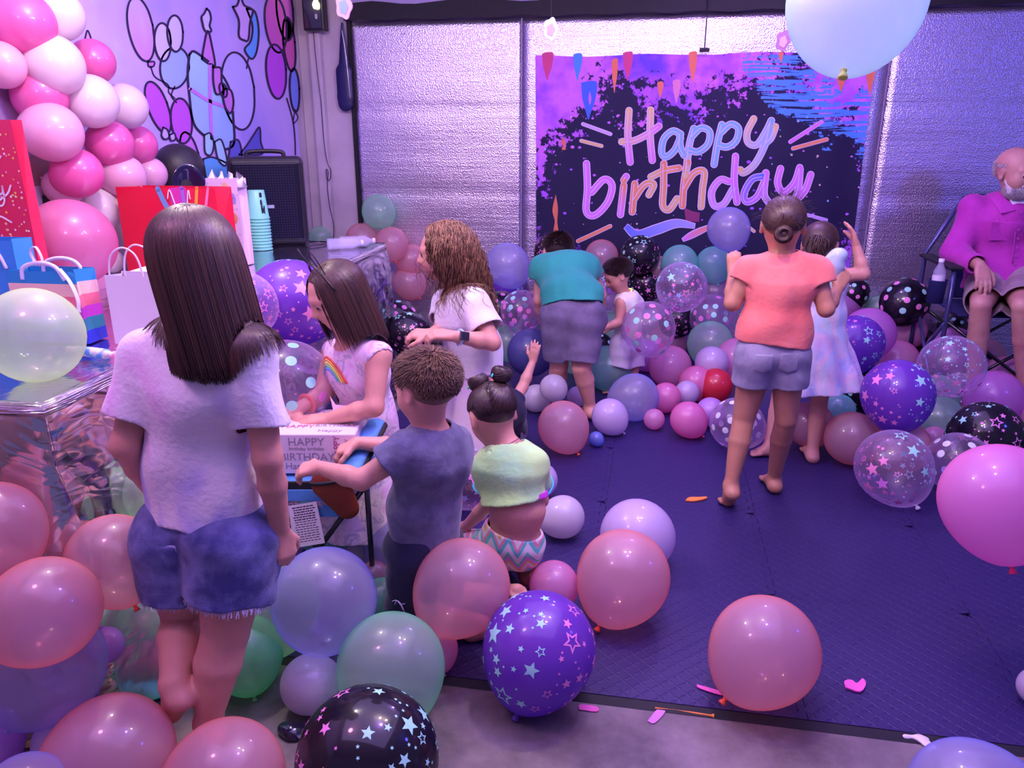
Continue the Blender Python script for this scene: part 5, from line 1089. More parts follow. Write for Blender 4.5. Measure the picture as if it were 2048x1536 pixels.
P, nr, v, cc, rr = scalp(B.c, B.R, B.hs, 160, 5, -.2, 1.02, .2); fly = comb(P, nr+.5*np.random.RandomState(1).randn(*nr.shape), np.full(len(P), .045), [], n=8, grav=.2, follow=.95, curl=.4, cfreq=1); strands('loose_hair', fly, .0006, M_HBR, B.root)

# --- H: girl in pastel dress behind, arm raised
B = person('H', 'girl in pastel tie-dye dress behind the coral top girl, one arm raised', .92, (.35, .9, -.05), hs=.195, fat=.95, skinm=M_SKIN, front=V(.2, 1, 0),
    hands=[('R', V(-.35, .1, 1), (.9, 0, .3), (0, 1, 0), dict(curl=.2, spread=.15)), ('L', V(.2, .4, .8), (0, -1, 0), (1, 0, 0), dict(curl=.4))])
J = B.J; M_PAS = ramp_mat('pastel_tie_dye', [(.32, (.50, .58, .95)), (.45, (.80, .72, .92)), (.55, (.92, .68, .84)), (.64, (.62, .76, .96)), (.74, (.90, .80, .9))], 5, .85, 1.6, (1.6, 1.6, .4), (50, .2), 3, .2)
dress(B, M_PAS, V(J['pelvis'][0]+.01, J['pelvis'][1], .36), .215, 12, .014, ease=.014, sleeve=.3)
backcomb(B, M_HBR, 3600, 21, [B.c-B.R[1]*.10+B.R[2]*.035], lo=-.3); cap_hair(B, M_HBR, .985, -.3, .2, 'under_hair')
tp = B.c-B.R[1]*.10+B.R[2]*.035; rg = np.random.RandomState(3); rt_ = tp+rg.randn(420, 3)*.008; dr = np.tile(-B.R[1]*.8+V(.25, 0, .1), (420, 1))+rg.randn(420, 3)*.22
strands('ponytail', comb(rt_, dr/np.linalg.norm(dr, axis=1)[:, None], .15*rg.uniform(.8, 1.1, 420), headcol(B, 1.03), n=12, grav=.5, follow=.7, curl=.35, cfreq=2), .0022, M_HBR, B.root)
b_ = MB(); b_.tube([tp+V(.0, 0, .012), tp+V(.014, -.01, 0), tp+V(.01, -.012, -.016)], [.006, .009, .005], 8); b_.out('hair_ribbon', mat('green_ribbon', (.4, .95, .75), .5), B.root, True)

# --- I: toddler
B = person('I', 'dark haired toddler in a cream vest and white shorts with a glowing yellow neck ring', .70, (-.86, -.30, -.55), (-.3, 0, 1), hs=.172, fat=1.05, h=.0038, skinm=M_SKIN, front=V(-.9, -.35, 0),
    hands=[('L', V(-1, -.1, -.1), (0, -.3, 1), (0, 1, .3), dict(curl=.4)), ('R', V(-1, 0, -.1), (0, -.3, 1), (0, -1, .3), dict(curl=.4))])
J = B.J; M_CRM = mat('cream_cotton', (.85, .82, .76), .88, bump=(60, .2), noisecol=((.86, .86, .66), 9, .5, .62)); M_WH2 = mat('white_cotton', (.86, .82, .9), .88, bump=(60, .2))
F = Field(.004); B.torso(F, .012, k=.04, cuts=[(J['pelvis']+V(0, 0, -.01), V(0, 0, -1))]); shell(F, .007, (.003, 50, 3)); F.carve(J['neck'], J['neck']+V(0, 0, .03), .036, .045)
for q in 'LR': F.carve(J['s'+q]+nz(J['s'+q]-J['neck'])*.02, J['e'+q], .034, .04)
F.build('vest', M_CRM, B.root); shorts(B, M_WH2, J['waist'], (0, 0, 1), frac=.72, ease=.012, flare=.016, wr=(.004, 50))
nd = nz(J['skull']-J['neck']); r1, f1, u1 = axes(nd, V(0, 1, 0)); b_ = MB(); b_.tube([J['neck']+nd*.012+(r1*math.cos(t)+u1*math.sin(t))*.040 for t in np.linspace(0, 6.283, 33)], .0032, 8, cap=False)
mg, ntg, bg_, og_ = nodes('glow_tube'); bg_.inputs['Base Color'].default_value = rgb(1, .85, .2); bg_.inputs['Emission Color'].default_value = rgb(1, .75, .15); bg_.inputs['Emission Strength'].default_value = 1.2
b_.out('glow_necklace', mg, B.root, True)
short_hair(B, M_HDK, 4500, .028, 17, lo=-.3, spike=.12, wid=.0013, face=.35); cap_hair(B, M_HDK, 1.03, -.2, .30, 'under_hair'); face_parts(B.root, B.c, B.R, B.hs, M_IRISB, True, None, M_HDK)

# --- K: crouching child mostly hidden
B = person('K', 'child crouching low behind the small girl with buns, only a bare forearm showing', .85, (-.3, .9, -.2), hs=.19, skinm=M_SKIN, front=V(-.3, .9, 0),
    hands=[('R', V(.15, 0, 1), (0, -1, 0), (-1, 0, 0), dict(curl=.12, spread=.2)), ('L', V(-.3, .5, -.5), (0, -1, 0), (1, 0, 0), dict(curl=.3))])
J = B.J; shirt(B, M_NVY, J['pelvis'], nz(J['pelvis']-J['waist']), ease=.014, sleeve=.6, wr=(.003, 40)); shorts(B, M_GSH, J['waist'], nz(J['waist']-J['pelvis']), frac=.7)
short_hair(B, M_HDK, 2500, .03, 19); cap_hair(B, M_HDK, 1.02, -.25, .3, 'under_hair')

# --- J: seated man
B = person('J', 'bald man with white beard in magenta shirt and khaki shorts seated in the camping chair', 1.34, (.42, -.88, -.16), (0, 0, 1), hs=.245, fat=1.08, skinm=M_SKINM, front=V(0, -1, 0), h=.005, lf=.80,
    hands=[('R', V(.05, -.75, -.75), (0, -.6, .8), (1, 0, .3), dict(curl=.28, spread=.16)), ('L', V(-.1, -.8, -.6), (0, -.6, .8), (-1, 0, .3), dict(curl=.3))])
J = B.J; c, R, h = B.c, B.R, B.hs; r, f, u = R; M_SH = mat('magenta_shirt', (.46, .025, .36), .85, bump=(70, .25), sheen=.1, noisecol=((.52, .035, .42), 7, .4, .6)); M_KHA = mat('khaki_shorts', (.34, .24, .28), .85, bump=(80, .25))
shirt(B, M_SH, J['pelvis']+V(0, 0, -.03), V(0, -.3, -1), ease=.026, sleeve=1.3, sl_r=.060, sl_end=.050, wr=(.009, 24), flare=.0, neck=.05, th=.009, nk=J['neck']+V(0, 0, .02))
shorts(B, M_KHA, J['waist'], (0, 0, 1), frac=.80, ease=.012, flare=.016, wr=(.005, 30))
M_BTN = mat('button_plastic', (.45, .1, .4), .4); fr = nz(V(0, -1, 0)); cx_ = (J['chest']+J['neck'])/2
def on_front(B, x, z, e=.04):
    """point on the chest surface: x along the shoulders, z up from the waist 0 to the neck 1"""
    J = B.J; p = J['waist']+(J['neck']-J['waist'])*z; hw = .125*B.s; return p+B.lat*x+fr*(.014+.085*B.s*math.sqrt(max(.05, 1-(x/(hw*1.35))**2))+e)
for k in range(7):
    b_ = MB(); b_.lathe([(.0, .003), (.006, .003), (.006, 0)], on_front(B, .0, .9-.15*k, .030), 10, 0, np.stack([V(1, 0, 0), V(0, 0, 1), fr], 1)); b_.out('button', M_BTN, B.root)
b_ = MB(); b_.tube([on_front(B, .012, .92-.1*k, .027) for k in range(10)], .0025, 6); b_.out('button_placket', M_SH, B.root, True)
for sx in (-1, 1):
    nkc = J['neck']+V(0, 0, .012); g = [nkc+V(sx*.066, .02, .055), nkc+V(sx*.074, -.065, .045), nkc+V(sx*.020, -.150, -.035), nkc+V(sx*.090, -.150, -.055), nkc+V(sx*.118, -.04, .02)]
    b_ = MB(); b_.add(g, [(0, 1, 4), (1, 2, 3), (1, 3, 4)]); o = b_.out('collar', M_SH, B.root); s_ = o.modifiers.new('s', 'SOLIDIFY'); s_.thickness = .006
    P = [on_front(B, sx*x, z, .034) for x, z in ((.045, .70), (.135, .70), (.135, .66), (.09, .62), (.045, .66))]; b_ = MB(); b_.add(P, [(0, 1, 2, 3, 4)]); o = b_.out('pocket_flap', M_SH, B.root); s_ = o.modifiers.new('s', 'SOLIDIFY'); s_.thickness = .006
    b_ = MB(); b_.box((-.045, -.002, -.05), (.045, .002, .05), 0, None, on_front(B, sx*.09, .58, .03)); bevel(b_.out('chest_pocket', M_SH, B.root), .003)
b_ = MB(); nkc = J['neck']; b_.add([nkc+V(-.045, -.105, .03), nkc+V(.045, -.105, .03), nkc+V(0, -.145, -.05)], [(0, 1, 2)]); o = b_.out('undershirt', mat('white_undershirt', (.85, .85, .95), .8), B.root); s_ = o.modifiers.new('s', 'SOLIDIFY'); s_.thickness = .006
face_parts(B.root, c, R, h, M_IRISB, True, None, M_HGR)
# beard and moustache, hair fringe
F = Field(.004); F.ell(c+(f*.16-u*.33)*h, (.20*h, .22*h, .19*h), R, k=.03, cuts=[(c+(-u*.20)*h, u)]); F.cap(c+(r*.29+f*.02-u*.06)*h, c+(r*.17+f*.18-u*.34)*h, .05*h, .10*h, k=.03); F.cap(c+(-r*.29+f*.02-u*.06)*h, c+(-r*.17+f*.18-u*.34)*h, .05*h, .10*h, k=.03); F.cap(c+(r*.11+f*.37-u*.22)*h, c+(f*.42-u*.17)*h, .03*h, .03*h, k=.02); F.cap(c+(-r*.11+f*.37-u*.22)*h, c+(f*.42-u*.17)*h, .03*h, .03*h, k=.02)
F.grid().wrinkle(.002, 300, 2); bd = F.build('beard', M_HGR, B.root)
rg = np.random.RandomState(6); n_ = 2600; v = rg.randn(n_*3, 3); v /= np.linalg.norm(v, axis=1)[:, None]; v = v[(v[:, 2] < .12) & (v[:, 1] > -.35)][:n_]; P = c+(V(0, .12, -.27)*h) @ R+(v*V(.235, .30, .23)*h) @ R
dn = v @ R*.6+V(0, 0, -.7); strands('beard_hair', comb(P, dn/np.linalg.norm(dn, axis=1)[:, None], np.full(len(P), .022), [], n=4, grav=.2, follow=.9), .0010, M_HGR, bd)
P, nr, v, cc, rr = scalp(c, R, h, 4000, 31, -.45, .99, .2); m_ = (v[:, 2] < .15) & (v[:, 1] < .25); P, nr = P[m_], nr[m_]; dn = nr*.15-u[None]-f[None]*.3; strands('fringe_hair', comb(P, dn/np.linalg.norm(dn, axis=1)[:, None], np.full(len(P), .015), headcol(B, 1.0), n=4, grav=.2, follow=.9), .0010, M_HGR, B.root)
# ---------------------------------------------------------------- painted cloths: ribbons and flat shapes laid on a surface
def vcol_mat(name, rough=.7, sheen=0):
    m, nt, b, out = nodes(name); a = N(nt, 'ShaderNodeAttribute'); a.attribute_name = 'Col'; nt.links.new(a.outputs['Color'], b.inputs['Base Color']); b.inputs['Roughness'].default_value = rough; return m
M_INK = vcol_mat('cloth_print')
class Ink:
    """shapes in picture pixels mapped by fn(x, y, lift) onto a cloth; one coloured mesh"""
    def __init__(s, fn): s.fn = fn; s.v = []; s.f = []; s.c = []
    def ribbon(s, pts, w, c0, c1=None, lift=1, closed=False, n=6, taper=False, mid=None):
        P = catmull([V(*p) for p in pts], n) if len(pts) > 2 else [V(*pts[0])+(V(*pts[1])-V(*pts[0]))*t for t in np.linspace(0, 1, 5)]
        c1 = c1 or c0; L = len(P); k0 = len(s.v)
        for i, p in enumerate(P):
            t = nz(P[min(i+1, L-1)]-P[max(i-1, 0)]); nn = V(-t[1], t[0]); f = i/(L-1); ww = w*(.35+.65*math.sin(math.pi*min(1, max(0, .12+f*.8)))) if taper else w
            for sg in (-1, 1): s.v.append(s.fn(*(p+nn*ww*sg), lift))
            col = [c0[j]*(1-f)+c1[j]*f for j in range(3)] if mid is None else ([c0[j]*(1-2*f)+mid[j]*2*f for j in range(3)] if f < .5 else [mid[j]*(2-2*f)+c1[j]*(2*f-1) for j in range(3)])
            s.c += [col, col]
        s.f += [(k0+2*i, k0+2*i+1, k0+2*i+3, k0+2*i+2) for i in range(L-1)]
        if not taper:
            for e, (p, q) in enumerate(((P[0], P[1]), (P[-1], P[-2]))):
                s.disc(p, w, c0 if e == 0 else c1, lift)
    def disc(s, p, r, c, lift=1, n=12, ry=None, rot=0):
        k0 = len(s.v); ry = ry or r
        for k in range(n):
            a = 2*math.pi*k/n; x, y = r*math.cos(a), ry*math.sin(a); s.v.append(s.fn(p[0]+x*math.cos(rot)-y*math.sin(rot), p[1]+x*math.sin(rot)+y*math.cos(rot), lift)); s.c.append(c)
        s.f.append(tuple(range(k0, k0+n)))
    def poly(s, pts, c, lift=1, smooth=True, n=6, c2=None):
        P = catmull([V(*p) for p in pts]+[V(*pts[0])], n)[:-1] if smooth else [V(*p) for p in pts]; k0 = len(s.v); ys = [p[1] for p in P]; y0, y1 = min(ys), max(ys)
        for p in P:
            s.v.append(s.fn(p[0], p[1], lift)); t = (p[1]-y0)/(y1-y0+1e-6); s.c.append([c[j]*(1-t)+(c2 or c)[j]*t for j in range(3)])
        s.f.append(tuple(range(k0, k0+len(P))))
        return P
    def build(s, name, parent, m=None):
        o = mesh(name, s.v, s.f, m or M_INK, parent); at = o.data.color_attributes.new('Col', 'FLOAT_COLOR', 'POINT')
        at.data.foreach_set('color', np.array([[*c, 1] for c in s.c], np.float32).ravel()); return o

# ---- birthday banner
BY = WY-.075
bTL, bTR = aY(1071, 111, BY), aY(1755, 100, BY); bBL, bBR = aY(1073, 585, BY), aY(1692, 590, BY)
def bwave(x, z): return .006*math.sin(x*9+z*2)+.004*math.sin(x*21+1)+.005*math.sin(z*7+x*3)
def ban_mat():
    m, nt, b, out = nodes('banner_cloth'); L = nt.links.new; uv = N(nt, 'ShaderNodeAttribute'); uv.attribute_name = 'uvc'
    sp = N(nt, 'ShaderNodeSeparateXYZ'); L(uv.outputs['Vector'], sp.inputs[0])
    def noise(sc, det, stretch=(1, 1, 1), rough=.6, rot=0):
        mp = N(nt, 'ShaderNodeMapping'); mp.inputs['Scale'].default_value = stretch; mp.inputs['Rotation'].default_value = (0, 0, rot); L(uv.outputs['Vector'], mp.inputs[0]); n_ = N(nt, 'ShaderNodeTexNoise'); n_.inputs['Scale'].default_value = sc; n_.inputs['Detail'].default_value = det; n_.inputs['Roughness'].default_value = rough; L(mp.outputs[0], n_.inputs['Vector']); return n_.outputs['Fac']
    def M(op, a, b_=None, c_=None):
        q = N(nt, 'ShaderNodeMath', operation=op)
        for i, x in enumerate((a, b_, c_)):
            if x is None: continue
            if isinstance(x, (int, float)): q.inputs[i].default_value = x
            else: L(x, q.inputs[i])
        return q.outputs[0]
    u, v = sp.outputs[0], sp.outputs[1]          # v = 0 at the bottom
    big = noise(3.2, 3); fine = noise(38, 6, (1, .7, 1), .75); mid = noise(11, 5, (1, .6, 1), .7)
    left = M('MULTIPLY', M('MAXIMUM', M('SUBTRACT', .22, u), 0), 1.5); right = M('MULTIPLY', M('MAXIMUM', M('SUBTRACT', u, .82), 0), 1.2)
    hgt = M('ADD', M('ADD', M('MULTIPLY', v, 1.0), left), right)
    val = M('ADD', M('ADD', M('ADD', hgt, M('MULTIPLY', M('SUBTRACT', big, .5), .75)), M('MULTIPLY', M('SUBTRACT', mid, .5), .75)), M('MULTIPLY', M('SUBTRACT', fine, .5), .9))
    mask = M('GREATER_THAN', val, .87)
    low = M('GREATER_THAN', M('ADD', M('ADD', M('MULTIPLY', M('SUBTRACT', .2, v), 1.3), M('MULTIPLY', M('ABSOLUTE', M('SUBTRACT', u, .5)), .9)), M('MULTIPLY', M('SUBTRACT', fine, .5), 1.2)), .42)
    vo = N(nt, 'ShaderNodeTexVoronoi'); vo.inputs['Scale'].default_value = 42; L(uv.outputs['Vector'], vo.inputs['Vector']); vc = N(nt, 'ShaderNodeSeparateColor'); L(vo.outputs['Color'], vc.inputs[0])
    dots = M('MULTIPLY', M('LESS_THAN', vo.outputs['Distance'], M('MULTIPLY', vc.outputs[0], .28)), M('GREATER_THAN', M('ADD', vc.outputs[1], M('MULTIPLY', big, .5)), .92))
    tot = M('MAXIMUM', M('MAXIMUM', mask, M('MULTIPLY', low, .8)), dots)
    cr = N(nt, 'ShaderNodeValToRGB'); e = cr.color_ramp.elements; cols = [(.28, (.03, .02, .62)), (.40, (.16, .06, .85)), (.47, (.42, .10, .92)), (.54, (.68, .18, .88)), (.62, (.40, .12, .95)), (.72, (.15, .06, .8))]
    while len(e) < len(cols): e.new(.5)
    for i, (p, c) in enumerate(cols): e[i].position = p; e[i].color = rgb(*c)
    L(M('ADD', M('MULTIPLY', noise(2.1, 4, (1.6, .6, 1)), .8), M('MULTIPLY', noise(14, 3), .2)), cr.inputs[0])
    st = noise(9, 4, (.6, 9, 1), .6, .45); sm = M('MULTIPLY', M('MULTIPLY', M('GREATER_THAN', M('ADD', u, M('MULTIPLY', M('SUBTRACT', mid, .5), .35)), .66), M('GREATER_THAN', st, .47)), M('LESS_THAN', M('ABSOLUTE', M('SUBTRACT', M('ADD', M('ADD', v, M('MULTIPLY', M('SUBTRACT', u, .62), .75)), M('MULTIPLY', M('SUBTRACT', mid, .5), .5)), .97)), .10))
    mx0 = N(nt, 'ShaderNodeMix', data_type='RGBA'); L(sm, mx0.inputs[0]); L(cr.outputs[0], mx0.inputs[6]); mx0.inputs[7].default_value = rgb(.08, .3, .85)
    mx = N(nt, 'ShaderNodeMix', data_type='RGBA'); L(M('MAXIMUM', tot, sm), mx.inputs[0]); mx.inputs[6].default_value = rgb(.006, .002, .045); L(mx0.outputs[2], mx.inputs[7])
    L(mx.outputs[2], b.inputs['Base Color']); b.inputs['Roughness'].default_value = .75; return m
root = empty('birthday_banner', ((bTL+bTR)/2), 'dark cloth banner with paint splatters reading Happy birthday, hung on the foil wall', 'banner')
nu_, nv_ = 70, 50; vs = []; uvc = []
for j in range(nv_+1):
    for i in range(nu_+1):
        a, t = i/nu_, j/nv_; p = (bTL*(1-a)+bTR*a)*(1-t)+(bBL*(1-a)+bBR*a)*t; sag = -.012*math.sin(a*math.pi*3)**2*(1-t); vs.append((p[0], BY+bwave(p[0], p[2]), p[2]+sag)); uvc.append((a*1.0, 1-t, 0))
fs = [(j*(nu_+1)+i, (j+1)*(nu_+1)+i, (j+1)*(nu_+1)+i+1, j*(nu_+1)+i+1) for j in range(nv_) for i in range(nu_)]
o = mesh('banner_cloth', vs, fs, ban_mat(), root, True); at = o.data.attributes.new('uvc', 'FLOAT_VECTOR', 'POINT'); at.data.foreach_set('vector', np.array(uvc, np.float32).ravel())
def bfn(cx, cy, lift=1):
    p = aY(1050+cx/2.8444, 60+cy/2.8444, BY); return (p[0], BY+bwave(p[0], p[2])-.0012-.0011*lift, p[2])
ik = Ink(bfn); GO, PK, CY, OR, LI, BL = (.75, .55, .22), (.72, .22, .80), (.22, .50, .95), (.80, .30, .14), (.62, .42, .92), (.12, .2, .9); OUT = (.78, .62, .98)
ST = [([(592, 458), (585, 600), (598, 752)], GO, PK), ([(715, 455), (712, 600), (724, 742)], GO, PK), ([(550, 636), (620, 630), (700, 592), (762, 548)], GO, PK),
 ([(885, 592), (840, 575), (790, 620), (778, 695), (802, 722), (850, 685), (884, 615)], CY, CY), ([(882, 590), (882, 660), (905, 712)], CY, CY),
 ([(960, 560), (935, 650), (920, 770), (912, 830)], CY, GO), ([(948, 605), (1000, 558), (1050, 580), (1040, 650), (985, 692), (932, 682)], CY, CY),
 ([(1120, 538), (1095, 640), (1075, 765)], CY, CY), ([(1115, 582), (1170, 536), (1215, 562), (1200, 630), (1150, 665), (1098, 655)], CY, CY),
 ([(1302, 505), (1265, 580), (1270, 640), (1320, 652), (1370, 580), (1402, 515)], GO, CY), ([(1400, 520), (1370, 640), (1310, 760), (1245, 812), (1225, 795)], CY, GO), ([(1424, 550), (1400, 612), (1372, 640)], GO, CY),
 ([(350, 760), (356, 900), (350, 1030), (400, 1052), (470, 980), (495, 885), (450, 850), (380, 922)], PK, PK), ([(562, 885), (543, 1050)], OR, PK), ([(576, 834), (562, 855)], PK, OR),
 ([(625, 875), (610, 1035)], OR, OR), ([(620, 962), (668, 892), (705, 870), (732, 882), (705, 938)], OR, GO), ([(790, 760), (788, 900), (784, 1000), (820, 1022), (865, 960)], OR, GO), ([(716, 836), (790, 802), (876, 785)], GO, OR),
 ([(926, 752), (905, 870), (895, 1000)], OR, OR), ([(903, 902), (960, 815), (1018, 805), (1010, 900), (1002, 1005)], OR, GO),
 ([(1160, 862), (1110, 852), (1062, 920), (1076, 998), (1130, 990), (1182, 905)], PK, LI), ([(1197, 718), (1190, 860), (1206, 980)], PK, PK),
 ([(1352, 832), (1292, 850), (1247, 930), (1262, 978), (1320, 950), (1362, 862)], BL, PK), ([(1370, 812), (1360, 930), (1386, 982)], PK, LI),
 ([(1452, 788), (1436, 870), (1470, 922), (1530, 870), (1562, 782)], PK, PK), ([(1564, 790), (1550, 920), (1500, 1040), (1440, 1090)], PK, LI), ([(1624, 822), (1595, 905), (1560, 950)], PK, PK)]
for P, a, b2 in ST: ik.ribbon(P, 21, OUT, lift=1)
for P, a, b2 in ST: ik.ribbon(P, 16.5, a, b2, lift=2)
for P, a, b2 in ST: ik.ribbon([(x-5, y+3) for x, y in P], 2.2, OUT, lift=3)
for P, a, w in (([(330, 535), (486, 592)], LI, 8), ([(320, 630), (436, 660)], GO, 8), ([(1686, 524), (1508, 636)], PK, 9), ([(1716, 622), (1524, 674)], OR, 9), ([(485, 1115), (302, 1200)], OR, 9), ([(1600, 1050), (1712, 1080)], LI, 7), ([(1268, 1118), (1304, 1146)], GO, 7)):
    ik.ribbon(P, w+3, OUT, lift=1); ik.ribbon(P, w, a, lift=2)
ik.ribbon([(572, 1115), (640, 1165), (750, 1135), (860, 1100), (968, 1115)], 31, OUT, lift=1, taper=True, n=8); ik.ribbon([(574, 1116), (640, 1165), (750, 1135), (860, 1100), (964, 1115)], 26, BL, (.4, .4, .95), lift=2, taper=True, n=8)
ik.ribbon([(1060, 1115), (960, 1160), (895, 1195)], 21, OUT, lift=1, taper=True, n=8); ik.ribbon([(1058, 1117), (960, 1160), (900, 1193)], 16, OR, PK, lift=2, taper=True, n=8)
ik.build('lettering', root)
ik = Ink(bfn); rd, bl2, orn_ = (.62, .06, .22), (.06, .3, .85), (.75, .20, .10)
for (x, y, w, l, c) in ((130, 135, 32, 150, rd), (300, 140, 25, 150, bl2), (365, 300, 45, 210, (.05, .14, .7)), (510, 170, 18, 190, orn_), (585, 130, 28, 160, rd), (955, 130, 24, 170, orn_), (770, 300, 17, 90, orn_), (862, 290, 22, 130, (.7, .25, .45)), (1455, 130, 12, 60, orn_), (1800, 210, 34, 140, orn_), (1965, 130, 34, 240, orn_), (220, 610, 14, 70, orn_), (175, 935, 18, 220, orn_)):
    pts = [(x-w, y), (x, y-8), (x+w, y), (x+w*.8, y+l*.45), (x+w*.25, y+l*.8), (x-w*.1, y+l), (x-w*.5, y+l*.7), (x-w*.85, y+l*.4)]
    if w < 19 and y > 300: pts = [(x, y), (x+w*.7, y+l*.35), (x+w*.5, y+l*.7), (x+w*.8, y+l), (x-w*.8, y+l), (x-w*.3, y+l*.7), (x-w, y+l*.4)]
    ik.poly(pts, c, .6)
ik.poly([(1145, 1010), (1145, 1090), (1190, 1090), (1190, 1010)] if False else [(905, 1010), (915, 1088), (990, 1092), (995, 1040), (950, 1030)], (.25, .03, .14), .6, False)
rg = random.Random(2)
for k in range(60): ik.disc((rg.uniform(70, 1900), rg.uniform(480, 1130)), rg.uniform(2, 7), rg.choice([(.5, .3, .95), (.3, .6, .95), (.7, .3, .9), (.7, .6, .4)]), .6, 7)
tag(ik.build('paint_marking', root), kind='stuff')

# ---- mural on the left wall: balloons, party hats, a present, star and crescent in black outline
MX = WX+.012
def mfn(cx, cy, lift=0): 
    p = aX(cx/2.9257, cy/2.9257, MX); return (MX+.0012*lift, p[1], p[2])
M_MUR = ramp_mat('mural_cloth', [(.30, (.36, .30, .85)), (.45, (.50, .38, .88)), (.60, (.58, .44, .90)), (.72, (.42, .40, .92))], 1.6, .8, .4, (1, 1, 1), (7, .35), 3)
root = empty('mural_cloth', (MX, 4, 1.8), 'lavender wall hanging printed with outlined balloons, party hats and a present', 'wall hanging')
y0, y1, z0, z1 = 3.02, 5.26, 1.12, 2.60; vs = []; K = 30
for j in range(K+1):
    for i in range(K+1): y = y0+(y1-y0)*i/K; z = z0+(z1-z0)*j/K; vs.append((MX+.0006*math.sin(y*12+z*3), y, z))
mesh('cloth', vs, [(j*(K+1)+i, (j+1)*(K+1)+i, (j+1)*(K+1)+i+1, j*(K+1)+i+1) for j in range(K) for i in range(K)], M_MUR, root, True)
LN = (.02, .008, .06); PKM, MAG, CYA, BLU, LAV = (.62, .22, .72), (.55, .10, .72), (.42, .74, .95), (.12, .42, .95), (.60, .45, .92)
ik = Ink(mfn)
def shp(pts, c, w=6, c2=None, lift=1):
    P = ik.poly(pts, c, lift, c2=c2); ik.ribbon([tuple(p) for p in P[::2]]+[tuple(P[0])], w, LN, lift=lift+1, n=2)
def bal(cx, cy, rx, ry, c, tilt=0, lift=1, w=6, c2=None):
    P = []
    for k in range(12):
        a = 2*math.pi*k/12; x, y = rx*math.cos(a), ry*math.sin(a)*(1.12 if math.sin(a) > 0 else 1); P.append((cx+x*math.cos(tilt)-y*math.sin(tilt), cy+x*math.sin(tilt)+y*math.cos(tilt)))
    shp(P, c, w, c2, lift)
bal(820, 160, 72, 180, LAV, -.2, c2=(.65, .30, .78)); shp([(862, 362), (900, 362), (895, 388), (868, 388)], PKM, 5)
bal(1020, 390, 85, 115, (.36, .52, .95), .1); bal(948, 240, 48, 105, (.66, .60, .97), -.05, 2); bal(1020, 190, 46, 100, (.66, .60, .97), -.05, 3)
ik.ribbon([(880, 390), (905, 450), (980, 495), (985, 540), (1020, 575)], 4, LN, lift=2); ik.ribbon([(1020, 505), (1000, 560), (1030, 600)], 4, LN, lift=2)
shp([(1178, 345), (1190, 270), (1212, 180), (1235, 260), (1255, 385), (1215, 372)], PKM, 6, lift=2)
shp([(1205, 50), (1222, 70), (1230, 110), (1222, 150), (1232, 180), (1210, 190), (1190, 170), (1182, 140), (1175, 100), (1190, 80)], (.66, .6, .97), 6, lift=3)
bal(920, 620, 58, 150, MAG, -.35, 1); bal(1058, 700, 62, 125, MAG, -.1, 2); bal(1110, 910, 50, 140, (.62, .2, .75), -.25, 1)
# present box with a bow
shp([(1105, 320), (1130, 300), (1190, 340), (1250, 390), (1310, 460), (1350, 560), (1362, 700), (1365, 840), (1300, 870), (1200, 800), (1130, 720), (1105, 560), (1095, 430)], CYA, 7, (.34, .55, .95), 2)
ik.ribbon([(1225, 370), (1225, 560), (1235, 810)], 10, (.62, .25, .85), lift=4); ik.ribbon([(1108, 520), (1220, 590), (1360, 640)], 10, (.62, .25, .85), lift=4)
shp([(1240, 395), (1285, 400), (1290, 470), (1300, 530), (1260, 550), (1242, 480)], PKM, 6, lift=5); shp([(1305, 520), (1345, 530), (1360, 600), (1345, 660), (1318, 640), (1300, 580)], PKM, 6, lift=5); bal(1298, 525, 20, 40, MAG, -.3, 6)
bal(1390, 520, 95, 215, (.52, .48, .95), -.12, 1)
shp([(1360, 40), (1385, 30), (1405, -20), (1425, 30), (1475, 60), (1460, 130), (1450, 230), (1425, 235), (1395, 210), (1395, 120)], (.66, .45, .92), 6, lift=2)
shp([(1440, 50), (1490, 70), (1512, 180), (1500, 300), (1470, 345), (1430, 290), (1465, 240), (1475, 150)], BLU, 6, lift=1)
bal(1610, 130, 62, 160, (.66, .12, .55), -.12, 2); bal(1665, 60, 48, 160, (.62, .14, .62), -.1, 1); bal(1690, 250, 34, 150, (.66, .12, .45), -.1, 1); bal(1612, 410, 58, 150, (.56, .08, .78), -.08, 3); bal(1722, 520, 28, 120, (.2, .3, .9), -.05, 1)
ik.ribbon([(1675, 575), (1710, 700), (1722, 800), (1726, 905)], 3.5, LN, lift=4); ik.ribbon([(1725, 640), (1712, 720), (1740, 690), (1725, 650)], 3, LN, lift=4); ik.ribbon([(1450, 345), (1440, 400)], 4, LN, lift=3)
shp([(1395, 905), (1440, 850), (1480, 790), (1515, 745), (1522, 830), (1530, 900)], (.10, .10, .55), 5, lift=3)
shp([(1345, 830), (1390, 820), (1410, 900), (1390, 1010), (1330, 1010)], (.12, .12, .6), 5, lift=3); shp([(1190, 790), (1225, 780), (1245, 840), (1230, 905), (1195, 890)], CYA, 5, lift=4); shp([(1250, 830), (1290, 820), (1322, 930), (1310, 970), (1270, 930)], CYA, 5, lift=4)
shp([(1185, 930), (1240, 920), (1330, 960), (1370, 1000), (1360, 1060), (1200, 1060)], (.12, .45, .9), 5, lift=3)
shp([(495, 225), (510, 178), (535, 245), (515, 238)], (.66, .3, .7), 5); shp([(950, 745), (975, 760), (985, 800), (960, 815), (940, 790)], LAV, 5, lift=3); shp([(985, 790), (1015, 780), (1020, 815), (995, 822)], LAV, 5, lift=4)
tag(ik.build('printed_marking', root), kind='stuff')
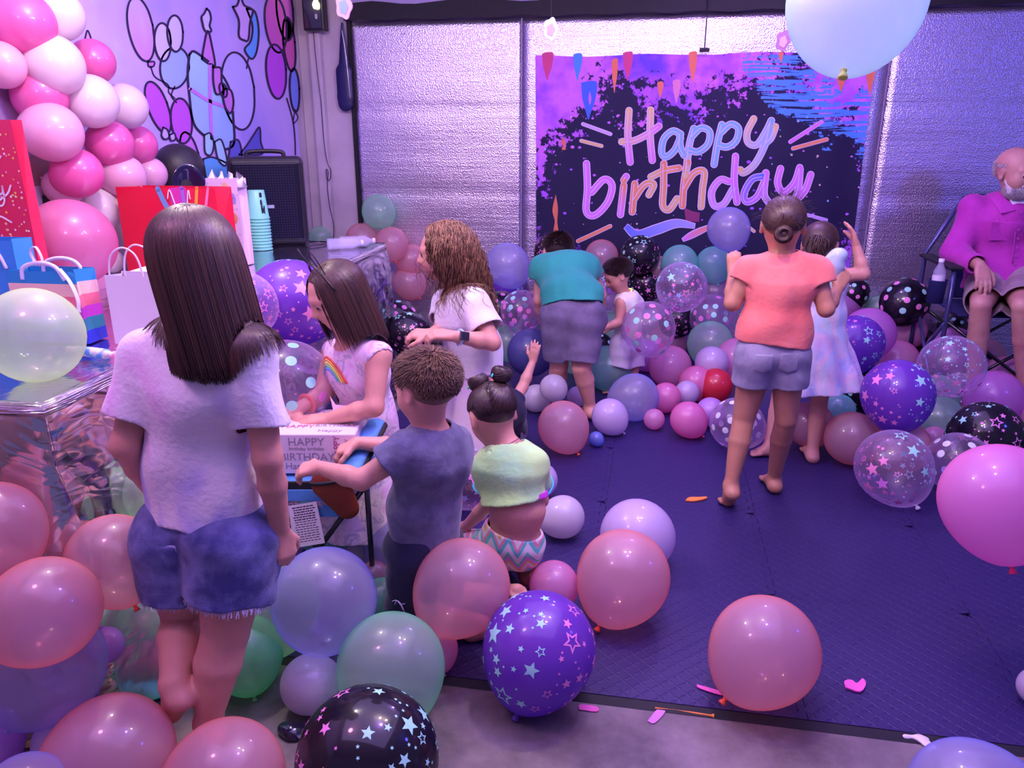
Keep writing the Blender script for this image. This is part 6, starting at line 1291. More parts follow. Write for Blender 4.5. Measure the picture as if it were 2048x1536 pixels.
# upper wall sheet left of the mural, standing proud of the darker wall below
b_ = MB(); b_.box((WX+.001, -.3, 1.42), (WX+.008, 3.0, CZ-.001)); tag(b_.out('trim_6', mat('pale_wall_sheet', (.52, .42, .72), .8, bump=(6, .2))), kind='structure')
b_ = MB(); b_.box((WX+.001, -.3, .02), (WX+.004, 4.6, 1.415)); tag(b_.out('trim_7', mat('brown_wall', (.34, .22, .22), .85, bump=(20, .15))), kind='structure')

# ---- foil covered table
from mathutils import noise as mn
def foil_mat(name, c, rough=.15, bs=.55):
    m, nt, b, out = nodes(name); L = nt.links.new; b.inputs['Base Color'].default_value = rgb(*c); b.inputs['Metallic'].default_value = 1; b.inputs['Roughness'].default_value = rough
    tc = N(nt, 'ShaderNodeTexCoord'); n1 = N(nt, 'ShaderNodeTexNoise'); n1.inputs['Scale'].default_value = 3; n1.inputs['Detail'].default_value = 3; n1.inputs['Distortion'].default_value = .6
    ad = N(nt, 'ShaderNodeVectorMath', operation='ADD'); L(tc.outputs['Object'], ad.inputs[0]); L(n1.outputs['Color'], ad.inputs[1]); vo = N(nt, 'ShaderNodeTexVoronoi', feature='DISTANCE_TO_EDGE'); vo.inputs['Scale'].default_value = 2.6; L(ad.outputs[0], vo.inputs['Vector'])
    v2 = N(nt, 'ShaderNodeTexVoronoi'); v2.inputs['Scale'].default_value = 6; L(ad.outputs[0], v2.inputs['Vector']); b1 = N(nt, 'ShaderNodeBump'); b1.inputs['Strength'].default_value = bs; b1.inputs['Distance'].default_value = .035; b2 = N(nt, 'ShaderNodeBump'); b2.inputs['Strength'].default_value = bs*.5; b2.inputs['Distance'].default_value = .02
    L(vo.outputs['Distance'], b1.inputs['Height']); L(v2.outputs['Distance'], b2.inputs['Height']); L(b1.outputs[0], b2.inputs['Normal']); L(b2.outputs[0], b.inputs['Normal']); return m
M_FOIL = foil_mat('silver_mylar', (.66, .62, .64)); M_WOOD = mat('plain_board', (.3, .2, .14), .7)
TZ = .9; TP = [V(-2.43, 1.47), V(-1.385, 1.47), V(-1.51, 4.27), V(-2.43, 4.27)]
root = empty('foil_table', (-1.95, 2.87, 0), 'long table wrapped in crinkled silver foil along the left wall', 'table')
b_ = MB(); v8 = [(p[0]+(.02 if i in (0, 3) else -.02), p[1]+(.02 if i < 2 else -.02), z) for z in (TZ-.035, TZ-.006) for i, p in enumerate(TP)]; b_.add(v8, [(3, 2, 1, 0), (4, 5, 6, 7), (0, 1, 5, 4), (1, 2, 6, 5), (2, 3, 7, 6), (3, 0, 4, 7)]); b_.out('table_board', M_WOOD, root)
for (x, y) in ((-2.36, 1.56), (-1.5, 1.56), (-2.36, 4.16), (-1.62, 4.16)): b_ = MB(); b_.box((x-.025, y-.025, .001), (x+.025, y+.025, TZ-.036)); b_.out('leg', M_WOOD, root)
NX, NY = 60, 150; vs = []
for j in range(NY+1):
    for i in range(NX+1):
        a, t = i/NX, j/NY; p = (TP[0]*(1-a)+TP[1]*a)*(1-t)+(TP[3]*(1-a)+TP[2]*a)*t; h_ = .0018*mn.noise(Vector((p[0]*5, p[1]*4, 3)))+.0008*abs(mn.noise(Vector((p[0]*16, p[1]*13, 1)))); vs.append((p[0], p[1], TZ+.0035*0+h_*.8))
mesh('foil_top', vs, [(j*(NX+1)+i, j*(NX+1)+i+1, (j+1)*(NX+1)+i+1, (j+1)*(NX+1)+i) for j in range(NY) for i in range(NX)], foil_mat('silver_mylar_top', (.66, .64, .76), .16, .10), root, True)
per = [TP[0]+(TP[1]-TP[0])*k/90 for k in range(90)]+[TP[1]+(TP[2]-TP[1])*k/240 for k in range(240)]+[TP[2]+(TP[3]-TP[2])*k/60 for k in range(61)]
nd = 60; vs = []; cen = V(-1.95, 2.87)
for j in range(nd+1):
    t = j/nd; z = TZ+.003-(TZ-.008)*t
    for k, p in enumerate(per):
        nrm = V(0, -1) if k < 90 else (V(1, .045) if k < 330 else V(0, 1)); s_ = k*.0117; am = min(1, t*5)
        q = Vector((s_*2.2, z*2.2, 0)); f1 = mn.noise(q)*.03+abs(mn.noise(Vector((s_*5.5+z*1.3, z*3, 4))))*.035+abs(mn.noise(Vector((s_*13, z*9, 7))))*.005+.012*math.sin(s_*7+3*mn.noise(q))*t
        pl = p+nrm*(.004+am*max(.0, .012+f1)+.02*t); vs.append((pl[0], pl[1], z+(.006*mn.noise(Vector((s_*20, 0, 2))) if j == nd else 0)))
b_ = MB(); b_.tube([V(q_[0], q_[1], TZ-.012)+V(*((0, -.006) if k < 18 else (.008, 0)), .003*mn.noise(Vector((k*.9, 0, 0)))) for k, q_ in enumerate(per[::5]) if k < 66], .019, 10); b_.out('rolled_edge', M_FOIL, root, True)
L_ = len(per); mesh('foil_skirt', vs, [(j*L_+k, (j+1)*L_+k, (j+1)*L_+k+1, j*L_+k+1) for j in range(nd) for k in range(L_-1)], M_FOIL, root, True)
# ---------------------------------------------------------------- things on the table
def bag(name, c, w, d, h, rz, m, label, group=None, lean=0, open_=True, m2=None, t=.0015, cat='gift bag'):
    """paper bag: open box with creased sides; c = base centre"""
    root = empty(name, c, label, cat, group); cs, sn = math.cos(rz), math.sin(rz); R = np.array([[cs, -sn, 0], [sn, cs, 0], [0, 0, 1]])
    T = lambda x, y, z: V(*c)+R @ V(x+lean*z, y, z)
    zs = [0, h*.5, h]; vs = []; ring = [(-w/2, -d/2), (w/2, -d/2), (w/2, 0), (w/2, d/2), (-w/2, d/2), (-w/2, 0)]
    for z in zs:
        for i, (x, y) in enumerate(ring):
            k = (z/h)*.16*w if i in (2, 5) else 0; vs.append(T(x-math.copysign(k, x) if i in (2, 5) else x, y, z))
    fs = [(j*6+i, j*6+(i+1) % 6, (j+1)*6+(i+1) % 6, (j+1)*6+i) for j in range(2) for i in range(6)]+[(5, 4, 3, 2, 1, 0)]
    o = mesh('paper_shell', vs, fs, m, root); s_ = o.modifiers.new('s', 'SOLIDIFY'); s_.thickness = t; s_.offset = -1
    return root, T, R
def handle(root, pts, r, m, name='handle'): b_ = MB(); b_.tube(catmull(pts, 6), r, 8); return b_.out(name, m, root, True)
M_REDP = mat('red_gloss_paper', (.72, .01, .05), .35, coat=.3); M_WHP = mat('white_paper', (.82, .76, .84), .75, bump=(25, .1)); M_CORD = mat('white_cord', (.85, .72, .8), .8)
# red bag
root, T, R = bag('gift_bag', (-1.985, 3.02, TZ+.004), .46, .12, .385, -.03, M_REDP, 'large glossy red gift bag with brush strokes behind the girl\'s long hair')
ik = Ink(lambda x, z, l: T(x, -.0615-.0008*l, z))
for P, w, a in (([(-.03, .38), (-.01, .33), (.02, .27)], .012, (.15, .3, .6)), ([(.08, .385), (.085, .30)], .008, (.3, .15, .6)), ([(.15, .385), (.13, .28)], .007, (.9, .35, .05)), ([(.20, .385), (.17, .27)], .006, (.85, .2, .4)), ([(.05, .2), (.15, .12), (.22, .2)], .01, (.9, .5, .1))): ik.ribbon(P, w, a, lift=1)
ik.poly([(.02, .384), (.10, .384), (.09, .30), (.03, .28)], (.6, .03, .35), .5); ik.build('printed_strokes', root)
for yy in (-.064, .064): handle(root, [T(.01, yy, .34), T(.025, yy, .375), T(.05, yy*1.0, .30), T(.09, yy, .30), T(.11, yy, .375), T(.115, yy, .34)], .0025, M_CORD)
# plain print bag with tissue
M_PKB = mat('pink_print_paper', (.85, .62, .85), .6)
root, T, R = bag('gift_bag', (-1.975, 3.42, TZ+.004), .17, .07, .40, -.12, M_PKB, 'tall pale pink patterned gift bag left of the stacked green cups')
ik = Ink(lambda x, z, l: T(x, -.0362-.0008*l, z)); rg = random.Random(8)
cols = [(.12, .14, .8), (.75, .3, .15), (.35, .3, .85), (.85, .5, .3), (.7, .3, .7)]
for (x, z, r, c_) in ((-.045, .30, .026, 0), (-.05, .26, .022, 0), (.05, .31, .022, 2), (.05, .31, .010, 3), (.02, .36, .018, 3), (.0, .22, .026, 1), (.05, .22, .02, 1), (-.02, .17, .018, 0), (.03, .16, .022, 3), (-.05, .14, .018, 1), (.05, .12, .015, 4), (-.03, .08, .014, 2)): ik.disc((x, z), r, cols[c_], 1, 12, r*1.25)
for k in range(90): ik.disc((rg.uniform(-.09, .09), rg.uniform(.02, .39)), rg.uniform(.001, .003), rg.choice([(.3, .08, .5), (.8, .3, .1), (.2, .2, .8)]), 1.5, 6)
ik.build('printed_flowers', root)
for k in range(4):
    b_ = MB(); x0 = -.07+.045*k; b_.add([T(x0-.03, -.03, .36), T(x0+.035, -.02, .36), T(x0+.03, .03, .36), T(x0-.035, .02, .36), T(x0+.01+.01*k, -.01, .44-.01*k), T(x0-.015, .02, .43)], [(0, 1, 4), (1, 2, 5, 4), (2, 3, 5), (3, 0, 4, 5)]); o = b_.out('tissue_paper', M_WHP, root, True); s_ = o.modifiers.new('s', 'SOLIDIFY'); s_.thickness = .001
# white kraft bag
root, T, R = bag('gift_bag', (-1.475, 2.02, TZ+.004), .17, .08, .205, .02, M_WHP, 'plain white paper bag with twisted cord handles beside the striped boxes')
for yy in (-.035, .035): handle(root, [T(-.07, yy, .17), T(-.07, yy, .22), T(-.055, yy, .265), T(-.02, yy*.9, .285), T(.02, yy, .265), T(.035, yy, .21), T(.035, yy, .17)], .0028, M_CORD)
# rainbow bag
def stripes():
    m, nt, b, out = nodes('rainbow_paper'); L = nt.links.new; tc = N(nt, 'ShaderNodeTexCoord'); sp = N(nt, 'ShaderNodeSeparateXYZ'); L(tc.outputs['Object'], sp.inputs[0]); mr = N(nt, 'ShaderNodeMapRange'); mr.inputs['From Max'].default_value = .215; L(sp.outputs[2], mr.inputs[0])
    cr = N(nt, 'ShaderNodeValToRGB'); cr.color_ramp.interpolation = 'CONSTANT'; e = cr.color_ramp.elements; cols = [(0, (.03, .05, .62)), (.17, (.03, .30, .36)), (.34, (.62, .06, .55)), (.50, (.88, .20, .28)), (.66, (.90, .62, .50)), (.83, (.02, .30, .62))]
    while len(e) < len(cols): e.new(.5)
    for i, (p, c) in enumerate(cols): e[i].position = p; e[i].color = rgb(*c)
    L(mr.outputs[0], cr.inputs[0]); L(cr.outputs[0], b.inputs['Base Color']); b.inputs['Roughness'].default_value = .5; return m
root, T, R = bag('gift_bag', (-1.745, 2.0, TZ+.004), .22, .09, .215, .05, stripes(), 'gift bag with wide rainbow stripes and white ribbon handles', lean=-.03)
M_RIB = mat('white_satin_ribbon', (.78, .76, .95), .35, sheen=.3)
for yy in (-.045, .045): handle(root, [T(-.06, yy, .19), T(-.05, yy, .225), T(.0, yy, .24), T(.05, yy, .23), T(.075, yy, .19)], .006, M_RIB)
b_ = MB(); b_.tube(catmull([T(.07, -.052, .225), T(.10, -.06, .19), T(.118, -.065, .14), T(.112, -.065, .10)], 6), [.007]*18+[.011], 8, flat=.25); b_.out('ribbon_tail', M_RIB, root, True)
b_ = MB(); b_.tube(catmull([T(-.01, -.04, .23), T(-.02, -.04, .27), T(.0, -.04, .285), T(.012, -.04, .25), T(.0, -.04, .23)], 6), .006, 8, flat=.3); b_.out('ribbon_bow', M_RIB, root, True)
# blue bag behind at the edge
root, T, R = bag('gift_bag', (-2.03, 2.10, TZ+.004), .20, .09, .285, .1, mat('sky_blue_paper', (.04, .30, .72), .5), 'sky blue gift bag left of the rainbow one, under the red confetti bag')
handle(root, [T(-.04, -.05, .25), T(.0, -.05, .30), T(.05, -.05, .25), T(.07, -.05, .2)], .005, M_RIB)
# red confetti bag with writing
root, T, R = bag('gift_bag', (-2.225, 2.34, TZ+.004), .30, .05, .64, .06, mat('confetti_red_paper', (.72, .02, .10), .5), 'tall red confetti dotted gift bag reading Happy birthday at the left edge', lean=-.01)
ik = Ink(lambda x, z, l: T(x, -.0262-.0008*l, z)); rg = random.Random(5)
for k in range(330):
    x, z = rg.uniform(-.145, .145), rg.uniform(.02, .63)
    if rg.random() < .35 and .3 < z < .52 and x < .12: continue
    ik.disc((x, z), rg.uniform(.0025, .0048), rg.choice([(.95, .75, .3), (.95, .85, .8), (.95, .5, .1), (.9, .5, .6)]), 1, 8)
ik.build('printed_dots', root)
def text(body, size, m, parent, loc, R, name='lettering', ext=.0006):
    cu = bpy.data.curves.new(name, 'FONT'); cu.body = body; cu.size = size; cu.extrude = ext; cu.align_x = 'CENTER'; cu.materials.append(m); tmp = bpy.data.objects.new(name, cu); COL.objects.link(tmp)
    dg = bpy.context.evaluated_depsgraph_get(); me = bpy.data.meshes.new_from_object(tmp.evaluated_get(dg)); bpy.data.objects.remove(tmp); co = np.empty(len(me.vertices)*3); me.vertices.foreach_get('co', co); co = co.reshape(-1, 3) @ np.asarray(R).T+np.asarray(loc)-wloc(parent)
    me.vertices.foreach_set('co', co.ravel()); me.materials.clear(); me.materials.append(m); me.update(); o = bpy.data.objects.new(name, me); COL.objects.link(o); o.parent = parent; return o
ik = Ink(lambda x, z, l: T(x, -.0262-.0016*l, z)); WT = (.95, .88, .92)
def script_line(x0, z0, s, strokes): 
    for P in strokes: ik.ribbon([(x0+x*s, z0+z*s) for x, z in P], .0032, WT, lift=1, n=4)
# "Happy" then "birthday", the last letters reach into the picture
script_line(-.145, .50, .05, [[(0, 1.3), (0, 0)], [(.6, 1.3), (.6, 0)], [(0, .6), (.6, .7)], [(1.4, .7), (1, .6), (.95, .1), (1.3, .1), (1.4, .6), (1.5, 0)], [(1.8, .7), (1.8, -.7)], [(1.8, .6), (2.2, .7), (2.2, .1), (1.8, .1)], [(2.6, .7), (2.6, -.7)], [(2.6, .6), (3, .7), (3, .1), (2.6, .1)], [(3.4, .7), (3.4, .1), (3.9, .15), (4.0, .7)], [(4.0, .7), (3.9, -.5), (3.5, -.9), (3.3, -.5), (4.3, .1), (4.7, .5)]])
script_line(-.165, .40, .045, [[(0, 1.3), (0, 0), (.5, .1), (.4, .6), (0, .5)], [(.85, .7), (.85, 0)], [(1.15, .7), (1.15, 0)], [(1.15, .5), (1.5, .7)], [(1.8, 1.1), (1.8, 0), (2.0, 0)], [(1.6, .75), (2.0, .75)], [(2.3, 1.3), (2.3, 0)], [(2.3, .5), (2.6, .6), (2.7, 0)], [(3.5, .6), (3.1, .5), (3.1, 0), (3.5, .1)], [(3.55, 1.3), (3.55, 0)], [(4.4, .6), (4.0, .5), (4.0, 0), (4.35, .1)], [(4.42, .6), (4.5, 0)], [(4.8, .65), (4.85, .1), (5.2, .15), (5.3, .65)], [(5.3, .65), (5.25, -.4), (4.9, -.8), (4.7, -.5), (5.6, .1), (6.0, .7)]])
script_line(-.03, .30, .05, [[(0, .6), (.6, .8), (1.2, .5), (1.0, .1), (.6, .3), (1.4, .6), (2.2, .2)]]); ik.build('lettering', root)
# striped boxes and small treats between the bags
def stripe_box(name, c, s, rz, ca, cb, sc, label, cat='present'):
    m, nt, b, out = nodes(name+'_paper'); tc = N(nt, 'ShaderNodeTexCoord'); wv = N(nt, 'ShaderNodeTexWave', bands_direction='Z'); wv.inputs['Scale'].default_value = sc; cr = N(nt, 'ShaderNodeValToRGB'); cr.color_ramp.interpolation = 'CONSTANT'; cr.color_ramp.elements[0].color = rgb(*ca); cr.color_ramp.elements[1].position = .5; cr.color_ramp.elements[1].color = rgb(*cb)
    nt.links.new(tc.outputs['Object'], wv.inputs['Vector']); nt.links.new(wv.outputs['Fac'], cr.inputs[0]); nt.links.new(cr.outputs[0], b.inputs['Base Color']); root = empty(name, c, label, cat); root.rotation_euler = (0, 0, rz)
    b_ = MB(); b_.box((-s[0]/2, -s[1]/2, 0), (s[0]/2, s[1]/2, s[2])); bevel(b_.out('wrapped_box', m, root, base=V(0, 0, 0)), .003); b_ = MB(); b_.box((-.008, -s[1]/2-.002, -.0), (.008, s[1]/2+.002, s[2]+.002)); b_.out('ribbon', M_RIB, root, base=V(0, 0, 0)); return root
stripe_box('present', (-1.60, 2.30, TZ+.004), (.16, .14, .17), .1, (.55, .04, .14), (.85, .75, .82), 16, 'stack of maroon and white striped wrapped boxes between two gift bags')
root = empty('treat_pouch', (-1.53, 2.10, TZ+.004), 'small crinkled brown and gold treat pouch at the foot of the white bag', 'pouch'); F = Field(.004); F.ell(V(-1.54, 2.09, TZ+.034), (.032, .03, .032), None).ell(V(-1.545, 2.09, TZ+.07), (.024, .02, .02), None, k=.02); F.grid().wrinkle(.005, 120, 4); F.keep(V(0, 0, TZ+.005), (0, 0, -1)); F.build('crinkled_wrapper', mat('gold_brown_foil', (.45, .16, .10), .3, metal=.6, bump=(60, .6), noisecol=((.9, .6, .35), 40, .45, .6)), root)
root = empty('candy_tube', (-1.50, 1.80, TZ+.004), 'blue and white wrapped candy tube lying at the table edge', 'candy'); b_ = MB(); q0 = V(-1.60, 1.84, TZ+.022); q1 = V(-1.43, 1.81, TZ+.022); b_.tube([q0, q0+(q1-q0)*.12, q0+(q1-q0)*.2, q0+(q1-q0)*.8, q0+(q1-q0)*.88, q1], [.012, .008, .016, .016, .008, .013], 14, flat=.9); b_.out('wrapper', ramp_mat('candy_wrap', [(.4, (.1, .35, .85)), (.5, (.85, .85, .95)), (.62, (.85, .3, .5))], 22, .4, 0, (1, 1, 1), (40, .3)), root, True)
# stacked cups
def cup(i, z0):
    root = empty('plastic_cup', (-2.085, 3.90, TZ+.003+z0), None, 'cup'); b_ = MB(); b_.lathe([(.0, .148), (.042, .148), (.043, .146), (.0565, .006), (.0595, .006), (.0605, .003), (.0595, 0), (.056, 0), (.0415, .143), (.0, .144)], V(-2.085, 3.90, TZ+.003+z0), 32); b_.out('cup_body', M_CUP, root, True); return root
M_CUP = mat('mint_plastic', (.30, .88, .68), .35, sss=.05)
for i in range(11):
    r_ = cup(i, i*.0165); tag(r_, ('topmost mint green plastic cup of the upturned stack with black printing' if i == 10 else 'lowest mint green cup of the upturned stack' if i == 0 else 'mint green plastic cup nested inside the upturned stack'), None, 'upturned stack of mint cups')
    if i == 10:
        ik = Ink(lambda a, z, l: (-2.085+(.0437+(.148-z)*.095+.0006)*math.cos(a), 3.90+(.0437+(.148-z)*.095+.0006)*math.sin(a), TZ+.003+10*.0165+z))
        for P in ([(-.75, .125), (-.45, .125)], [(-.6, .125), (-.6, .105)], [(-.75, .085), (-.6, .09), (-.55, .08), (-.7, .07), (-.55, .06), (-.72, .055)], [(-.45, .09), (-.45, .055), (-.3, .06)], [(-.7, .04), (-.5, .045), (-.35, .035)]): ik.ribbon(P, .0035 if False else .02 if False else .012, (.01, .01, .02), n=4)
        ik.build('printed_mark', r_)
# speakers
M_GRIL = mat('speaker_grille', (.012, .012, .03), .35, metal=.6); M_CAB = mat('speaker_cabinet', (.015, .013, .02), .45, bump=(200, .15))
def rbox(b_, lo, hi): return b_.box(lo, hi)
root = empty('speaker', (-2.09, 4.12, TZ+.004), 'square black party speaker with mesh grille beside the stacked cups', 'speaker'); rz = .42; R = np.array([[math.cos(rz), -math.sin(rz), 0], [math.sin(rz), math.cos(rz), 0], [0, 0, 1]]); ctr = V(-2.10, 4.06, TZ+.006)
b_ = MB(); b_.box((-.2, -.03, 0), (.2, .19, .475), 0, R, ctr); bevel(b_.out('cabinet', M_CAB, root), .035, 4)
b_ = MB(); b_.box((-.175, -.042, .03), (.175, -.028, .445), 0, R, ctr); g_ = bevel(b_.out('grille', M_GRIL, root), .012, 3)
b_ = MB()
for i in range(24):
    for j in range(28):
        x, z = -.16+.0139*i, .05+.0139*j
        if abs(x) > .155: continue
        p = ctr+R @ V(x, -.0425, z); b_.tube([p, p+R @ V(0, -.0012, 0)], .0042, 6)
tag(b_.out('grille_perforations', mat('grille_gap', (.05, .05, .12), .3, metal=.8), g_), kind='stuff')
b_ = MB(); b_.box((-.03, -.045, .205), (.03, -.0415, .222), 0, R, ctr); b_.out('badge', mat('badge_silver', (.7, .7, .8), .3, metal=.6), root)
b_ = MB(); b_.tube(catmull([ctr+R @ V(-.1, .08, .47), ctr+R @ V(-.08, .08, .50), ctr+R @ V(.08, .08, .50), ctr+R @ V(.1, .08, .47)], 6), .012, 8); b_.out('carry_handle', M_CAB, root, True)
root = empty('speaker', (-2.30, 3.62, TZ+.004), 'rounded black loudspeaker with oval horn beside the balloon garland', 'speaker'); F = Field(.006); cx0 = V(-2.315, 3.62, 1.16)
F.cap(cx0+V(-.02, .0, -.24), cx0+V(-.02, 0, .17), .135, .125, k=.01, w=V(.9, -.4, 0), wf=.95, cuts=[(V(0, 0, TZ+.006), V(0, 0, -1)), (V(WX+.03, 0, 0), V(-1, 0, 0))]); F.build('cabinet', M_CAB, root)
Rn = np.stack([nz(V(.75, .66, 0)), V(0, 0, 1), nz(V(.66, -.75, 0))], 1); b_ = MB(); b_.lathe([(.0, -.02), (.03, -.02), (.07, .0), (.082, .008), (.09, .004)], V(0, 0, 0), 28); v_ = np.array(b_.v); v_[:, 1] *= 1.7; b2_ = MB(); b2_.add((v_ @ Rn.T)+cx0+nz(V(.66, -.75, 0))*.118+V(0, 0, .05), b_.f); b2_.out('horn', mat('horn_gloss', (.01, .01, .05), .15, coat=1), root, True)
# water bottles lying at the far end
M_CLR = mat('clear_plastic', (.75, .72, .95), .08, alpha=.35, coat=1)
for k, (px, py) in enumerate(((688, 487), (712, 483))):
    p = aZ(px, py, TZ+.036); root = empty('water_bottle', (p[0], p[1], TZ+.004), ('left' if k == 0 else 'right')+' of two clear water bottles lying at the far table end', 'bottle'); b_ = MB(); ax_ = nz(V(.9, .5, 0)); Rb = np.stack([nz(np.cross(V(0, 0, 1), ax_)), V(0, 0, 1), ax_], 1)
    b_.lathe([(0, -.09), (.028, -.09), (.031, -.08), (.029, -.06), (.031, -.045), (.029, -.03), (.031, -.01), (.029, .01), (.031, .03), (.03, .05), (.014, .08), (.013, .095)], V(p[0], p[1], TZ+.037), 20, 0, Rb); b_.out('bottle_body', M_CLR, root, True)
    b_ = MB(); b_.lathe([(.0145, .09), (.0145, .105), (0, .105)], V(p[0], p[1], TZ+.037), 16, 0, Rb); b_.out('bottle_cap', mat('bottle_cap_white', (.8, .8, .95), .4), root, True)
b_ = MB(); P = [aZ(615, 486, TZ+.008), aZ(640, 483, TZ+.008), aZ(655, 486, TZ+.008), aZ(640, 490, TZ+.008), aZ(612, 492, TZ+.008)]; b_.tube(catmull(P, 6), .004, 6); tag(b_.out('power_cable', M_BLACKP, base=P[0]), 'short black cable trailing from the mesh grille speaker', 'cable')
# outlet with plug
root = empty('wall_outlet', (WX+.006, 2.84, 1.24), 'wall outlet with a black plug left of the garland', 'outlet'); b_ = MB(); b_.box((WX+.005, 2.795, 1.18), (WX+.011, 2.885, 1.30)); bevel(b_.out('outlet_plate', mat('outlet_plastic', (.6, .5, .6), .5), root), .003)
b_ = MB(); b_.box((WX+.012, 2.82, 1.225), (WX+.045, 2.86, 1.262)); b_.tube(catmull([V(WX+.045, 2.84, 1.24), V(WX+.08, 2.86, 1.22), V(WX+.07, 2.93, 1.15), V(WX+.05, 2.97, 1.0)], 5), .004, 6); bevel(b_.out('plug', M_BLACKP, root), .003)

# ---------------------------------------------------------------- on the door jamb
Yj = WY-.10
root = empty('wall_lamp', (-2.27, Yj, 2.25), 'black box lamp with one glowing bulb fixed on the door jamb', 'lamp'); b_ = MB(); b_.box((-2.35, Yj-.07, 2.15), (-2.205, Yj+.014, 2.42)); bevel(b_.out('housing', M_BLACKP, root), .008)
b_ = MB(); b_.box((-2.335, Yj-.075, 2.165), (-2.22, Yj-.07, 2.40)); b_.out('front_glass', mat('smoked_glass', (.02, .02, .03), .08, coat=1), root)
mg, ntg, bg_, og_ = nodes('lit_bulb'); bg_.inputs['Emission Color'].default_value = rgb(1, .82, .45); bg_.inputs['Emission Strength'].default_value = 14; bg_.inputs['Base Color'].default_value = rgb(1, .9, .6)
b_ = MB(); b_.lathe([(0, -.03), (.012, -.026), (.018, -.01), (.016, .008), (.008, .02), (.006, .03)], V(-2.245, Yj-.092, 2.305), 16); b_.out('bulb', mg, root, True)
b_ = MB(); b_.lathe([(0, -.02), (.008, -.016), (.010, 0), (.006, .012)], V(-2.245, Yj-.092, 2.235), 12); b_.out('crystal_drop', M_CLR, root, True)
P = [(-2.31, 2.15), (-2.305, 2.0), (-2.30, 1.85), (-2.29, 1.7), (-2.292, 1.5), (-2.285, 1.38), (-2.275, 1.3), (-2.255, 1.26), (-2.262, 1.2), (-2.285, 1.19), (-2.29, 1.26), (-2.275, 1.24), (-2.29, 1.14), (-2.28, 1.0), (-2.262, .86), (-2.28, .72)]
b_ = MB(); b_.tube(catmull([V(x, Yj-.004-.005*(i % 2), z) for i, (x, z) in enumerate(P)], 5), .0028, 6); tag(b_.out('hanging_cable', M_BLACKP, base=V(-2.3, Yj, 1.5)), 'thin black cable with a loop hanging down the door jamb', 'cable')
root = empty('hanging_cover', (-2.13, WY-.06, 1.95), 'narrow dark rounded cover hanging beside the foil door panel', 'cover'); F = Field(.006); F.cap(V(-2.115, WY-.075, 2.2), V(-2.125, WY-.075, 1.74), .012, .058, k=.01, w=V(0, 1, 0), wf=.35).cap(V(-2.125, WY-.075, 1.9), V(-2.125, WY-.075, 1.70), .058, .055, k=.01, w=V(0, 1, 0), wf=.35); F.build('padded_cover', mat('dark_blue_vinyl', (.015, .015, .09), .35), root)
b_ = MB(); b_.tube(catmull([V(-2.11, WY-.105, 2.17), V(-2.095, WY-.105, 2.05), V(-2.083, WY-.105, 1.85), V(-2.08, WY-.1, 1.72)], 6), .003, 6); b_.out('zip', mat('steel_zip', (.5, .5, .6), .3, metal=1), root, True)
# paper ornaments on threads
def ornament(px, py, Y, s, c1, c2, label):
    p = aY(px, py, Y); root = empty('paper_ornament', p, label, 'ornament'); R3 = np.eye(3); b_ = MB()
    ring = []; n = 40
    for k in range(n): a = 2*math.pi*k/n; r = s*(1+.10*math.cos(5*a)); ring.append((r*.8*math.cos(a), r*1.15*math.sin(a)))
    vs = [p+V(x, -.004, z) for x, z in ring]+[p+V(x, .004, z) for x, z in ring]; b_.add(vs, [tuple(range(n)), tuple(range(2*n-1, n-1, -1))]+[(k, n+k, n+(k+1) % n, (k+1) % n) for k in range(n)]); b_.out('paper_shape', c1, root)
    b_ = MB(); vs = [p+V(x*.55, -.0065, z*.55-.1*s) for x, z in ring]; b_.add(vs, [tuple(range(n))]); b_.out('paper_layer', c2, root)
    b_ = MB(); b_.tube([p+V(0, 0, s*1.1), V(p[0], p[1], CZ-.002)], .0012, 5); b_.out('thread', M_DARK, root)
PKO, WHO, BLO = mat('pink_card', (.85, .35, .7), .6), mat('white_card', (.85, .82, .9), .6), mat('blue_card', (.2, .3, .75), .6)
ornament(688, 12, 3.3, .042, PKO, BLO, 'pink and blue paper ornament hanging near the black wall lamp'); ornament(1102, 58, 3.4, .036, WHO, mat('lilac_card', (.55, .42, .85), .6), 'pale lilac paper ornament hanging above the banner\'s left corner'); ornament(1566, 82, 3.4, .032, mat('plum_card', (.35, .15, .4), .6), PKO, 'plum paper ornament hanging over the banner beside the aqua balloon')
p = aY(1409, 100, WY-.12); b_ = MB(); b_.tube([p, V(p[0], p[1], CZ-.002)], .004, 6); b_.box((-.03, -.004, -.012), (.03, .004, .012), 0, None, p); tag(b_.out('pull_rope', M_DARK, base=p), 'dark pull rope hanging down to the banner\'s top middle', 'cord')
# ceiling fixture with two bulbs
root = empty('ceiling_lamp', (.22, 2.2, CZ), 'white ceiling fixture holding two warm bulbs above the mat', 'lamp'); b_ = MB(); b_.box((-.05, 2.12, CZ-.05), (.5, 2.28, CZ-.002)); bevel(b_.out('fixture_plate', WHO, root), .01)

